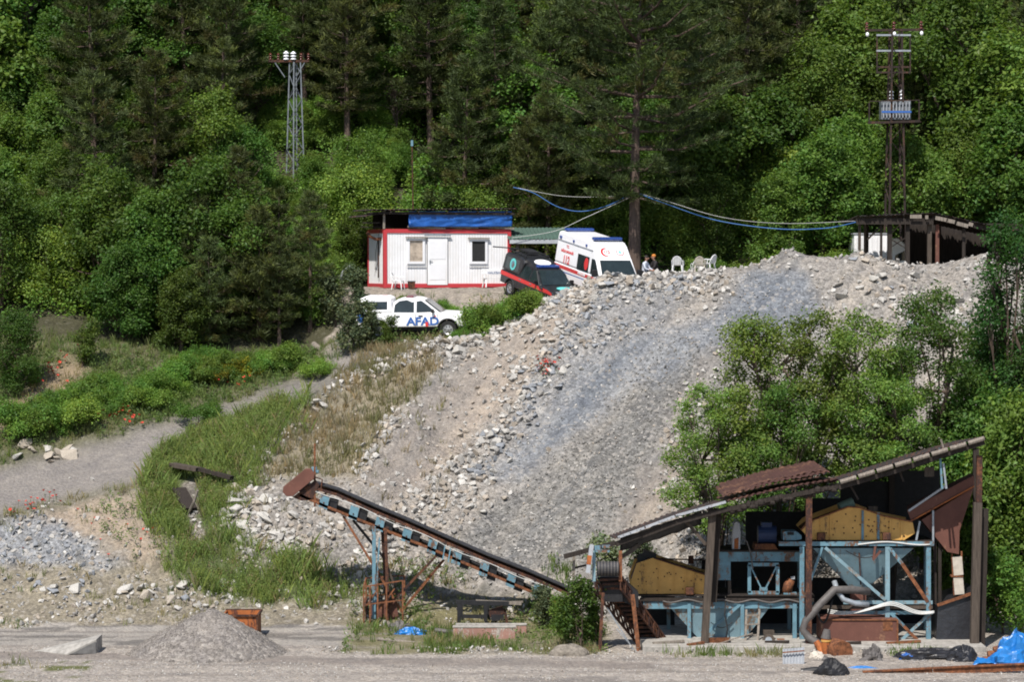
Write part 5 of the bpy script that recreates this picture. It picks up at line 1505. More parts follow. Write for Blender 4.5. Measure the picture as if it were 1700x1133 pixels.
# dark back boards, with black panels standing in for deep shade under the roof
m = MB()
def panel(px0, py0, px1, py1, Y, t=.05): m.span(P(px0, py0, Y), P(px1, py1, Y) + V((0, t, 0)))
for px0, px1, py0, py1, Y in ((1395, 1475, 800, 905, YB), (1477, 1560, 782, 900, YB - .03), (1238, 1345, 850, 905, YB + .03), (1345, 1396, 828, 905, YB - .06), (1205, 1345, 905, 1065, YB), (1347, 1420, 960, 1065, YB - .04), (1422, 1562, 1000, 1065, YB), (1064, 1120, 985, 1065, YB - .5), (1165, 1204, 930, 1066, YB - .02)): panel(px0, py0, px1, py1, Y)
m.build('boards_and_shade_panels', M['dark'], rs)
hv = thing('covered_stack', 'black sheet covered lump leaning against the end posts of the plant', 'covered stack', (PX(1600, 102.5), 102.5, .2))
MB().loft([P(1553, 1085, 101.4), P(1634, 1085, 101.4), P(1634, 1085, 101.4) + V((0, 3.5, 0)), P(1553, 1085, 101.4) + V((0, 3.5, 0))],
          [P(1557, 1008, 101.6), P(1630, 984, 101.6), P(1628, 984, 101.6) + V((0, 3, 0)), P(1557, 1006, 101.6) + V((0, 3, 0))]).build('cover', M['tarpblack'], hv)
m = MB().beam(P(1556, 1006, 101.5), P(1622, 983, 101.5), .1).build('top_edge_bar', M['rust'], hv)

# --- upper steel frame with hopper
YU = 101.6
uf = thing('hopper_frame', 'tall light blue steel frame holding a pale blue hopper under the upper yellow screen', 'steel frame', (PX(1440, YU), YU, .22))
u = lambda px, py, dy=0: P(px, py, YU + dy)
UD = 2.4
def ub(px0, py0, px1, py1, w, mat, nm, dy=0, h=None):
    MB().beam(u(px0, py0, dy), u(px1, py1, dy), w, h or w).build(nm, M[mat], uf)
MB().span(u(1293, 901), u(1550, 899.5) + V((0, UD, 0))).build('deck', M['wooddark'], uf)
ub(1293, 903.5, 1550, 903.5, .10, 'bluesteel', 'deck_beam', -.06, .16); ub(1293, 904, 1550, 904, .10, 'bluesteel', 'deck_beam', UD, .16)
for px in (1331, 1473, 1541):
    ub(px, 908, px, 1072, .17, 'bluesteel' if px != 1473 else 'bluehop', 'leg'); ub(px - 4, 908, px - 4, 1065, .15, 'bluesteel', 'leg', UD)
ub(1365, 909, 1336, 992, .09, 'bluesteel', 'brace', -.03); ub(1370, 910, 1470, 997, .12, 'bluehop', 'brace', -.09)
ub(1477, 911, 1497, 936, .13, 'bluesteel', 'brace', -.05); ub(1497, 936, 1540, 1000, .13, 'rust', 'brace', -.05)
ub(1479, 1019, 1500, 1040, .12, 'bluesteel', 'brace', -.06); ub(1500, 1040, 1530, 1071, .11, 'rust', 'brace', -.06); ub(1539, 1024, 1494, 1066, .10, 'bluehop', 'brace', -.02)
for py, mt in ((1001, 'bluehop'), (1009, 'wood'), (1018, 'bluesteel')): ub(1336 if py == 1009 else 1400, py, 1548, py, .08, mt, 'cross_beam', -.04, .13)
ub(1450, 928, 1453, 908, .08, 'rustred', 'lever', -.12); ub(1462, 915, 1449, 931, .08, 'rustred', 'lever', -.16)
# hopper: inverted pyramid with a lip
T = [u(1350, 911, .02), u(1517, 911, .02), u(1517, 911, .02) + V((0, 2.2, 0)), u(1350, 911, .02) + V((0, 2.2, 0))]
Bq = [u(1412, 977, .7), u(1440, 977, .7), u(1440, 977, .7) + V((0, .7, 0)), u(1412, 977, .7) + V((0, .7, 0))]
hp = MB().loft(Bq, T).build('hopper', M['bluehop'], uf)
ub(1426, 913, 1429, 972, .05, 'rustdark', 'hopper_seam', .12)
MB().span(u(1414, 978, .75), u(1438, 1030, .75) + V((0, .6, 0))).build('chute', M['rustred'], uf)
MB().tube([u(1560 - 8 * i, 903 + 2.5 * math.sin(i * .42), -.14) for i in range(2, 18)], .03, 6).build('cable_bundle', M['cablewhite'], uf, smooth=True)
MB().tube([u(1404 + 8 * i, 915 + 12 * math.sin(PI * i / 8), -.12) for i in range(9)], .02, 6).build('drooping_cable', M['black'], uf)
for k in range(3):
    MB().tube([u(1374 + 6.1 * i, 1013 + k * 2.0 - 9 * math.exp(-((i - 18) / 4.5) ** 2) + 4 * math.sin(i * .3 + k * .2), -.2 - .03 * k) for i in range(30)], .025, 6).build('cable_bundle', M['cablewhite'], uf, smooth=True)
# --- upper yellow screen
us = thing('vibrating_screen', 'bright yellow vibrating screen box on the upper deck beside the rusty chute', 'screening machine', u(1425, 899, .2))
prof = [(1345, 897), (1330, 880), (1342, 867), (1408, 842), (1427, 843), (1466, 857), (1515, 867), (1519, 886), (1501, 898)]
MB().prism([u(*p, .25) for p in prof], (0, .05, 0)).build('side_plate', M['yellow'], us, bevel=.01)
MB().prism([u(*p, .25) + V((0, 1.8, 0)) for p in prof], (0, .05, 0)).build('side_plate', M['yellow'], us)
MB().prism([u(*p, .31) for p in [(1347, 896), (1333, 882), (1345, 873), (1408, 850), (1425, 851), (1465, 864), (1512, 873), (1514, 886), (1499, 896)]], (0, 1.7, 0)).build('screen_deck', M['rustdark'], us)
for px, yt, mt, w in ((1363, 861, 'yellow', .06), (1379, 855, 'yellow', .06), (1432, 848, 'bluesteel', .09), (1458, 852, 'bluesteel', .10), (1478, 862, 'yellow', .06), (1497, 866, 'yellow', .06)):
    MB().beam(u(px, yt, .22), u(px, 897, .22), w, .05).build('stiffener', M[mt], us)
m = MB()
for a_, c_ in zip(prof[1:6], prof[2:7]): m.beam(u(*a_, .24), u(*c_, .24), .10, .05)
m.build('top_flange', M['rust'], us)
m = MB()
for i in range(46):
    px, py = rg.uniform(1345, 1505), rg.uniform(848, 893)
    if py > np.interp(px, [1345, 1410, 1427, 1515], [874, 852, 852, 876]): m.box(u(px, py, .245), (.05, .02, .05))
m.build('bolt', M['rustdark'], us)
for px in (1363, 1472): MB().box(u(px, 891, .05), (.30, .25, .28)).build('spring', M['rustdark'], us, bevel=.03)
a_ = u(1398, 840, .9); MB().cyl(a_ + V((-.1, 0, -.1)), a_ + V((.42, .1, .12)), .20, n=14).build('motor', M['motorgreen'], us)
MB().box(u(1448, 845, .8), (.35, .4, .2)).build('feed_plate', M['wood'], us)
fb = MB().span(u(1300, 898, .1), u(1322, 883, .1) + V((0, .8, 0))).prism([u(1322, 898, .1), u(1331, 896, .1), u(1331, 890, .1), u(1322, 883, .1)], (0, .8, 0)).build('feed_box', M['bluesteel'], bevel=.02)
tag(fb, 'light blue feed box with a dark slot at the left end of the upper deck', 'steel box')
MB().span(u(1307, 889, .08), u(1318, 884, .08) + V((0, .01, 0))).build('slot', M['dark'], fb)
# --- lower deck, portal, hopper
YL = 101.9
lf = thing('lower_frame', 'low light blue steel deck on posts with a tapering hopper, left half of the plant', 'steel frame', (PX(1200, YL), YL, .22))
l = lambda px, py, dy=0: P(px, py, YL + dy)
LD = 2.4
def lbm(px0, py0, px1, py1, w, mat, nm, dy=0, h=None): return MB().beam(l(px0, py0, dy), l(px1, py1, dy), w, h or w).build(nm, M[mat], lf)
MB().span(l(1058, 991), l(1352, 989) + V((0, LD, 0))).build('deck', M['wooddark'], lf)
lbm(1062, 996, 1352, 997, .10, 'wooddark', 'deck_beam', -.08, .12); lbm(1068, 1006, 1324, 1005, .06, 'bluesteel', 'deck_beam', -.03, .26); lbm(1068, 1004, 1350, 1004, .10, 'bluesteel', 'deck_beam', LD, .2)
for px, w, mt in ((1144, .13, 'bluesteel'), (1232, .14, 'bluesteel'), (1319, .15, 'bluesteel'), (1330, .10, 'bluehop')): lbm(px, 1003, px, 1076, w, mt, 'leg', -.06)
for px in (1110, 1220, 1310): lbm(px, 1003, px, 1070, .13, 'bluehop', 'leg', LD)
lbm(1173, 1052, 1229, 1004, .11, 'bluesteel', 'brace', -.10)
T = [l(1113, 1010, .03), l(1277, 1010, .03), l(1277, 1010, .03) + V((0, 2.2, 0)), l(1113, 1010, .03) + V((0, 2.2, 0))]
Bq = [l(1166, 1068, .25), l(1232, 1068, .25), l(1232, 1068, .25) + V((0, 1, 0)), l(1166, 1068, .25) + V((0, 1, 0))]
MB().loft(Bq, T).build('hopper', M['bluehop'], lf)
MB().tube([l(1100 + 7 * i, 999 + 2.5 * math.sin(i * .8), -.16) for i in range(36)], .035, 6).build('cable_bundle', M['hose'], lf, smooth=True)
MB().tube([l(1180 + 4 * i, 1034 + 9 * math.sin(PI * i / 9), -.02) for i in range(10)], .016, 5).build('drooping_cable', M['black'], lf)
# portal beam over the deck
m = MB().span(l(1182, 933, .3), l(1336, 917, .3) + V((0, 1.6, 0))).span(l(1182, 964, .302), l(1213, 933.2, .302) + V((0, 1.59, 0)))
m.build('portal', M['bluesteel'], lf)
MB().span(l(1180, 917.2, .28), l(1337, 914.5, .28) + V((0, 1.7, 0))).build('portal_top', M['wooddark'], lf)
lbm(1211, 964, 1211, 988, .12, 'wood', 'portal_foot', .4)
fr = MB()
for a_, c_ in (((1242, 938), (1293, 938)), ((1242, 985), (1293, 985))): fr.beam(l(*a_, .15), l(*c_, .15), .06, .13)
for a_, c_ in (((1244, 938), (1244, 985)), ((1291, 938), (1291, 985))): fr.beam(l(*a_, .15), l(*c_, .15), .13, .06)
fr.beam(l(1246, 941, .13), l(1265, 980, .13), .10, .05).beam(l(1289, 941, .13), l(1270, 980, .13), .10, .05).box(l(1267.5, 979, .12), (.3, .05, .13))
fr.build('braced_panel', M['bluesteel'], lf)
cg_ = thing('belt_pulley_guard', 'upright grey oval belt guard with a rust stain above the blue portal beam', 'belt guard', l(1222, 914, .5))
prof = [(1215, 913), (1216, 880), (1219, 868), (1224, 866), (1228, 870), (1230, 885), (1229, 913)]
MB().prism([l(*p, .5) for p in prof], (0, .25, 0)).build('cover', M['galv'], cg_, bevel=.03)
MB().prism([l(*p, .495) for p in [(1219, 912), (1219, 896), (1226, 893), (1226, 912)]], (0, -.006, 0)).build('stain_plate', M['rustorange'], cg_)
em = thing('drive_motor', 'dark blue drive motor on a rusty base above the portal beam', 'motor', l(1270, 914, .6))
MB().cyl(l(1258, 888, .9), l(1288, 888, .9), .34, n=18).box(l(1272, 872, .9), (.4, .35, .2)).build('motor_body', M['navy'], em)
MB().prism([l(*p, .5) for p in [(1252, 914), (1292, 914), (1286, 904), (1254, 904)]], (0, .9, 0)).build('base', M['rust'], em)
MB().tube([l(1232, 893, .3), l(1240, 900, .25), l(1246, 918, .2), l(1250, 945, .1)], .03, 6).build('cable', M['hose'], em)
# --- lower yellow screen
ls = thing('vibrating_screen', 'dull yellow vibrating screen in the shade on the lower deck behind the timber post', 'screening machine', l(1120, 989, .2))
prof = [(1050, 987), (1047, 966), (1057, 936), (1084, 927), (1100, 932), (1182, 958), (1190, 964), (1188, 972), (1178, 987)]
MB().prism([l(*p, .25) for p in prof], (0, .05, 0)).build('side_plate', M['yellow'], ls, bevel=.01)
MB().prism([l(*p, .25) + V((0, 1.8, 0)) for p in prof], (0, .05, 0)).build('side_plate', M['yellow'], ls)
MB().prism([l(*p, .31) for p in [(1052, 985), (1050, 966), (1060, 940), (1084, 931), (1182, 962), (1184, 970), (1175, 985)]], (0, 1.7, 0)).build('screen_deck', M['rustdark'], ls)
for px, yt in ((1070, 935), (1094, 932), (1119, 942), (1139, 947), (1152, 951)): MB().beam(l(px, yt, .23), l(px, 986, .23), .04, .04).build('stiffener', M['yellow'], ls)
MB().beam(l(1086, 927, .24), l(1184, 959, .24), .10, .05).build('top_flange', M['rustdark'], ls)
MB().box(l(1145, 982, .05), (.30, .25, .28)).build('spring', M['rustdark'], ls, bevel=.03)
MB().box(l(1078, 921, .8), (.5, .5, .22), Matrix.Rotation(.35, 3, 'Y')).cyl(l(1066, 928, .6), l(1066, 928, 1.3), .2).build('motor', M['black'], ls)
MB().beam(l(1052, 927, 1.9), l(1178, 931, 1.9), .05).box(l(1147, 930, 1.9), (.2, .2, .3)).build('guard_rail', M['rustdark'], ls)
m = MB()
for i in range(30):
    px, py = rg.uniform(1058, 1178), rg.uniform(938, 984)
    if py > np.interp(px, [1050, 1084, 1185], [945, 936, 968]): m.box(l(px, py, .245), (.045, .02, .045))
m.build('bolt', M['rustdark'], ls)
om = thing('bent_pipe_end', 'rusty bent pipe end standing on the lower deck beside the blue post', 'pipe', l(1312, 988, .3))
MB().tube([l(1306, 986, .4), l(1309, 972, .4), l(1314, 963, .4)], [.2, .19, .15], 12).build('motor_body', M['rust'], om, smooth=True)
MB().box(l(1311, 986, .4), (.5, .4, .08)).build('foot', M['bluesteel'], om); MB().box(l(1316, 960, .35), (.14, .14, .1)).build('terminal_box', M['galv'], om)
# --- inclined feed conveyor with drum
fc_ = thing('feed_conveyor', 'rusty lattice feed conveyor dipping under the lower deck, ribbed drum at its raised end', 'conveyor', (PX(1030, YF - .6), YF - .6, 0.05))
g_ = lambda px, py, dy=0: P(px, py, YF - .6 + dy)
MB().cyl(g_(991, 945), g_(1027, 945), .27, n=22).build('drum', M['belt'], fc_)
m = MB()
for i in range(7): m.cyl(g_(993 + i * 5.2, 945), g_(994.5 + i * 5.2, 945), .28, n=22)
m.build('drum_rib', M['hose'], fc_)
for px, mt in ((986, 'bluehop'), (1030, 'rust')): MB().beam(g_(px, 915), g_(px, 966), .12, .10).build('bearing_plate', M[mt], fc_)
MB().beam(g_(982.5, 905, -.3), g_(976, 952, -.3), .16, .06, (0, 1, 0)).build('guard_plate', M['galv'], fc_)
MB().beam(g_(979, 923, -.33), g_(977, 938, -.33), .165, .02, (0, 1, 0)).build('rust_patch', M['rustorange'], fc_)
MB().box(g_(992, 912), (.22, .25, .22)).box(g_(1005, 915), (.3, .3, .1)).box(g_(1006, 908), (.3, .3, .08)).build('motor', M['bluesteel'], fc_)
MB().prism([g_(992, 962, .2), g_(1026, 962, .2), g_(1115, 1078, 2.6), g_(1078, 1078, 2.6)], (0, .05, .06)).build('belt', M['black'], fc_)
for px0, py0, px1, py1, dy in ((988, 962, 1076, 1076, 0), (1030, 956, 1116, 1076, 0)):
    m = MB()
    a0, a1 = g_(px0, py0), g_(px1, py1, 2.4)
    b0, b1 = a0 + V((0, 0, -.5)), a1 + V((0, 0, -.35))
    m.beam(a0, a1, .07).beam(b0, b1, .07)
    N = 11
    for i in range(N):
        t0, t1 = i / N, (i + 1) / N
        m.beam(a0.lerp(a1, t0), b0.lerp(b1, t1), .05).beam(b0.lerp(b1, t0), a0.lerp(a1, t0), .05)
    m.build('lattice_side', M['rustdark'], fc_)
m = MB()
for i in range(16):
    t = (i + .5) / 16; m.cyl(g_(992, 960).lerp(g_(1078, 1074, 2.4), t), g_(1027, 958).lerp(g_(1113, 1074, 2.4), t), .055, n=8)
m.build('idler_roller', M['rustdark'], fc_)
for a_ in ((1001, 985, 995, 1097, .12, 'rustdark'), (1050, 988, 1062, 1098, .15, 'rust')): MB().beam(g_(*a_[:2]), g_(*a_[2:4]), a_[4]).build('leg', M[a_[5]], fc_)
MB().span(g_(997, 1000, .35), g_(1034, 960, .35) + V((0, .9, 0))).prism([g_(1034, 962, .5), g_(1060, 985, .5), g_(1060, 1010, .5), g_(1034, 1000, .5)], (0, .8, 0)).build('drive_housing', M['black'], fc_)
MB().beam(g_(1046, 1092), g_(1063, 1095), .12).build('foot_bar', M['rust'], fc_)
MB().beam(g_(1008, 1010, .4), g_(1058, 1090, .2), .04).beam(g_(1024, 1045, .3), g_(1060, 1088, .3), .035).build('brace', M['greysteel'], fc_)
gp = thing('post_bracket', 'thin grey post with short side arms left of the feed conveyor', 'post', (PX(953, YF), YF, 0))
MB().beam(P(953, 918, YF), P(951, 1030, YF), .10).build('post', M['woodgrey'], gp); MB().beam(P(953, 944, YF), P(973, 939, YF), .07).beam(P(953, 969, YF), P(974, 962, YF), .06).build('arm', M['wooddark'], gp)
# --- rusty chute
ch = thing('rusty_chute', 'big rust-brown steel chute at the right end of the plant on a flaking pale leg', 'chute', (PX(1585, 102), 102, .2))
k_ = lambda px, py, dy=0: P(px, py, 102 + dy)
MB().prism([k_(*p) for p in [(1530, 864), (1617, 809), (1593, 882), (1592, 921), (1573, 917)]], (0, .9, 0)).build('body', M['rustred'], ch)
MB().loft([k_(1506, 848, -.05), k_(1617, 790, -.05), k_(1618, 806, -.05), k_(1512, 864, -.05)], [k_(1506, 840, 1.4), k_(1611, 786, 1.4), k_(1614, 798, 1.4), k_(1512, 856, 1.4)]).build('trough', M['rustred'], ch)
MB().beam(k_(1508, 849, -.1), k_(1570, 807, -.1), .10, .08).build('lip_bar', M['galv'], ch)
MB().beam(k_(1512, 866, -.09), k_(1617, 808, -.09), .06, .05).build('rim_bar', M['rustorange'], ch)
for py0, py1, mt in ((925, 955, 'galv'), (959, 987, 'galv')): MB().beam(k_(1588 + (py0 - 925) * .05, py0, .2), k_(1589 + (py1 - 925) * .05, py1, .2), .36, .3).build('leg_section', M['chairdirty'], ch)
MB().beam(k_(1580, 918, .16), k_(1584, 990, .16), .06).beam(k_(1596, 916, .16), k_(1598, 986, .16), .06).box(k_(1588, 957, .2), (.45, .35, .06)).build('leg_frame', M['rust'], ch)
for a_, c_, mt in (((1549, 848), (1549, 905), 'greysteel'), ((1527, 866), (1521, 898), 'greysteel')): MB().beam(k_(*a_, -.15), k_(*c_, -.15), .07).build('support', M[mt], ch)
for px in (1552, 1560): MB().beam(k_(px, 900, .3), k_(px, 1004, .3), .12).build('support', M['wooddark'], ch)
# --- items standing under and before the plant
ld = thing('ladder', 'grey wooden ladder leaning against the lower deck', 'ladder', P(1249, 1082, 101.1))
MB().beam(P(1237, 1083, 101.0), P(1239, 1013, 101.6), .08, .05).build('rail', M['woodgrey'], ld); MB().beam(P(1257, 1083, 101.0), P(1261, 1012, 101.6), .08, .05).build('rail', M['woodgrey'], ld)
for i, py in enumerate((1021, 1036, 1054, 1073)): MB().beam(P(1237, py + 2, 101.5 - i * .13), P(1260, py + 1, 101.5 - i * .13), .07, .05).build('rung', M['woodgrey'], ld)
wb = thing('wheelbarrow', 'old wheelbarrow with a rusty tray parked beside the timber post', 'wheelbarrow', P(1192, 1083, 100.7))
w_ = lambda px, py, dy=0: P(px, py, 100.7 + dy)
MB().loft([w_(1180, 1074, -.15), w_(1205, 1074, -.15), w_(1205, 1074, .45), w_(1180, 1074, .45)], [w_(1173, 1060, -.25), w_(1212, 1059, -.25), w_(1212, 1059, .55), w_(1173, 1060, .55)]).build('tray', M['rust'], wb)
for y in (-.2, .45): MB().beam(w_(1178, 1074, y), w_(1250, 1052, y), .04).build('handle', M['woodgrey'], wb); MB().beam(w_(1203, 1072, y), w_(1205, 1085, y), .04).beam(w_(1188, 1074, y), w_(1205, 1085, y), .03).build('leg', M['rustdark'], wb)
MB().lathe([(.03, -.05), (.17, -.05), (.19, 0), (.17, .05), (.03, .05)], w_(1177, 1078, .12), (0, 1, 0), 18).build('wheel', M['tyre'], wb)
pm = thing('pump', 'small greasy engine pump standing under the deck right of the ladder', 'pump', P(1277, 1078, 101.3))
n_ = lambda px, py, dy=0: P(px, py, 101.3 + dy)
MB().cyl(n_(1276, 1064, -.1), n_(1276, 1064, .6), .24, n=16).box(n_(1276, 1051, .2), (.4, .3, .16)).box(n_(1276, 1076, .2), (.5, .5, .1)).build('engine_block', M['wood'], pm)
MB().cyl(n_(1290, 1068, .1), n_(1302, 1068, .1), .16, n=14).build('pump_housing', M['rust'], pm); MB().cyl(n_(1276, 1064, -.14), n_(1276, 1064, -.10), .13, n=14).build('flywheel', M['greysteel'], pm)
tk = thing('steel_tank', 'long rust-brown rectangular steel tank under the pale blue hopper', 'tank', P(1426, 1074, 101.1))
t_ = lambda px, py, dy=0: P(px, py, 101.0 + dy)
MB().span(t_(1363, 1071), t_(1491, 1029) + V((0, 1.5, 0))).build('body', M['rustred'], tk, bevel=.02)
MB().span(t_(1466, 1048, -.012), t_(1482, 1033, -.012) + V((0, .01, 0))).build('patch_plate', M['rust'], tk)
MB().beam(t_(1363, 1030, -.02), t_(1491, 1030, -.02), .05).beam(t_(1363, 1071, -.02), t_(1491, 1071, -.02), .05).beam(t_(1490, 1030, -.025), t_(1490, 1071, -.025), .06).build('edge_rim', M['rust'], tk)
for px in (1375, 1478): MB().box(t_(px, 1076, .7), (.3, 1.2, .22)).build('foot', M['wooddark'], tk)
tag(MB().tube([P(1442, 983, 101.2), P(1415, 980, 100.9), P(1385, 980, 100.6), (P(1360, 1006, 100.4)), P(1338, 1032, 100.4), P(1333, 1046, 100.4), P(1342, 1059, 100.3), P(1357, 1069, 100.2), P(1366, 1078, 100.1)], .15, 12).build('suction_hose', M['hose'], smooth=True), 'thick dark hose bending down in front of the pale blue hopper', 'hose')
tag(MB().tube([P(1385, 966, 101.0), P(1390, 982, 100.8), P(1400, 996, 100.7), P(1420, 1003, 100.7), P(1442, 1005, 100.8)], .10, 10).build('bent_hose', M['greysteel'], smooth=True), 'thinner grey hose curving right below the pale blue hopper', 'hose')
YD = 99.3
br = thing('steel_drum', 'rusty open steel drum lying on its side in front of the tank', 'drum', P(1391, 1095, YD))
a_ = P(1389, 1081, YD)
m = MB(); ax = V((.30, -.95, 0)).normalized()
m.lathe([(.36, .85), (.40, .85), (.40, .6), (.415, .58), (.40, .56), (.40, .3), (.415, .28), (.40, .26), (.40, 0.0), (.37, 0.0), (.36, .05), (.36, .8)], a_ - ax * .3 + V((0, 0, .02)), ax, 26)
m.build('shell', M['rust'], br)
MB().lathe([(.001, .04), (.365, .04), (.365, .06), (.001, .06)], a_ - ax * .3 + V((0, 0, .02)), ax, 24).build('bottom_plate', M['rustdark'], br)
op = thing('orange_pipe', 'orange painted pipe with a dark cap standing beside the rusty drum', 'pipe', P(1371, 1093, YD))
MB().cyl(P(1372, 1092, YD), P(1371, 1060, YD), .17, n=14).build('pipe', M['rustorange'], op); MB().cyl(P(1371, 1061, YD), P(1373, 1046, YD), .19, .12, n=14).build('cap', M['hose'], op); MB().cyl(P(1371.5, 1066, YD), P(1371.5, 1063, YD), .19, n=14).build('ring', M['yellow'], op)
MB().tube([P(1355, 1066, YD + .3), P(1362, 1078, YD + .2), P(1366, 1088, YD)], [.12, .14, .13], 10).build('branch_pipe', M['rustorange'], op)

# --- things lying on the yard
YG = 96.0
cs = thing('corrugated_sheet', 'upright piece of grey corrugated sheet standing in the gravel', 'metal sheet', P(1318, 1117, YG + .6))
a_, c_ = P(1299, 1119, YG + .6), P(1335, 1116, YG + .6)
MB().corr(a_, c_ - a_, (0.02, .15, .85), 7, .03, .01, 3, .01).build('sheet', M['galv'], cs); MB().beam(a_ + V((0, -.02, .75)), c_ + V((0, -.02, .75)), .04).build('top_edge', M['rust'], cs)
def lump(name, label, cat, px, py, Y, r, mat, seed, amp=.35):
    """a crumpled heap of sheet"""
    c = P(px, py, Y); c.z = G(c.x, c.y)
    n, k = 30, 10; vs = []; rg2 = np.random.default_rng(seed)
    for j in range(k + 1):
        ph = PI / 2 * j / k
        for i in range(n):
            t = 2 * PI * i / n
            d = 1 + amp * float(fbm(np.array([math.cos(t) * 2.2 + seed * 3 + j * .28]), np.array([math.sin(t) * 2.2 + j * .3]), seed, 3)[0]) * 2
            vs.append(V((math.cos(t) * math.cos(ph) * r[0] * d, math.sin(t) * math.cos(ph) * r[1] * d, math.sin(ph) * r[2] * d - .03)) + c)
    fs = [(j * n + i, j * n + (i + 1) % n, (j + 1) * n + (i + 1) % n, (j + 1) * n + i) for j in range(k) for i in range(n)]
    return tag(MB().add(vs, fs).build(name, M[mat], smooth=False), label, cat)
lump('plastic_sack', 'bulging black sack at the bottom edge beside the black pipes', 'sack', 1382, 1128, 94.2, (.62, .4, .55), 'black', 3)
lump('plastic_sack', 'small black heap with a white bag beside the black sheeting', 'sack', 1357, 1092, 98.2, (.3, .25, .25), 'chairdirty', 5)
lump('tarpaulin', 'bright blue tarpaulin heaped up at the right edge of the yard', 'tarpaulin', 1688, 1104, 96.6, (1.0, .6, 1.05), 'tarpbright', 8, .5)
tag(cloth('tarpaulin', P(1615, 1106, 96.3) + V((0, 0, .06)), P(1680, 1104, 96.3) - P(1615, 1106, 96.3), (.25, .6, .12), 24, 10, .1, 31, 'tarpbright'), 'flat trailing strip of bright blue tarpaulin lying in front of the heaped one', 'tarpaulin')
lump('black_sheeting', 'long flat black sheeting lying on the ground in front of the end posts', 'sheeting', 1545, 1095, 98.2, (1.5, .6, .36), 'tarpblack', 12, .45)
lump('black_sheeting', 'folded black sheeting at the foot of the thick end post', 'sheeting', 1597, 1096, 97.6, (.55, .4, .5), 'tarpblack', 14, .45)
lump('plastic_bag', 'crumpled violet blue bag beside the long black sheeting', 'bag', 1506, 1097, 98.0, (.35, .25, .22), 'bluestripe', 15, .5)
lump('scrap_heap', 'greyish tangled scrap heap lying in front of the steel tank', 'scrap', 1448, 1092, 98.0, (.35, .4, .5), 'hose', 19, .6)
for px0, py0, px1, py1, r, mt, lab in ((1330, 1117, 1398, 1111, .13, 'black', 'black pipe lying across the gravel below the corrugated sheet'), (1338, 1124, 1402, 1118, .13, 'belt', 'second black pipe lying nearer than the first below the corrugated sheet'),
                                       (1366, 1096, 1378, 1104, .17, 'hose', 'short dark pipe stub propped before the rusty drum'), (1424, 1104, 1447, 1090, .11, 'hose', 'dark pipe leaning up against the scrap heap'), (1456, 1096, 1472, 1108, .11, 'hose', 'short dark pipe end lying right of the scrap heap'),
                                       (1396, 1121, 1432, 1126, .05, 'black', 'thin black rod sticking out right of the black sack')):
    Y = 95.2 if py0 > 1108 else 97.6
    zz = 0.0
    a_, c_ = P(px0, py0, Y), P(px1, py1, Y - .1)
    m = MB().tube([a_, a_.lerp(c_, .33) + V((0, 0, .02)), a_.lerp(c_, .66) - V((0, 0, .02)), c_], r, 12)
    tag(m.build('pipe', M[mt], smooth=False), lab, 'pipe')
tag(MB().tube([P(1405 + 8 * i, 1112 - 4 * math.sin(i * .5) , 95.8) for i in range(11)], .045, 6).tube([P(1410 + 9 * i, 1115 - 5 * math.sin(i * .4 + .4), 95.6) for i in range(9)], .04, 6).build('rope', M['tarpbright'], smooth=True), 'blue rope lying in loose strands beside the scrap heap', 'rope')
bm_ = thing('steel_beam', 'long red rusty steel beam lying along the front of the yard at the corner', 'beam', P(1570, 1117, 94.6))
for a_, c_ in (((1432, 1126), (1548, 1120)), ((1549, 1120), (1720, 1112))):
    p0_, p1_ = P(*a_, 94.6), P(*c_, 94.6)
    MB().beam(p0_, p1_, .18, .05).beam(p0_ + V((0, 0, .11)), p1_ + V((0, 0, .11)), .04, .16).beam(p0_ + V((0, 0, .21)), p1_ + V((0, 0, .21)), .18, .05).build('beam_length', M['rust'], bm_)
for px0, py0, px1, py1, r, lab in ((1650, 1082, 1682, 1073, .16, 'rusty pipe lying on top of the pile by the blue tarpaulin'), (1640, 1090, 1680, 1084, .17, 'thick rusty pipe at the front of the pile by the blue tarpaulin'), (1632, 1097, 1668, 1094, .13, 'lowest rusty pipe of the pile by the blue tarpaulin')):
    tag(MB().lathe([(r * .8, 0), (r, 0), (r, (P(px1, py1, 98) - P(px0, py0, 98)).length), (r * .8, (P(px1, py1, 98) - P(px0, py0, 98)).length)], P(px0, py0, 98), P(px1, py1, 98) - P(px0, py0, 98), 14).build('pipe', M['rust']), lab, 'pipe')

# ------------------------------------------------------------------ left and middle of the yard
gc = P(345, 1082, 99.6); gc.z = 0
n, k = 72, 26; vs = []; 
for j in range(k + 1):
    rr_ = j / k
    for i in range(n):
        t = 2 * PI * i / n
        x, y = math.cos(t) * rr_ * 2.95, math.sin(t) * rr_ * 2.7
        h = 1.92 * (1 - (rr_ ** 2 + .035) ** .5 * .985) * (1 if math.cos(t) > -.2 else .95)
        e = float(fbm(np.array([x * 1.6 + 7]), np.array([y * 1.6]), 77, 4)[0]) * .22 * min(1, (1 - rr_) * 4 + .15)
        vs.append(V((gc.x + x, gc.y + y, max(-.03, h + e) if j < k else -.05)))
fs = [(j * n + i, (j + 1) * n + i, (j + 1) * n + (i + 1) % n, j * n + (i + 1) % n) for j in range(k) for i in range(n)]
me = np_mesh('gravel_pile', np.array([tuple(v) for v in vs]), np.array(fs), M['ground'], None, True)
at = me.attributes.new('tint', 'FLOAT_COLOR', 'POINT')
at.data.foreach_set('color', np.tile(np.array((0.225, 0.205, 0.188, 0.85), dtype=np.float32), (len(vs), 1)).ravel())
tag(obj('gravel_pile', me), 'cone-shaped heap of fine grey brown gravel in the yard', 'gravel heap')
xs = RNG.uniform(-3, 3, 6500); ys_ = RNG.uniform(-2.8, 2.8, 6500); rr_ = np.hypot(xs / 2.95, ys_ / 2.7); kk = rr_ < 1.03
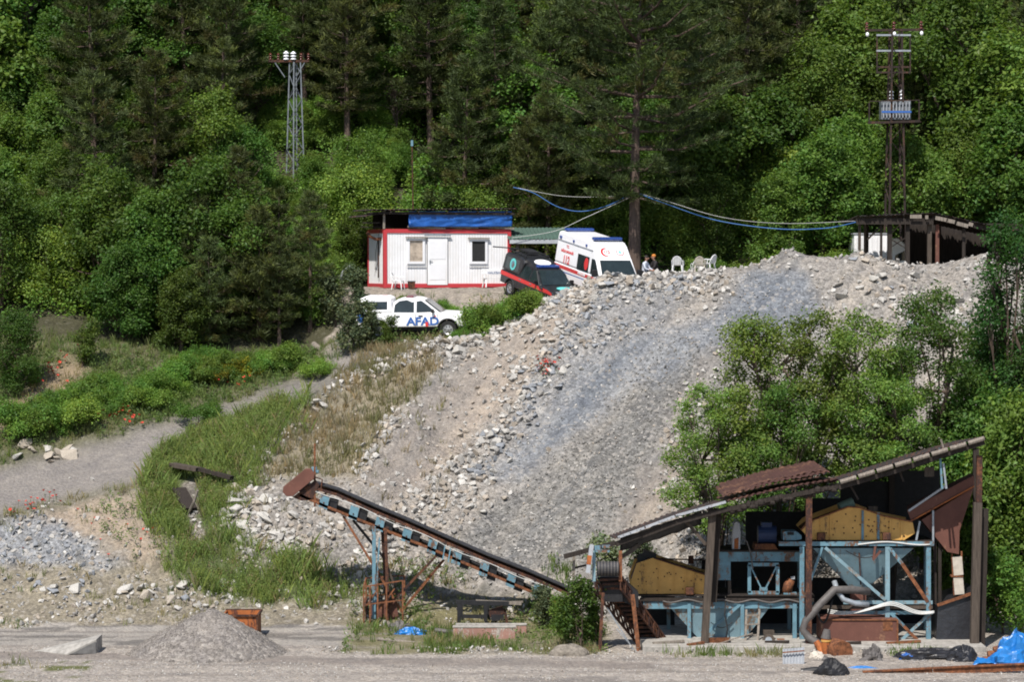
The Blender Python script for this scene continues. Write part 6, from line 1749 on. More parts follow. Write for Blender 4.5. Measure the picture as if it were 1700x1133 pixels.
xs, ys_, rr_ = xs[kk], ys_[kk], rr_[kk]
hz_ = np.maximum(0, 1.92 * (1 - np.sqrt(rr_ ** 2 + .035) * .985)) + fbm(xs * 1.6 + 7, ys_ * 1.6, 77, 4) * .22 * np.minimum(1, (1 - rr_) * 4 + .15)
v_, f_, t_s = merge_rocks(xs + gc.x, ys_ + gc.y, hz_, .022 + .035 * RNG.uniform(size=len(xs)) ** 2, (np.array((.25, .225, .2))[None] * RNG.uniform(.7, 1.35, len(xs))[:, None]), RNG)
tag(obj('pile_gravel', np_mesh('pile_gravel', v_, f_, M['stone'], t_s)), 'loose pebbles covering the cone-shaped gravel heap', 'gravel', kind='stuff')
ob_ = thing('rusty_skip', 'orange rusty open metal skip half hidden behind the gravel heap', 'skip', (PX(402, 103.6), 103.6, 0))
o0, o1 = P(368, 1046, 103.4), P(427, 1023, 103.4)
MB().span((o0.x, 103.4, 0), (o1.x, 103.46, o1.z)).span((o0.x, 105, 0), (o1.x, 105.06, o1.z)).span((o0.x, 103.462, 0), (o0.x + .06, 104.998, o1.z)).span((o1.x - .06, 103.462, 0), (o1.x, 104.998, o1.z)).build('shell', M['rustorange'], ob_)
m = MB().beam((o0.x - .02, 103.37, o1.z), (o1.x + .02, 103.37, o1.z), .08).beam((o0.x - .02, 105.06, o1.z), (o1.x + .02, 105.06, o1.z), .08).beam((o1.x + .02, 103.33, o1.z), (o1.x + .02, 105.1, o1.z), .075).beam((o1.x, 103.36, 0), (o1.x, 103.36, o1.z - .05), .07)
m.build('rim', M['rustdark'], ob_)
cr = thing('concrete_ramp', 'low concrete ramp block with a slanting pale top beside the gravel heap', 'concrete block', (PX(110, 99.4), 99.4, 0))
x0, x1 = PX(52, 99.4), PX(159, 99.4)
MB().add([(x0, 99.9, .0), (x0 + 1.3, 98.9, -.02), (x1, 99.2, -.02), (x1, 100.6, -.02), (x0, 99.9, .02), (x0 + 1.3, 98.9, .04), (x1, 99.2, .54), (x1, 100.6, .54)],
         [(0, 1, 2, 3), (4, 7, 6, 5), (0, 4, 5, 1), (1, 5, 6, 2), (2, 6, 7, 3), (3, 7, 4, 0)]).build('block', M['concrete'], cr, bevel=.015)
MB().prism([(x0 + 1.35, 98.87, .0), (x1 - .02, 99.17, .0), (x1 - .02, 99.17, .46), (x0 + 1.5, 98.885, .05)], (0, -.01, 0)).build('dark_front_face', M['concretedark'], cr)  # darker face along the long front of the block
for (px0, px1, py, Y, h, lab) in ((757, 874, 1050, 104.9, .28, 'long low faded red kerb wall behind the front one'), (752, 856, 1062, 103.2, .42, 'low faded red kerb wall with peeling paint, nearest the gravel bank')):
    kw = thing('kerb_wall', lab, 'kerb wall', (PX((px0 + px1) / 2, Y), Y, 0))
    MB().span((PX(px0, Y), Y, -.1), (PX(px1, Y), Y + .3, h)).build('wall', M['pinkwall'], kw, bevel=.02)
    MB().span((PX(px0, Y) - .02, Y - .02, h), (PX(px1, Y) + .02, Y + .32, h + .06)).build('coping', M['concrete'], kw, bevel=.015)
YT = 106.4
tb_ = thing('scrap_table', 'low dark steel table frame standing in the weeds under the conveyor', 'steel frame', (PX(810, YT), YT, G(PX(810, YT), YT)))
zt = P(800, 999, YT).z
for px in (762, 806): MB().beam(P(px, 1000, YT), P(px, 1034, YT), .14).build('leg', M['black'], tb_); MB().beam(P(px + 4, 1000, YT + 1), P(px + 4, 1030, YT + 1), .12).build('leg', M['black'], tb_)
MB().beam(P(757, 1001, YT), P(845, 1003, YT), .10, .16).beam(P(757, 1000, YT + 1), P(845, 1001, YT + 1), .10, .14).beam(P(763, 1024, YT), P(806, 1025, YT), .08, .14).build('top_rail', M['black'], tb_)
MB().beam(P(790, 999, YT + .5), P(866, 1003, YT + .3), .10, .12).beam(P(800, 1003, YT + .2), P(868, 1000, YT + .7), .07, .08).build('plank', M['woodgrey'], tb_)
sc = thing('scrap_bracket', 'dark rusty angled scrap piece leaning beside the table frame', 'scrap', (PX(830, YT), YT + .2, 0))
MB().beam(P(812, 1020, YT + .2), P(836, 1013, YT + .2), .18, .3).beam(P(822, 1035, YT + .2), P(838, 1012, YT + .2), .1, .1).beam(P(838, 1014, YT + .2), P(842, 1036, YT + .2), .1).build('bracket', M['rustdark'], sc)
MB().box(P(826, 1026, YT + .2), (.5, .3, .25)).build('block', M['black'], sc)
lump('tarpaulin', 'small scrap of blue tarpaulin in the grass below the conveyor legs', 'tarpaulin', 682, 1046, 104.6, (.6, .3, .26), 'tarpbright', 23, .5)
lump('black_sheeting', 'dark sheeting lump beside the conveyor leg foot', 'sheeting', 664, 1040, 105.4, (.45, .3, .4), 'hose', 27, .4)
tag(MB().tube([P(722, 1047, 104.2), P(760, 1052, 104.1)], .09, 8).build('pipe', M['hose']), 'dark pipe lying in the grass left of the faded red kerb', 'pipe')
tag(MB().tube([P(627, 1062, 102.6), P(690, 1069, 102.4)], .07, 8).build('pole', M['woodgrey']), 'grey pole lying in the low grass below the conveyor', 'pole')
lump('sand_heap', 'small grey brown mound of sand beside the green shrub by the gravel', 'mound', 945, 1092, 98.9, (.75, .5, .42), 'sand', 29, .15)
# gully: board bridge and water-worn boards
gb = thing('board_bridge', 'old dark planks laid across the weedy gully', 'plank bridge', on(PX(335, 118), 118))
_h = [ground_at(286, 790), ground_at(330, 800), ground_at(385, 810)]
a_, c_, d_ = P(286, 772, _h[0][1] - .3), P(330, 780, _h[1][1] - .3), P(385, 794, _h[2][1] - .3)
gb.location = a_
MB().beam(a_, c_, .5, .16).build('plank', M['wood'], gb); MB().beam(c_ + V((.05, .1, .0)), d_, .4, .14).build('plank', M['wooddark'], gb)
for px, py in ((300, 777), (322, 782)): MB().beam(P(px, py, _h[0][1] - .1), P(px, py + 34, _h[0][1] - .1), .12).build('post', M['wooddark'], gb)
tag(MB().beam(P(297, 812, ground_at(297, 820)[1] - .2), P(316, 846, ground_at(316, 850)[1] - .25), .6, .12).build('plank', M['wooddark']), 'dark board slanting down into the weedy gully', 'plank')
tag(MB().tube([P(313, 852, ground_at(313, 852)[1] - .2), P(322, 834, ground_at(313, 852)[1] - .5), P(328, 815, ground_at(313, 852)[1] - .6)], .06, 6).build('branch', M['woodgrey']), 'bare pale branch in the weedy gully', 'branch')
lg = on(PX(530, 128), 128)
tag(MB().tube([P(520, 572, 128.6), P(535, 583, 128.2), P(550, 588, 128)], [.16, .14, .12], 8).build('fallen_log', M['woodgrey'], smooth=True), 'pale fallen log lying at the top of the dirt road', 'log')
tag(MB().tube([P(566, 465, 132), P(570, 452, 132), P(584, 441, 132)], .09, 8).build('bent_pipe', M['galv'], smooth=True), 'bent grey pipe standing in the bushes left of the cabin', 'pipe')

# odds and ends lying about the plant
rg = random.Random(77)
for i, (px, py, Y, ln, an, mt, lab) in enumerate(((1110, 1078, 100.4, 1.2, .2, 'woodgrey', 'loose grey plank on the pad left of the timber post'), (1290, 1079, 100.5, .9, -.3, 'wooddark', 'dark plank end on the pad between the ladder and the hose'), (1155, 1084, 100.0, .7, .5, 'rust', 'rusty bar lying on the pad at the timber post'),
                                                 (1405, 1079, 100.2, 1.1, -.1, 'wooddark', 'dark sleeper lying under the steel tank'), (1500, 1080, 100.4, 1.3, .15, 'rust', 'rusty bar lying in the weeds right of the tank'))):
    c_ = P(px, py, Y); c_.z = max(.24, c_.z)
    d_ = V((math.cos(an), math.sin(an), 0)) * ln / 2
    tag(MB().beam(c_ - d_, c_ + d_ + V((0, 0, .05)), .16, .08).build('plank' if 'wood' in mt else 'steel_bar', M[mt]), lab, 'plank' if 'wood' in mt else 'bar')
tag(MB().tube([P(1352 + i * 3, 1000 + 40 * abs(math.sin(i * .3)) - i, 100.9) for i in range(11)], .04, 7).build('hose', M['black'], smooth=True), 'thin black hose looped over the thick dark hose', 'hose')
tag(MB().tube([P(1205, 1000, 101.6), P(1203, 1020, 101.5), P(1208, 1045, 101.4), P(1204, 1070, 101.3)], .03, 6).build('cable', M['black'], smooth=True), 'black cable hanging in front of the lower hopper', 'cable')
# ------------------------------------------------------------------ vegetation
def norm(a): return a / np.maximum(np.linalg.norm(a, axis=1), 1e-6)[:, None]
def leaf_quads(c, nrm, size, rg, slim=0.32):
    n = len(c)
    nrm = norm(nrm)
    u = norm(np.cross(nrm, norm(rg.normal(size=(n, 3)))))
    v = np.cross(nrm, u)
    s = size[:, None]
    vs = np.stack([c - u * s * .5, c + v * s * slim - nrm * s * .1, c + u * s * .5, c - v * s * slim - nrm * s * .1], 1)
    return vs.reshape(-1, 3), np.arange(n * 4).reshape(n, 4)
def clump_leaves(cc, out, per, sig, size, rg, tvar=0.3, up=0.5):
    n = len(cc)
    c = np.repeat(cc, per, 0) + rg.normal(size=(n * per, 3)) * sig
    nn = np.repeat(out, per, 0) * 0.5 + np.array([0, 0, up]) + rg.normal(size=(n * per, 3)) * 0.55
    t = rg.uniform(1 - tvar, 1 + tvar, n); y = rg.uniform(-.12, .16, n)
    tint = np.stack([t * (1 + y), t, t * (1 - y)], 1)
    tint = np.repeat(tint, per, 0) * rg.uniform(.85, 1.15, n * per)[:, None]
    v, f = leaf_quads(c, nn, size * rg.uniform(.7, 1.3, n * per), rg)
    return v, f, np.repeat(tint, 4, 0)
def fib(n, rg):
    d = rg.normal(size=(n, 3)); return norm(d)
def make_crown(seed, lobes, dens, per, sig, size, mat, name='crown', shell=(.55, 1.05)):
    rg = np.random.default_rng(seed); VS, FS, TS = [], [], []; off = 0
    for (x, y, z, r, rz) in lobes:
        n = max(6, int(dens * r * r))
        d = fib(n, rg); d[:, 2] = np.where(d[:, 2] < -.35, -d[:, 2], d[:, 2])
        rad = rg.uniform(*shell, n)[:, None]
        cc = np.array([x, y, z]) + d * rad * np.array([r, r, rz])
        v, f, t = clump_leaves(cc, d, per, sig, size, rg)
        VS.append(v); FS.append(f + off); TS.append(t); off += len(v)
    return np_mesh(name, np.concatenate(VS), np.concatenate(FS), mat, np.concatenate(TS))
def trunk_mesh(seed, H, r, lobes, mat, name='trunk', frac=.7):
    rg = random.Random(seed); m = MB()
    ax = [V((rg.uniform(-.03, .03) * H * k, rg.uniform(-.03, .03) * H * k, H * frac * k / 5)) for k in range(6)]
    m.tube([V((0, 0, -.4))] + ax[1:], [r * 1.15] + [r * (1 - .13 * k) for k in range(1, 6)], 9)
    for (x, y, z, lr, lz) in lobes:
        k = rg.choice((2, 3, 4, 5)); s = ax[k]
        if s.z > z: s = ax[1] if ax[1].z < z else ax[0]
        e = V((x, y, z)); mid = s.lerp(e, .5) + V((rg.uniform(-.2, .2), rg.uniform(-.2, .2), -.1 * (e - s).length * .5))
        m.tube([s, mid, e], [r * .38, r * .25, r * .1], 6)
        for q in range(2):
            e2 = e + V((rg.uniform(-1, 1), rg.uniform(-1, 1), rg.uniform(-.3, .8))) * lr * .7
            m.tube([mid.lerp(e, .5), e2], [r * .16, r * .05], 5)
    o = m.build(name, mat); me = o.data; bpy.data.objects.remove(o); return me
def crown_lobes(seed, H, Rr, zc, n, rmin=.30, rmax=.46):
    rg = random.Random(seed); out = []
    for i in range(n):
        t = (i + .5) / n; z = zc + (H - zc) * t
        env = math.sin(PI * min(1, .18 + .82 * t * .92)) ** .6
        a_ = i * 2.4 + rg.uniform(-.5, .5); d = Rr * env * rg.uniform(.3, .78)
        lr = Rr * rg.uniform(rmin, rmax) * (.75 + .25 * env)
        out.append((math.cos(a_) * d, math.sin(a_) * d, z - lr * .4, lr, lr * rg.uniform(.6, .85)))
    return out
PROTO = {}
M['leafd'] = m_leaf('deep_green_leaves', (0.046, 0.102, 0.024), 0.4, objvar=0.1)
M['leafl'] = m_leaf('young_light_leaves', (0.118, 0.200, 0.044), 0.45)
HIDDEN = []
def proto(key, name, parts):
    PROTO.setdefault(key, []).append((name, parts))
for k in range(5):                                   # broadleaf trees about 6 m tall
    lb_ = crown_lobes(100 + k, 6.2, 2.5, 1.0, 22, .2, .42)
    proto('broad', 'broadleaf_tree', [('trunk', trunk_mesh(k, 6.2, .16, lb_, M['bark'])), ('crown', make_crown(200 + k, lb_, 62, 22, .23, (.165, .14, .2, .15, .18)[k], M['leafa'], shell=(.4, 1.2)))])
for k in range(4):
    lb_ = crown_lobes(130 + k, 3.4, 2.1, .4, 16, .22, .48)
    proto('bush', 'leafy_bush', [('stem', trunk_mesh(40 + k, 3.0, .07, lb_[:6], M['bark'])), ('foliage', make_crown(230 + k, lb_, 74, 20, .2, (.15, .12, .17, .135)[k], M['leafb'], 'foliage', shell=(.45, 1.2)))])
for k in range(4):                                   # open, light crowned trees in front
    lb_ = crown_lobes(160 + k, 11.2, 2.65, 3.9, 21, .22, .40)
    proto('open', 'broadleaf_tree', [('trunk', trunk_mesh(70 + k, 11.2, .17, lb_, M['bark'], frac=.8)), ('crown', make_crown(260 + k, lb_, 62, 20, .19, .135, M['leafl'], shell=(.35, 1.1)))])
for k in range(2):
    lb_ = crown_lobes(180 + k, 12, 2.7, .6, 38, .2, .36)
    proto('tall', 'broadleaf_tree', [('trunk', trunk_mesh(85 + k, 12, .2, lb_, M['bark'], frac=.85)), ('crown', make_crown(285 + k, lb_, 64, 20, .19, .14, M['leafd'], shell=(.35, 1.15)))])
for k in range(3):
    rg_ = random.Random(300 + k); lb_ = [(rg_.uniform(-.7, .7), rg_.uniform(-.7, .7), rg_.uniform(.2, .75), rg_.uniform(.35, .6), rg_.uniform(.3, .5)) for _ in range(8)]
    proto('shrub', 'green_shrub', [('stem', trunk_mesh(310 + k, .8, .03, lb_[:5], M['bark'])), ('foliage', make_crown(320 + k, lb_, 230, 16, .10, .085, M['leafb'], 'foliage', shell=(.4, 1.25)))])
for k in range(2):
    rg_ = random.Random(340 + k); lb_ = [(rg_.uniform(-.55, .55), rg_.uniform(-.5, .5), .5 + 1.9 * i / 9, rg_.uniform(.32, .5), rg_.uniform(.4, .55)) for i in range(10)]
    proto('willow', 'grey_green_bush', [('stem', trunk_mesh(350 + k, 2.4, .05, lb_, M['bark'])), ('foliage', make_crown(360 + k, lb_, 150, 11, .13, .15, M['leafc'], 'foliage'))])
    proto('darkbush', 'dark_green_bush', [('stem', trunk_mesh(352 + k, 2.4, .05, lb_, M['bark'])), ('foliage', make_crown(362 + k, lb_, 170, 11, .11, .13, M['leafa'], 'foliage'))])

def pine_meshes(seed, H, Rr, z0, brown=0.15, whorl=.8, flatness=.0):
    rg = np.random.default_rng(seed); pr = random.Random(seed)
    m = MB(); r0 = H * .019
    ax = lambda z: V((math.sin(z * .3 + seed) * .12, math.cos(z * .23 + seed) * .12, z))
    zs = np.linspace(-.4, H * .97, 12)
    m.tube([ax(z) for z in zs], [max(.03, r0 * (1 - z / H)) if z > 0 else r0 * 1.1 for z in zs], 10)
    tc, td, tt = [], [], []
    z = z0; k = 0
    while z < H * .985:
        t = (z - z0) / (H - z0)
        prof = (min(1, .55 + t * 1.8) * (1 - t) ** .72) if not flatness else min(1, .5 + t * 2) * (1 - t ** 3) ** .6
        nb = pr.choice((4, 5, 5, 6)); a0 = pr.uniform(0, 6.28)
        for b_ in range(nb):
            az = a0 + 2 * PI * b_ / nb + pr.uniform(-.3, .3)
            Ln = max(.35, Rr * prof * pr.uniform(.6, 1.12)); rise = pr.uniform(-.12, .2) + .35 * t
            s = ax(z + pr.uniform(-.15, .15)); d = V((math.cos(az), math.sin(az), rise)).normalized()
            pts = [s, s + d * Ln * .5 + V((0, 0, -.05 * Ln)), s + d * Ln + V((0, 0, .07 * Ln))]
            m.tube(pts, [max(.015, Ln * .016), Ln * .011 + .008, .008], 5)
            nt = max(5, int(Ln * 12.5)); br = pr.random() < brown * (1.3 - t)
            for q in range(nt):
                f_ = .22 + .78 * (q + pr.random()) / nt
                c = pts[0].lerp(pts[1], f_ * 2) if f_ < .5 else pts[1].lerp(pts[2], f_ * 2 - 1)
                w = (1.05 - f_) * Ln * .42 + .12
                side = V((-d.y, d.x, 0)) * pr.uniform(-w, w)
                tc.append(c + side + V((0, 0, pr.uniform(-.03, .10) - .05 * abs(f_ - .6)))) 
                td.append(d * .9 + side.normalized() * .6 + V((0, 0, .5 + .5 * pr.random())))
                tt.append((1.4, 1.0, 0.9) if (br and pr.random() < .6) else ((1.5, 1.45, 1.0) if pr.random() < .25 else (1, 1, 1)))  # some tufts tinted brighter to paint in sunlit tips
        z += whorl * pr.uniform(.75, 1.25) * (1 - .35 * t)
    tc = np.array([tuple(p) for p in tc]); td = norm(np.array([tuple(p) for p in td])); tt = np.array(tt); n = len(tc); per = 15
    d = norm(np.repeat(td, per, 0) + rg.normal(size=(n * per, 3)) * .62)
    c = np.repeat(tc, per, 0) + rg.normal(size=(n * per, 3)) * .075
    Ls = rg.uniform(.20, .36, n * per)[:, None]; sd = norm(np.cross(d, rg.normal(size=(n * per, 3)))) * .025
    vs = np.stack([c - sd, c + sd, c + d * Ls], 1).reshape(-1, 3)
    tn = np.repeat(np.repeat(tt, per, 0) * (np.repeat(rg.uniform(.72, 1.3, n), per))[:, None], 3, 0)
    cr = np_mesh('crown', vs, np.arange(len(vs)).reshape(-1, 3), M['needle'], tn)
    o = m.build('trunk', M['barkp']); me = o.data; bpy.data.objects.remove(o)
    return [('trunk', me), ('crown', cr)]
for k, (H, Rr, z0, bw) in enumerate(((10.5, 3.2, 2.0, .06), (10.0, 3.5, 1.2, .2), (12, 3.4, 3.4, .08), (9, 2.7, .8, .12))):
    proto('pine', 'pine_tree', pine_meshes(400 + k, H, Rr, z0, bw))
proto('bigpine', 'pine_tree', pine_meshes(431, 18, 6.2, 4.4, .10, .85, 1))
proto('lowpine', 'pine_tree', pine_meshes(441, 6.0, 2.9, .3, .2, .55))

def plant(key, px, Y, scale, label, cat, group=None, var=None, tilt=0.0, x=None, sz=1.0):
    name, parts = PROTO[key][random.randrange(len(PROTO[key])) if var is None else var % len(PROTO[key])]
    x = PX(px, Y) if x is None else x
    t = thing(name, label, cat, (x, Y, G(x, Y) - .05), (random.uniform(-tilt, tilt), random.uniform(-tilt, tilt), random.uniform(0, 6.28)), group)
    t.scale = (scale, scale, scale * sz)
    for nm, me in parts: obj(nm, me, t)
    return t
# trees one can tell apart
for a_ in (('pine', 160, 137.0, 1.02, 'tall dark pine with a bare lower trunk, left of the brown-tipped pine', 1), ('pine', 255, 140, .92, 'brown-tipped pine rising between the tall dark left pine and the lattice pylon', 1),
           ('pine', 330, 131.2, .74, 'dark pine deep in the thicket above the yellow flowers beside the road', 3), ('lowpine', 430, 130.6, 1.08, 'broad low dark pine overhanging the road bank', 0), ('pine', 512, 131.6, .66, 'brownish bushy pine nearest the corner of the white cabin', 0),
           ('pine', 400, 133.6, .78, 'dark pine standing behind the broad low pine on the road bank', 0), ('lowpine', 345, 129.8, .85, 'low dark pine whose skirts hang over the green road verge', 0), ('pine', 462, 130.2, .52, 'smallest dark brown pine above the top of the dirt road', 0),
           ('pine', 468, 134.2, .62, 'slim pine just below the foot of the lattice pylon', 3), ('pine', 578, 147, .9, 'pine immediately right of the lattice pylon', 2), ('pine', 610, 157, .95, 'dark pine behind and above the pylon-side pine', 0),
           ('pine', 728, 143.5, .66, 'pine standing behind the cabin roof near the antenna mast', 3), ('pine', 765, 142.5, 1.02, 'ragged pine directly behind the blue tarpaulin of the cabin', 1), ('pine', 835, 145, 1.15, 'tall pine behind the right end of the cabin roof', 0),
           ('pine', 905, 141.5, .80, 'pine behind the green lean-to roof', 2), ('bigpine', 1052, 136.2, 1.0, 'huge spreading pine with a thick trunk right behind the ambulance', 0), ('pine', 960, 149, 1.15, 'pine showing between the lean-to and the huge spreading pine', 2),
           ('pine', 1160, 144, 1.12, 'dense pine right of the huge spreading pine', 0), ('pine', 1240, 147.5, 1.1, 'pine midway between the huge pine and the transformer pylon', 2), ('pine', 1330, 153, 1.1, 'dark pine high on the slope left of the transformer pylon', 0),
           ('pine', 1000, 156, 1.2, 'dark pine above the huge pine at the top of the picture', 0), ('pine', 1120, 158, 1.15, 'second dark pine at the top of the wood, right of the huge pine', 2)):
    plant(a_[0], a_[1], a_[2], a_[3], a_[4], 'pine tree', 'dark pines on the hillside', a_[5], .03)
for px, Y, s, lab in ((1600, 146, 1.75, 'tall dark leafy tree right of the transformer pylon'), (1690, 143, 1.6, 'tall leafy tree at the right edge behind the timber shed'), (1560, 154, 1.7, 'big dark leafy tree high above the timber shed roof'),
                      (1420, 150, 1.35, 'leafy tree just left of the transformer on its pylon'), (40, 150, 1.7, 'dark round leafy tree at the upper left corner'), (150, 153, 1.6, 'dark leafy tree above the tall left pine'),
                      (-30, 146, 1.5, 'leafy tree cut by the left edge of the wood'), (665, 155, 1.1, 'leafy tree in the hollow above the antenna mast'), (250, 131.5, .9, 'bright leafy tree before the dark pines above the road verge'), (205, 129.6, .72, 'bright green leafy tree at the left end of the dark thicket'),
                      (300, 129.0, .62, 'fresh green leafy tree leaning over the yellow verge flowers'), (385, 131.8, .95, 'leafy tree wedged between the dark road-bank pines'), (1180, 139.5, .8, 'bright leafy tree above the row of plastic chairs'), (1290, 139.5, .78, 'bright leafy tree above the grey gravel cone'),
                      (1390, 141, .85, 'leafy tree behind the left end of the timber shed'), (30, 124.0, .62, 'dark leafy tree at the left edge beside the dry poppy bank'), (600, 139.5, .62, 'leafy tree just left of the cabin\'s second roof')):
    plant('broad', px, Y, s, lab, 'tree', 'leafy trees on the hillside', None, .04)
# front trees behind the plant
for px, Y, s, lab, v in ((1255, 109.6, .98, 'light green open-crowned tree behind the left part of the plant roof', 0), (1345, 110.2, .96, 'light green tree behind the middle of the plant roof', 1), (1435, 109.8, .97, 'thin-crowned tree with visible branches before the grey slope', 2),
                         (1535, 110.4, 1.0, 'light green tree behind the high end of the plant roof', 3), (1185, 108.9, .76, 'smaller light green tree at the left end of the row behind the plant', 1), (1300, 108.8, .80, 'low light green tree filling the gap behind the rusted roof sheets', 3),
                         (1480, 108.6, .84, 'low leafy tree close behind the dark boarding of the plant', 2)):
    plant('open', px, Y, s, lab, 'tree', 'light green trees behind the plant', v, .03)
for px, Y, s, sz, lab in ((1625, 110.5, .95, 1.15, 'dense tree behind the tall end posts of the plant'), (1700, 108, 1.1, 1.2, 'dense dark green tree cut by the right edge behind the plant'),
                          (1590, 108.2, .62, 1.1, 'leafy tree seen behind the rusty chute'), (1640, 114.5, .9, 1.1, 'dense tree high on the slope below the timber shed')):
    plant('broad', px, Y, s, lab, 'tree', 'dense trees at the right edge', None, .02, None, sz)
for px, Y, s, lab in ((1682, 112.6, 1.06, 'tall dark tree at the right edge reaching up to the timber shed'), (1735, 111, .9, 'dark tree cut by the right edge beside the tall one')):
    plant('tall', px, Y, s, lab, 'tree', 'dense trees at the right edge', None, .02)
for i in range(64):
    px, Y = random.uniform(425, 700), random.uniform(136, 150.5)
    if abs(px - 487) < 18 and 142 < Y < 146.5: continue
    if PX(px, Y) > -8.5 and Y < 139.8: continue
    plant('bush', px, Y, random.uniform(.34, .58), 'small bush in the bright thicket around the foot of the lattice pylon', 'bush', 'bushes round the lattice pylon', None, .15)
# the rest of the wood
n_b = n_t = 0
for j, Y in enumerate(np.arange(132.5, 176, 2.75)):
    xs_ = np.arange(-34, 35, 2.75)
    for i, x in enumerate(xs_):
        xx = x + random.uniform(-1.2, 1.2) + (j % 2) * 1.4; yy = Y + random.uniform(-1.1, 1.1)
        px, py = proj(xx, yy, G(xx, yy))
        if px < -260 or px > 1960: continue
        if xx > -9.0 and yy < 139.6: continue
        if yy < 131.5: continue
        if abs(px - 487) < 50 and 141.5 < yy < 147.5: continue
        if abs(px - 485) < 90 and 131 < yy < 147: sc_ = .5
        elif abs(px - 648) < 48 and 139.6 < yy < 150: sc_ = .5
        else: sc_ = 1.0
        rnd = random.random()
        thr = .72 - .022 * (yy - 133)
        if rnd < thr or n_t > 150:
            if n_b > 215: continue
            plant('bush', 0, yy, random.uniform(.75, 1.25) * sc_, 'bright leafy bush among the crowded bushes of the wooded hillside', 'bush', 'bushes crowding the wooded hillside', None, .1, xx); n_b += 1
        elif rnd < thr + .30 and sc_ == 1:
            plant('broad', 0, yy, random.uniform(.75, 1.3), 'leafy tree standing in the crowded upper wood', 'tree', 'leafy trees crowding the upper wood', None, .05, xx); n_t += 1
        elif sc_ == 1 and yy > 140:
            plant('pine', 0, yy, random.uniform(.7, 1.1), 'dark pine scattered among the leafy trees of the upper wood', 'pine tree', 'pines scattered in the upper wood', None, .03, xx)
# bushes with a place of their own
for key, px, Y, s, lab, cat in (('willow', 616, 127.3, .80, 'grey green willow bush hiding the rear of the white pickup', 'bush'), ('willow', 582, 127.0, .85, 'narrow grey green bush at the top of the dirt road', 'bush'), ('darkbush', 648, 127.0, .55, 'low grey green bush before the rear wheel of the white pickup', 'bush'),
                                ('willow', 556, 131.0, .95, 'bush below the bent grey pipe', 'bush'), ('willow', 590, 131.8, .7, 'bush hugging the left wall of the cabin', 'bush'), ('darkbush', 962, 100.3, .95, 'dense dark green bush at the left foot of the feed conveyor', 'bush'),
                                ('darkbush', 940, 101.5, .7, 'lower dark green bush under the tail of the belt conveyor', 'bush'), ('darkbush', 985, 100.9, .7, 'dark green bush squeezed behind the feed conveyor legs', 'bush'), ('willow', 905, 106.0, .62, 'light bush growing through the lower end of the belt conveyor', 'bush'),
                                ('darkbush', 1668, 104.5, 1.15, 'big dark bush right of the thick end post', 'bush'), ('darkbush', 1700, 103.2, 1.1, 'dark bush at the right edge above the blue tarpaulin', 'bush'), ('darkbush', 1655, 107.5, 1.3, 'dark bush behind the end post against the slope', 'bush'),
                                ('willow', 1003, 109.0, .85, 'slender light bush growing on the slope behind the roof end', 'bush'), ('willow', 1065, 109.4, .7, 'small light bush on the slope just above the low roof end', 'bush'), ('darkbush', 135, 125.8, .8, 'brownish bush at the top of the dry poppy bank', 'bush')):
    plant(key, px, Y, s, lab, cat, None, None, .08)
for i in range(9):
    plant('shrub', 790 + i * 12.5 + random.uniform(-6, 6), 127.4 + random.uniform(-.4, .5), random.uniform(.75, 1.15), 'bright green shrub in the low hedge between the white pickup and the black pickup', 'shrub', 'green shrubs before the black pickup')
for px, Y, s in ((771, 127.3, .55), (791, 127.6, .95), (808, 127.7, 1.1)):
    plant('shrub', px, Y, s, 'bright green shrub in the low hedge between the white pickup and the black pickup', 'shrub', 'green shrubs before the black pickup', 1)
for i in range(12):
    plant('shrub', 700 + random.uniform(-60, 90), 131.0 + random.uniform(-.8, 1.0), random.uniform(.35, .6), 'small weedy shrub on the bank between the white pickup and the cabin', 'shrub', 'weedy shrubs below the cabin')
for i in range(34):
    px = random.uniform(-30, 330); py = random.uniform(655, 742) - px * .08
    h_ = ground_at(px, py)
    if h_ is None or inpoly(np.array([px]), np.array([py + 22]), Z_ROAD)[0] or inpoly(np.array([px]), np.array([py]), Z_BANK)[0]: continue
    plant('shrub', 0, h_[1], random.uniform(.6, 1.35), 'low green shrub on the bank above the dirt road', 'shrub', 'low shrubs above the dirt road', None, .1, h_[0])
for i in range(26):
    px = random.uniform(300, 560); py = 632 - (px - 300) * .06 + random.uniform(-18, 14)
    h_ = ground_at(px, py)
    if h_: plant('shrub', 0, h_[1], random.uniform(.55, 1.0), 'small leafy shrub along the verge below the dark pines', 'shrub', 'small shrubs on the pine verge', None, .1, h_[0])
for i in range(16):
    px, py = random.uniform(1085, 1420), random.uniform(420, 432)
    plant('shrub', px, random.uniform(133.5, 138.5), random.uniform(.8, 1.3), 'green shrub on the terrace behind the crest of the grey slope', 'shrub', 'shrubs behind the crest')

# ground cover
def stuff(name, v, f, t, mat, label, cat): return tag(obj(name, np_mesh(name, v, f, mat, t)), label, cat, kind='stuff')
xs = RNG.uniform(-36, 36, 15000); ys_ = RNG.uniform(131, 172, 15000)
kk = ~((xs > -8.8) & (ys_ < 139.2)); xs, ys_ = xs[kk], ys_[kk]
cc = np.stack([xs, ys_, gz(xs, ys_) + RNG.uniform(.1, 1.3, len(xs)) ** 1.3], 1)
v, f, t = clump_leaves(cc, np.tile(np.array([[0, -.4, .6]]), (len(cc), 1)), 16, .24, .16, RNG)
stuff('undergrowth', v, f, t, M['leafb'], 'leafy undergrowth covering the floor of the wood', 'undergrowth')

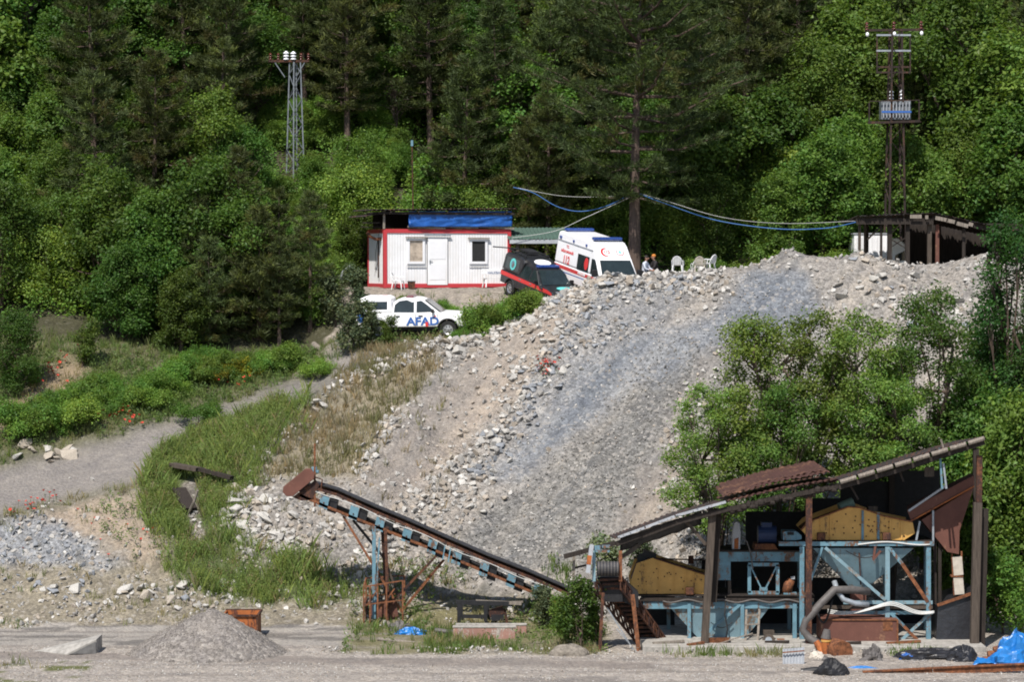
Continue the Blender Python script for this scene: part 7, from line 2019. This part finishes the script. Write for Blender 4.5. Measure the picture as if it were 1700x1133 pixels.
def blades(x, y, z, h, col, per, spread, lean, w, rg):
    n = len(x); N = n * per
    bx = np.repeat(x, per) + rg.normal(size=N) * spread; by = np.repeat(y, per) + rg.normal(size=N) * spread
    bz = np.repeat(z, per) - .03
    hh = np.repeat(h, per) * rg.uniform(.5, 1.15, N); az = rg.uniform(0, 2 * PI, N); ln = rg.uniform(0, lean, N) * hh
    dx, dy = np.cos(az), np.sin(az); az2 = rg.uniform(0, 2 * PI, N); wx, wy = np.cos(az2) * w, np.sin(az2) * w
    vs = np.stack([np.stack([bx - wx, by - wy, bz], 1), np.stack([bx + wx, by + wy, bz], 1),
                   np.stack([bx + dx * ln * .45 + wx * .8, by + dy * ln * .45 + wy * .8, bz + hh * .62], 1), np.stack([bx + dx * ln, by + dy * ln, bz + hh], 1)], 1)
    t = np.repeat(np.repeat(col, per, 0) * rg.uniform(.75, 1.25, N)[:, None], 4, 0)
    return vs.reshape(-1, 3), np.arange(N * 4).reshape(N, 4), t
def weeds(x, y, z, h, col, per, size, rg, w=.11):
    """upright leafy stalks"""
    n = len(x); N = n * per
    q = rg.uniform(.08, 1, N)
    az = rg.uniform(0, 2 * PI, n); ln = rg.uniform(0, .28, n)
    cx_ = np.repeat(x + 0, per) + np.repeat(np.cos(az) * ln * h, per) * q + rg.normal(size=N) * w * (1.15 - q * .6)
    cy_ = np.repeat(y + 0, per) + np.repeat(np.sin(az) * ln * h, per) * q + rg.normal(size=N) * w * (1.15 - q * .6)
    cz_ = np.repeat(z, per) + np.repeat(h, per) * q
    nn = rg.normal(size=(N, 3)) * .7 + np.array([0, -.3, .5])
    v, f = leaf_quads(np.stack([cx_, cy_, cz_], 1), nn, size * rg.uniform(.6, 1.3, N), rg, .2)
    t = np.repeat(np.repeat(col, per, 0) * rg.uniform(.75, 1.25, N)[:, None], 4, 0)
    return v, f, t
def cols(n, base, var=.2, y=.12):
    k = RNG.uniform(1 - var, 1 + var, n)[:, None]; e = RNG.uniform(-y, y, n)[:, None]
    return np.array([base]) * k * np.concatenate([1 + e, np.ones((n, 1)), 1 - e], 1)
# tall weeds of the gully
def gully(x, y, z):
    s = 0
    for k in range(5): s = s + zones(x, y, z, 26, (26 * math.cos(k * 1.257), 18 * math.sin(k * 1.257)))['weed']
    r = zones(x, y, z, 10)['road']
    return np.where(r, 0, (s / 5.0) ** 1.4 * .62 * (.45 + 1.3 * smooth(-.15, .15, fbm(x * .8, y * .8, 39, 3))))
x, y, z, w = scatter_pts(34000, (-20, -4), (106, 124), lambda x, y, z, w: gully(x, y, z))
pth = inpoly(w['px'], w['py'], [(288, 800), (330, 792), (335, 850), (345, 905), (318, 905), (300, 850)])
x, y, z = x[~pth], y[~pth], z[~pth]
h = .45 + .75 * smooth(-.3, .3, fbm(x * .7, y * .7, 5, 3)) * RNG.uniform(.6, 1, len(x))
c_ = cols(len(x), (1.5, 1.62, 1.3), .28)
dr_ = (RNG.uniform(size=len(x)) < .10)[:, None]
c_ = np.where(dr_, cols(len(x), (2.4, 1.58, 2.4), .25), c_)
v, f, t = blades(x, y, z, h * .95, c_, 5, .10, .6, .009, RNG)
v2, f2, t2 = weeds(x, y, z, h, c_, 20, .075, RNG, .12)
v, f, t = np.concatenate([v, v2]), np.concatenate([f, f2 + len(v)]), np.concatenate([t, t2])
stuff('tall_weeds', v, f, t, M['grass'], 'tall feathery green weeds filling the gully beside the road', 'weeds')
# dry grass of the slope
x, y, z, w = scatter_pts(26000, (-14, 2), (108, 128), lambda x, y, z, w: np.where(w['dry'], .34 + .3 * fbm(x, y, 3, 3), 0) + np.where(w['scree'] & ~w['dry'], .02 * (w['px'] < 760), 0))
gr = smooth(.02, .2, fbm(x * .5, y * .5, 44, 3))[:, None]
c_ = cols(len(x), (2.45, 1.6, 2.6), .25) * (1 - gr * .7) + cols(len(x), (1.3, 1.1, 1.3), .25) * gr * .7
v, f, t = blades(x, y, z, RNG.uniform(.22, .6, len(x)), c_, 7, .07, .5, .013, RNG)
stuff('dry_grass', v, f, t, M['grass'], 'dry straw coloured grass on the left part of the grey slope', 'grass')
# green and straw grass along verges, banks and in the yard
def dens2(x, y, z, w):
    d = np.where(w['leftgreen'] & ~w['road'] & ~w['bank'], .7, 0)
    d = np.where(w['bank'], .45, d)
    d = np.where(w['foot'] & ~w['yard'] & (w['px'] < 1000), .28 * smooth(-.02, .12, fbm(x * .5, y * .5, 66, 3)), d)
    vg = sum(zones(x, y, z, 16, (0, o_))['road'].astype(float) for o_ in (-12, -24, -36)) / 3
    d = np.where(~w['road'] & (vg > 0) & (w['px'] < 480), np.maximum(d, .55 * vg), d)
    d = np.where(w['mound'], .18 * smooth(0, .12, fbm(x * .7, y * .7, 67, 3)), d)
    d = np.where(w['grassyard'], .6 * smooth(-.12, .1, fbm(x * .5, y * .5, 68, 3)), d)
    d = np.where((w['py'] > 930) & (w['py'] < 1032) & (w['px'] > 580) & (w['px'] < 960) & ~w['yard'], .55 * smooth(-.1, .1, fbm(x * .4, y * .4, 70, 3)), d)
    d = np.where((y > 98.2) & (y < 99.5) & (x > 5.6) & (x < 10.6), .5, d)
    d = np.where((y > 98.4) & (y < 100.2) & (x > 13.8) & (x < 15.8), .6, d)
    d = np.where((x < -15.5) & (y < 97.8) & (y > 95.5), .35 * smooth(0.02, .15, fbm(x * .5, y * .8, 71, 3)), d)
    d = np.where((y > 126.6) & (y < 129.4) & (x > -8.5) & (x < 1.5), .55, d)
    d = np.where((y > 129.6) & (y < 133) & (x > -8.5) & (x < 1.0), .3 * smooth(-.1, .12, fbm(x * .6, y * .6, 72, 3)), d)
    d = np.where((y > 132) & (y < 139.5) & (x > 6.5) & (x < 26), .35, d)
    return d
x, y, z, w = scatter_pts(64000, (-34, 27), (95, 140), dens2)
k = smooth(-.08, .1, fbm(x * .4, y * .4, 88, 3)); k = np.where(w['bank'], 0.05, k); k = np.where((y > 132) | ((x > 12) & (y < 101)), 1, k); k = np.where(w['leftgreen'] & ~w['bank'], .5 + .5 * k, k)
k = k[:, None]
c_ = cols(len(x), (2.4, 1.58, 2.4), .25) * (1 - k) + cols(len(x), (1.05, 1.15, .9), .25) * k
v, f, t = blades(x, y, z, RNG.uniform(.15, .5, len(x)) * np.where(w['foot'], .8, 1), c_, 8, .09, .55, .014, RNG)
stuff('grass', v, f, t, M['grass'], 'mixed green and straw grass on the verges, banks and yard edges', 'grass')
# leafy weeds in the yard and on the verge
x, y, z, w = scatter_pts(30000, (-30, 10), (99, 130), lambda x, y, z, w: np.where(w['grassyard'], .28 * smooth(0, .12, fbm(x * .6, y * .6, 93, 3)), 0) + np.where((w['py'] > 940) & (w['py'] < 1030) & (w['px'] > 590) & (w['px'] < 940), .5 * smooth(-.05, .15, fbm(x * .4, y * .4, 94, 3)), 0)
                         + np.where((w['py'] > 590) & (w['py'] < 745) & w['leftgreen'] & ~w['road'] & ~w['bank'], .45, 0) + np.where(w['mound'] & (w['px'] > 170), .25, 0) + np.where((y > 126.8) & (y < 128.6) & (x > -7) & (x < -.5), .25, 0))
v, f, t = weeds(x, y, z, RNG.uniform(.25, .75, len(x)), cols(len(x), (1.0, 1.2, 1.0), .3), 12, .13, RNG)
stuff('weeds', v, f, t, M['grass'], 'leafy green weeds along the foot of the slope and the road verge', 'weeds')
# flowers
pm_ = MB()
for i in range(5):
    a_ = 2 * PI * i / 5; pm_.add([(0, 0, .38), (math.cos(a_ - .6) * .06, math.sin(a_ - .6) * .06, .42), (math.cos(a_) * .085, math.sin(a_) * .085, .45), (math.cos(a_ + .6) * .06, math.sin(a_ + .6) * .06, .42)], [(0, 1, 2, 3)])
nP = len(pm_.f); pm_.tube([(0, 0, -.05), (.02, 0, .2), (0, 0, .38)], .008, 4)
o = pm_.build('poppy', M['poppy']); pme = o.data; bpy.data.objects.remove(o)
pme.materials.append(M['stem'])
for i, p in enumerate(pme.polygons): p.material_index = 0 if i < nP else 1
def poppies(n, px, py, sx, sy, where, s=1.0, ang=0.0):
    for i in range(n):
        a_, b_ = random.gauss(0, sx), random.gauss(0, sy)
        h_ = ground_at(px + a_, py + b_ + a_ * ang)
        if h_ is None: continue
        o = tag(obj('poppy', pme), 'red poppy in the cluster ' + where, 'poppy', 'poppies ' + where)
        k = s * random.uniform(.6, 1.05); o.location = h_; o.rotation_euler = (random.uniform(-.5, .9), random.uniform(-.4, .4), random.uniform(0, 6)); o.scale = (k, k, random.uniform(.5, 1.2))
poppies(34, 907, 617, 8, 6, 'alone on the grey slope', 1.2)
poppies(26, 200, 703, 14, 8, 'beside the bend of the dirt road', 1.3)
poppies(9, 200, 680, 24, 4, 'in the green verge above the dirt road', 1.3)
poppies(22, 96, 615, 22, 16, 'on the dry bank at the left', 1.2, -.7)
poppies(12, 388, 642, 14, 4, 'below the yellow verge flowers', 1.2)
poppies(26, 528, 510, 18, 10, 'left of the white pickup below the pines', 1.2)
poppies(22, 62, 846, 24, 6, 'along the lower edge of the dirt road', 1.2, -.25)
poppies(14, 180, 890, 60, 24, 'scattered on the sandy mound by the rubble', 1.0)
poppies(5, 705, 553, 14, 4, 'in the grass before the white pickup', 1.1)
# yellow flowering shrub on the verge
yl = m_leaf("yellow_flowering_leaves", (0.22, 0.19, 0.02), .3)
for i, (px, py, s) in enumerate(((398, 628, .85), (372, 632, .65), (455, 612, .6))):
    h_ = ground_at(px, py)
    t = plant('shrub', 0, h_[1], s, ('widest yellow flowering shrub on the verge of the dirt road', 'smaller yellow flowering shrub left of the widest one', 'yellow green shrub near the top of the verge')[i], 'shrub', None, i, .1, h_[0])
    for ch in list(t.children):
        if ch.name.startswith('foliage'):
            ch.data = ch.data.copy(); ch.data.materials[0] = yl
# fallen dry branches in the wood
db = thing('dead_tree', 'small bare brown dead tree in the hollow above the antenna mast', 'dead tree', on(PX(655, 149), 149))
rg = random.Random(9); p0_ = db.location.copy(); tip = P(656, 128, 149)
m = MB().tube([p0_ - V((0, 0, .2)), p0_.lerp(tip, .5) + V((.15, 0, 0)), p0_.lerp(tip, .8)], [.07, .05, .03], 7)
m.build('trunk', M['wood'], db)
m = MB()
for i in range(34):
    s_ = p0_.lerp(tip, rg.uniform(.35, .82)); e = s_ + V((rg.uniform(-1.3, 1.3), rg.uniform(-.9, .6), rg.uniform(.1, 1.3)))
    k_m = s_.lerp(e, .5) + V((0, 0, rg.uniform(.0, .3)))
    m.tube([s_, k_m, e], [.028, .018, .006], 5)
    for q in range(3): m.tube([k_m.lerp(e, q / 3), k_m.lerp(e, q / 3) + V((rg.uniform(-.4, .4), rg.uniform(-.3, .3), rg.uniform(-.2, .5)))], [.01, .004], 4)
m.build('crown', M['wood'], db)
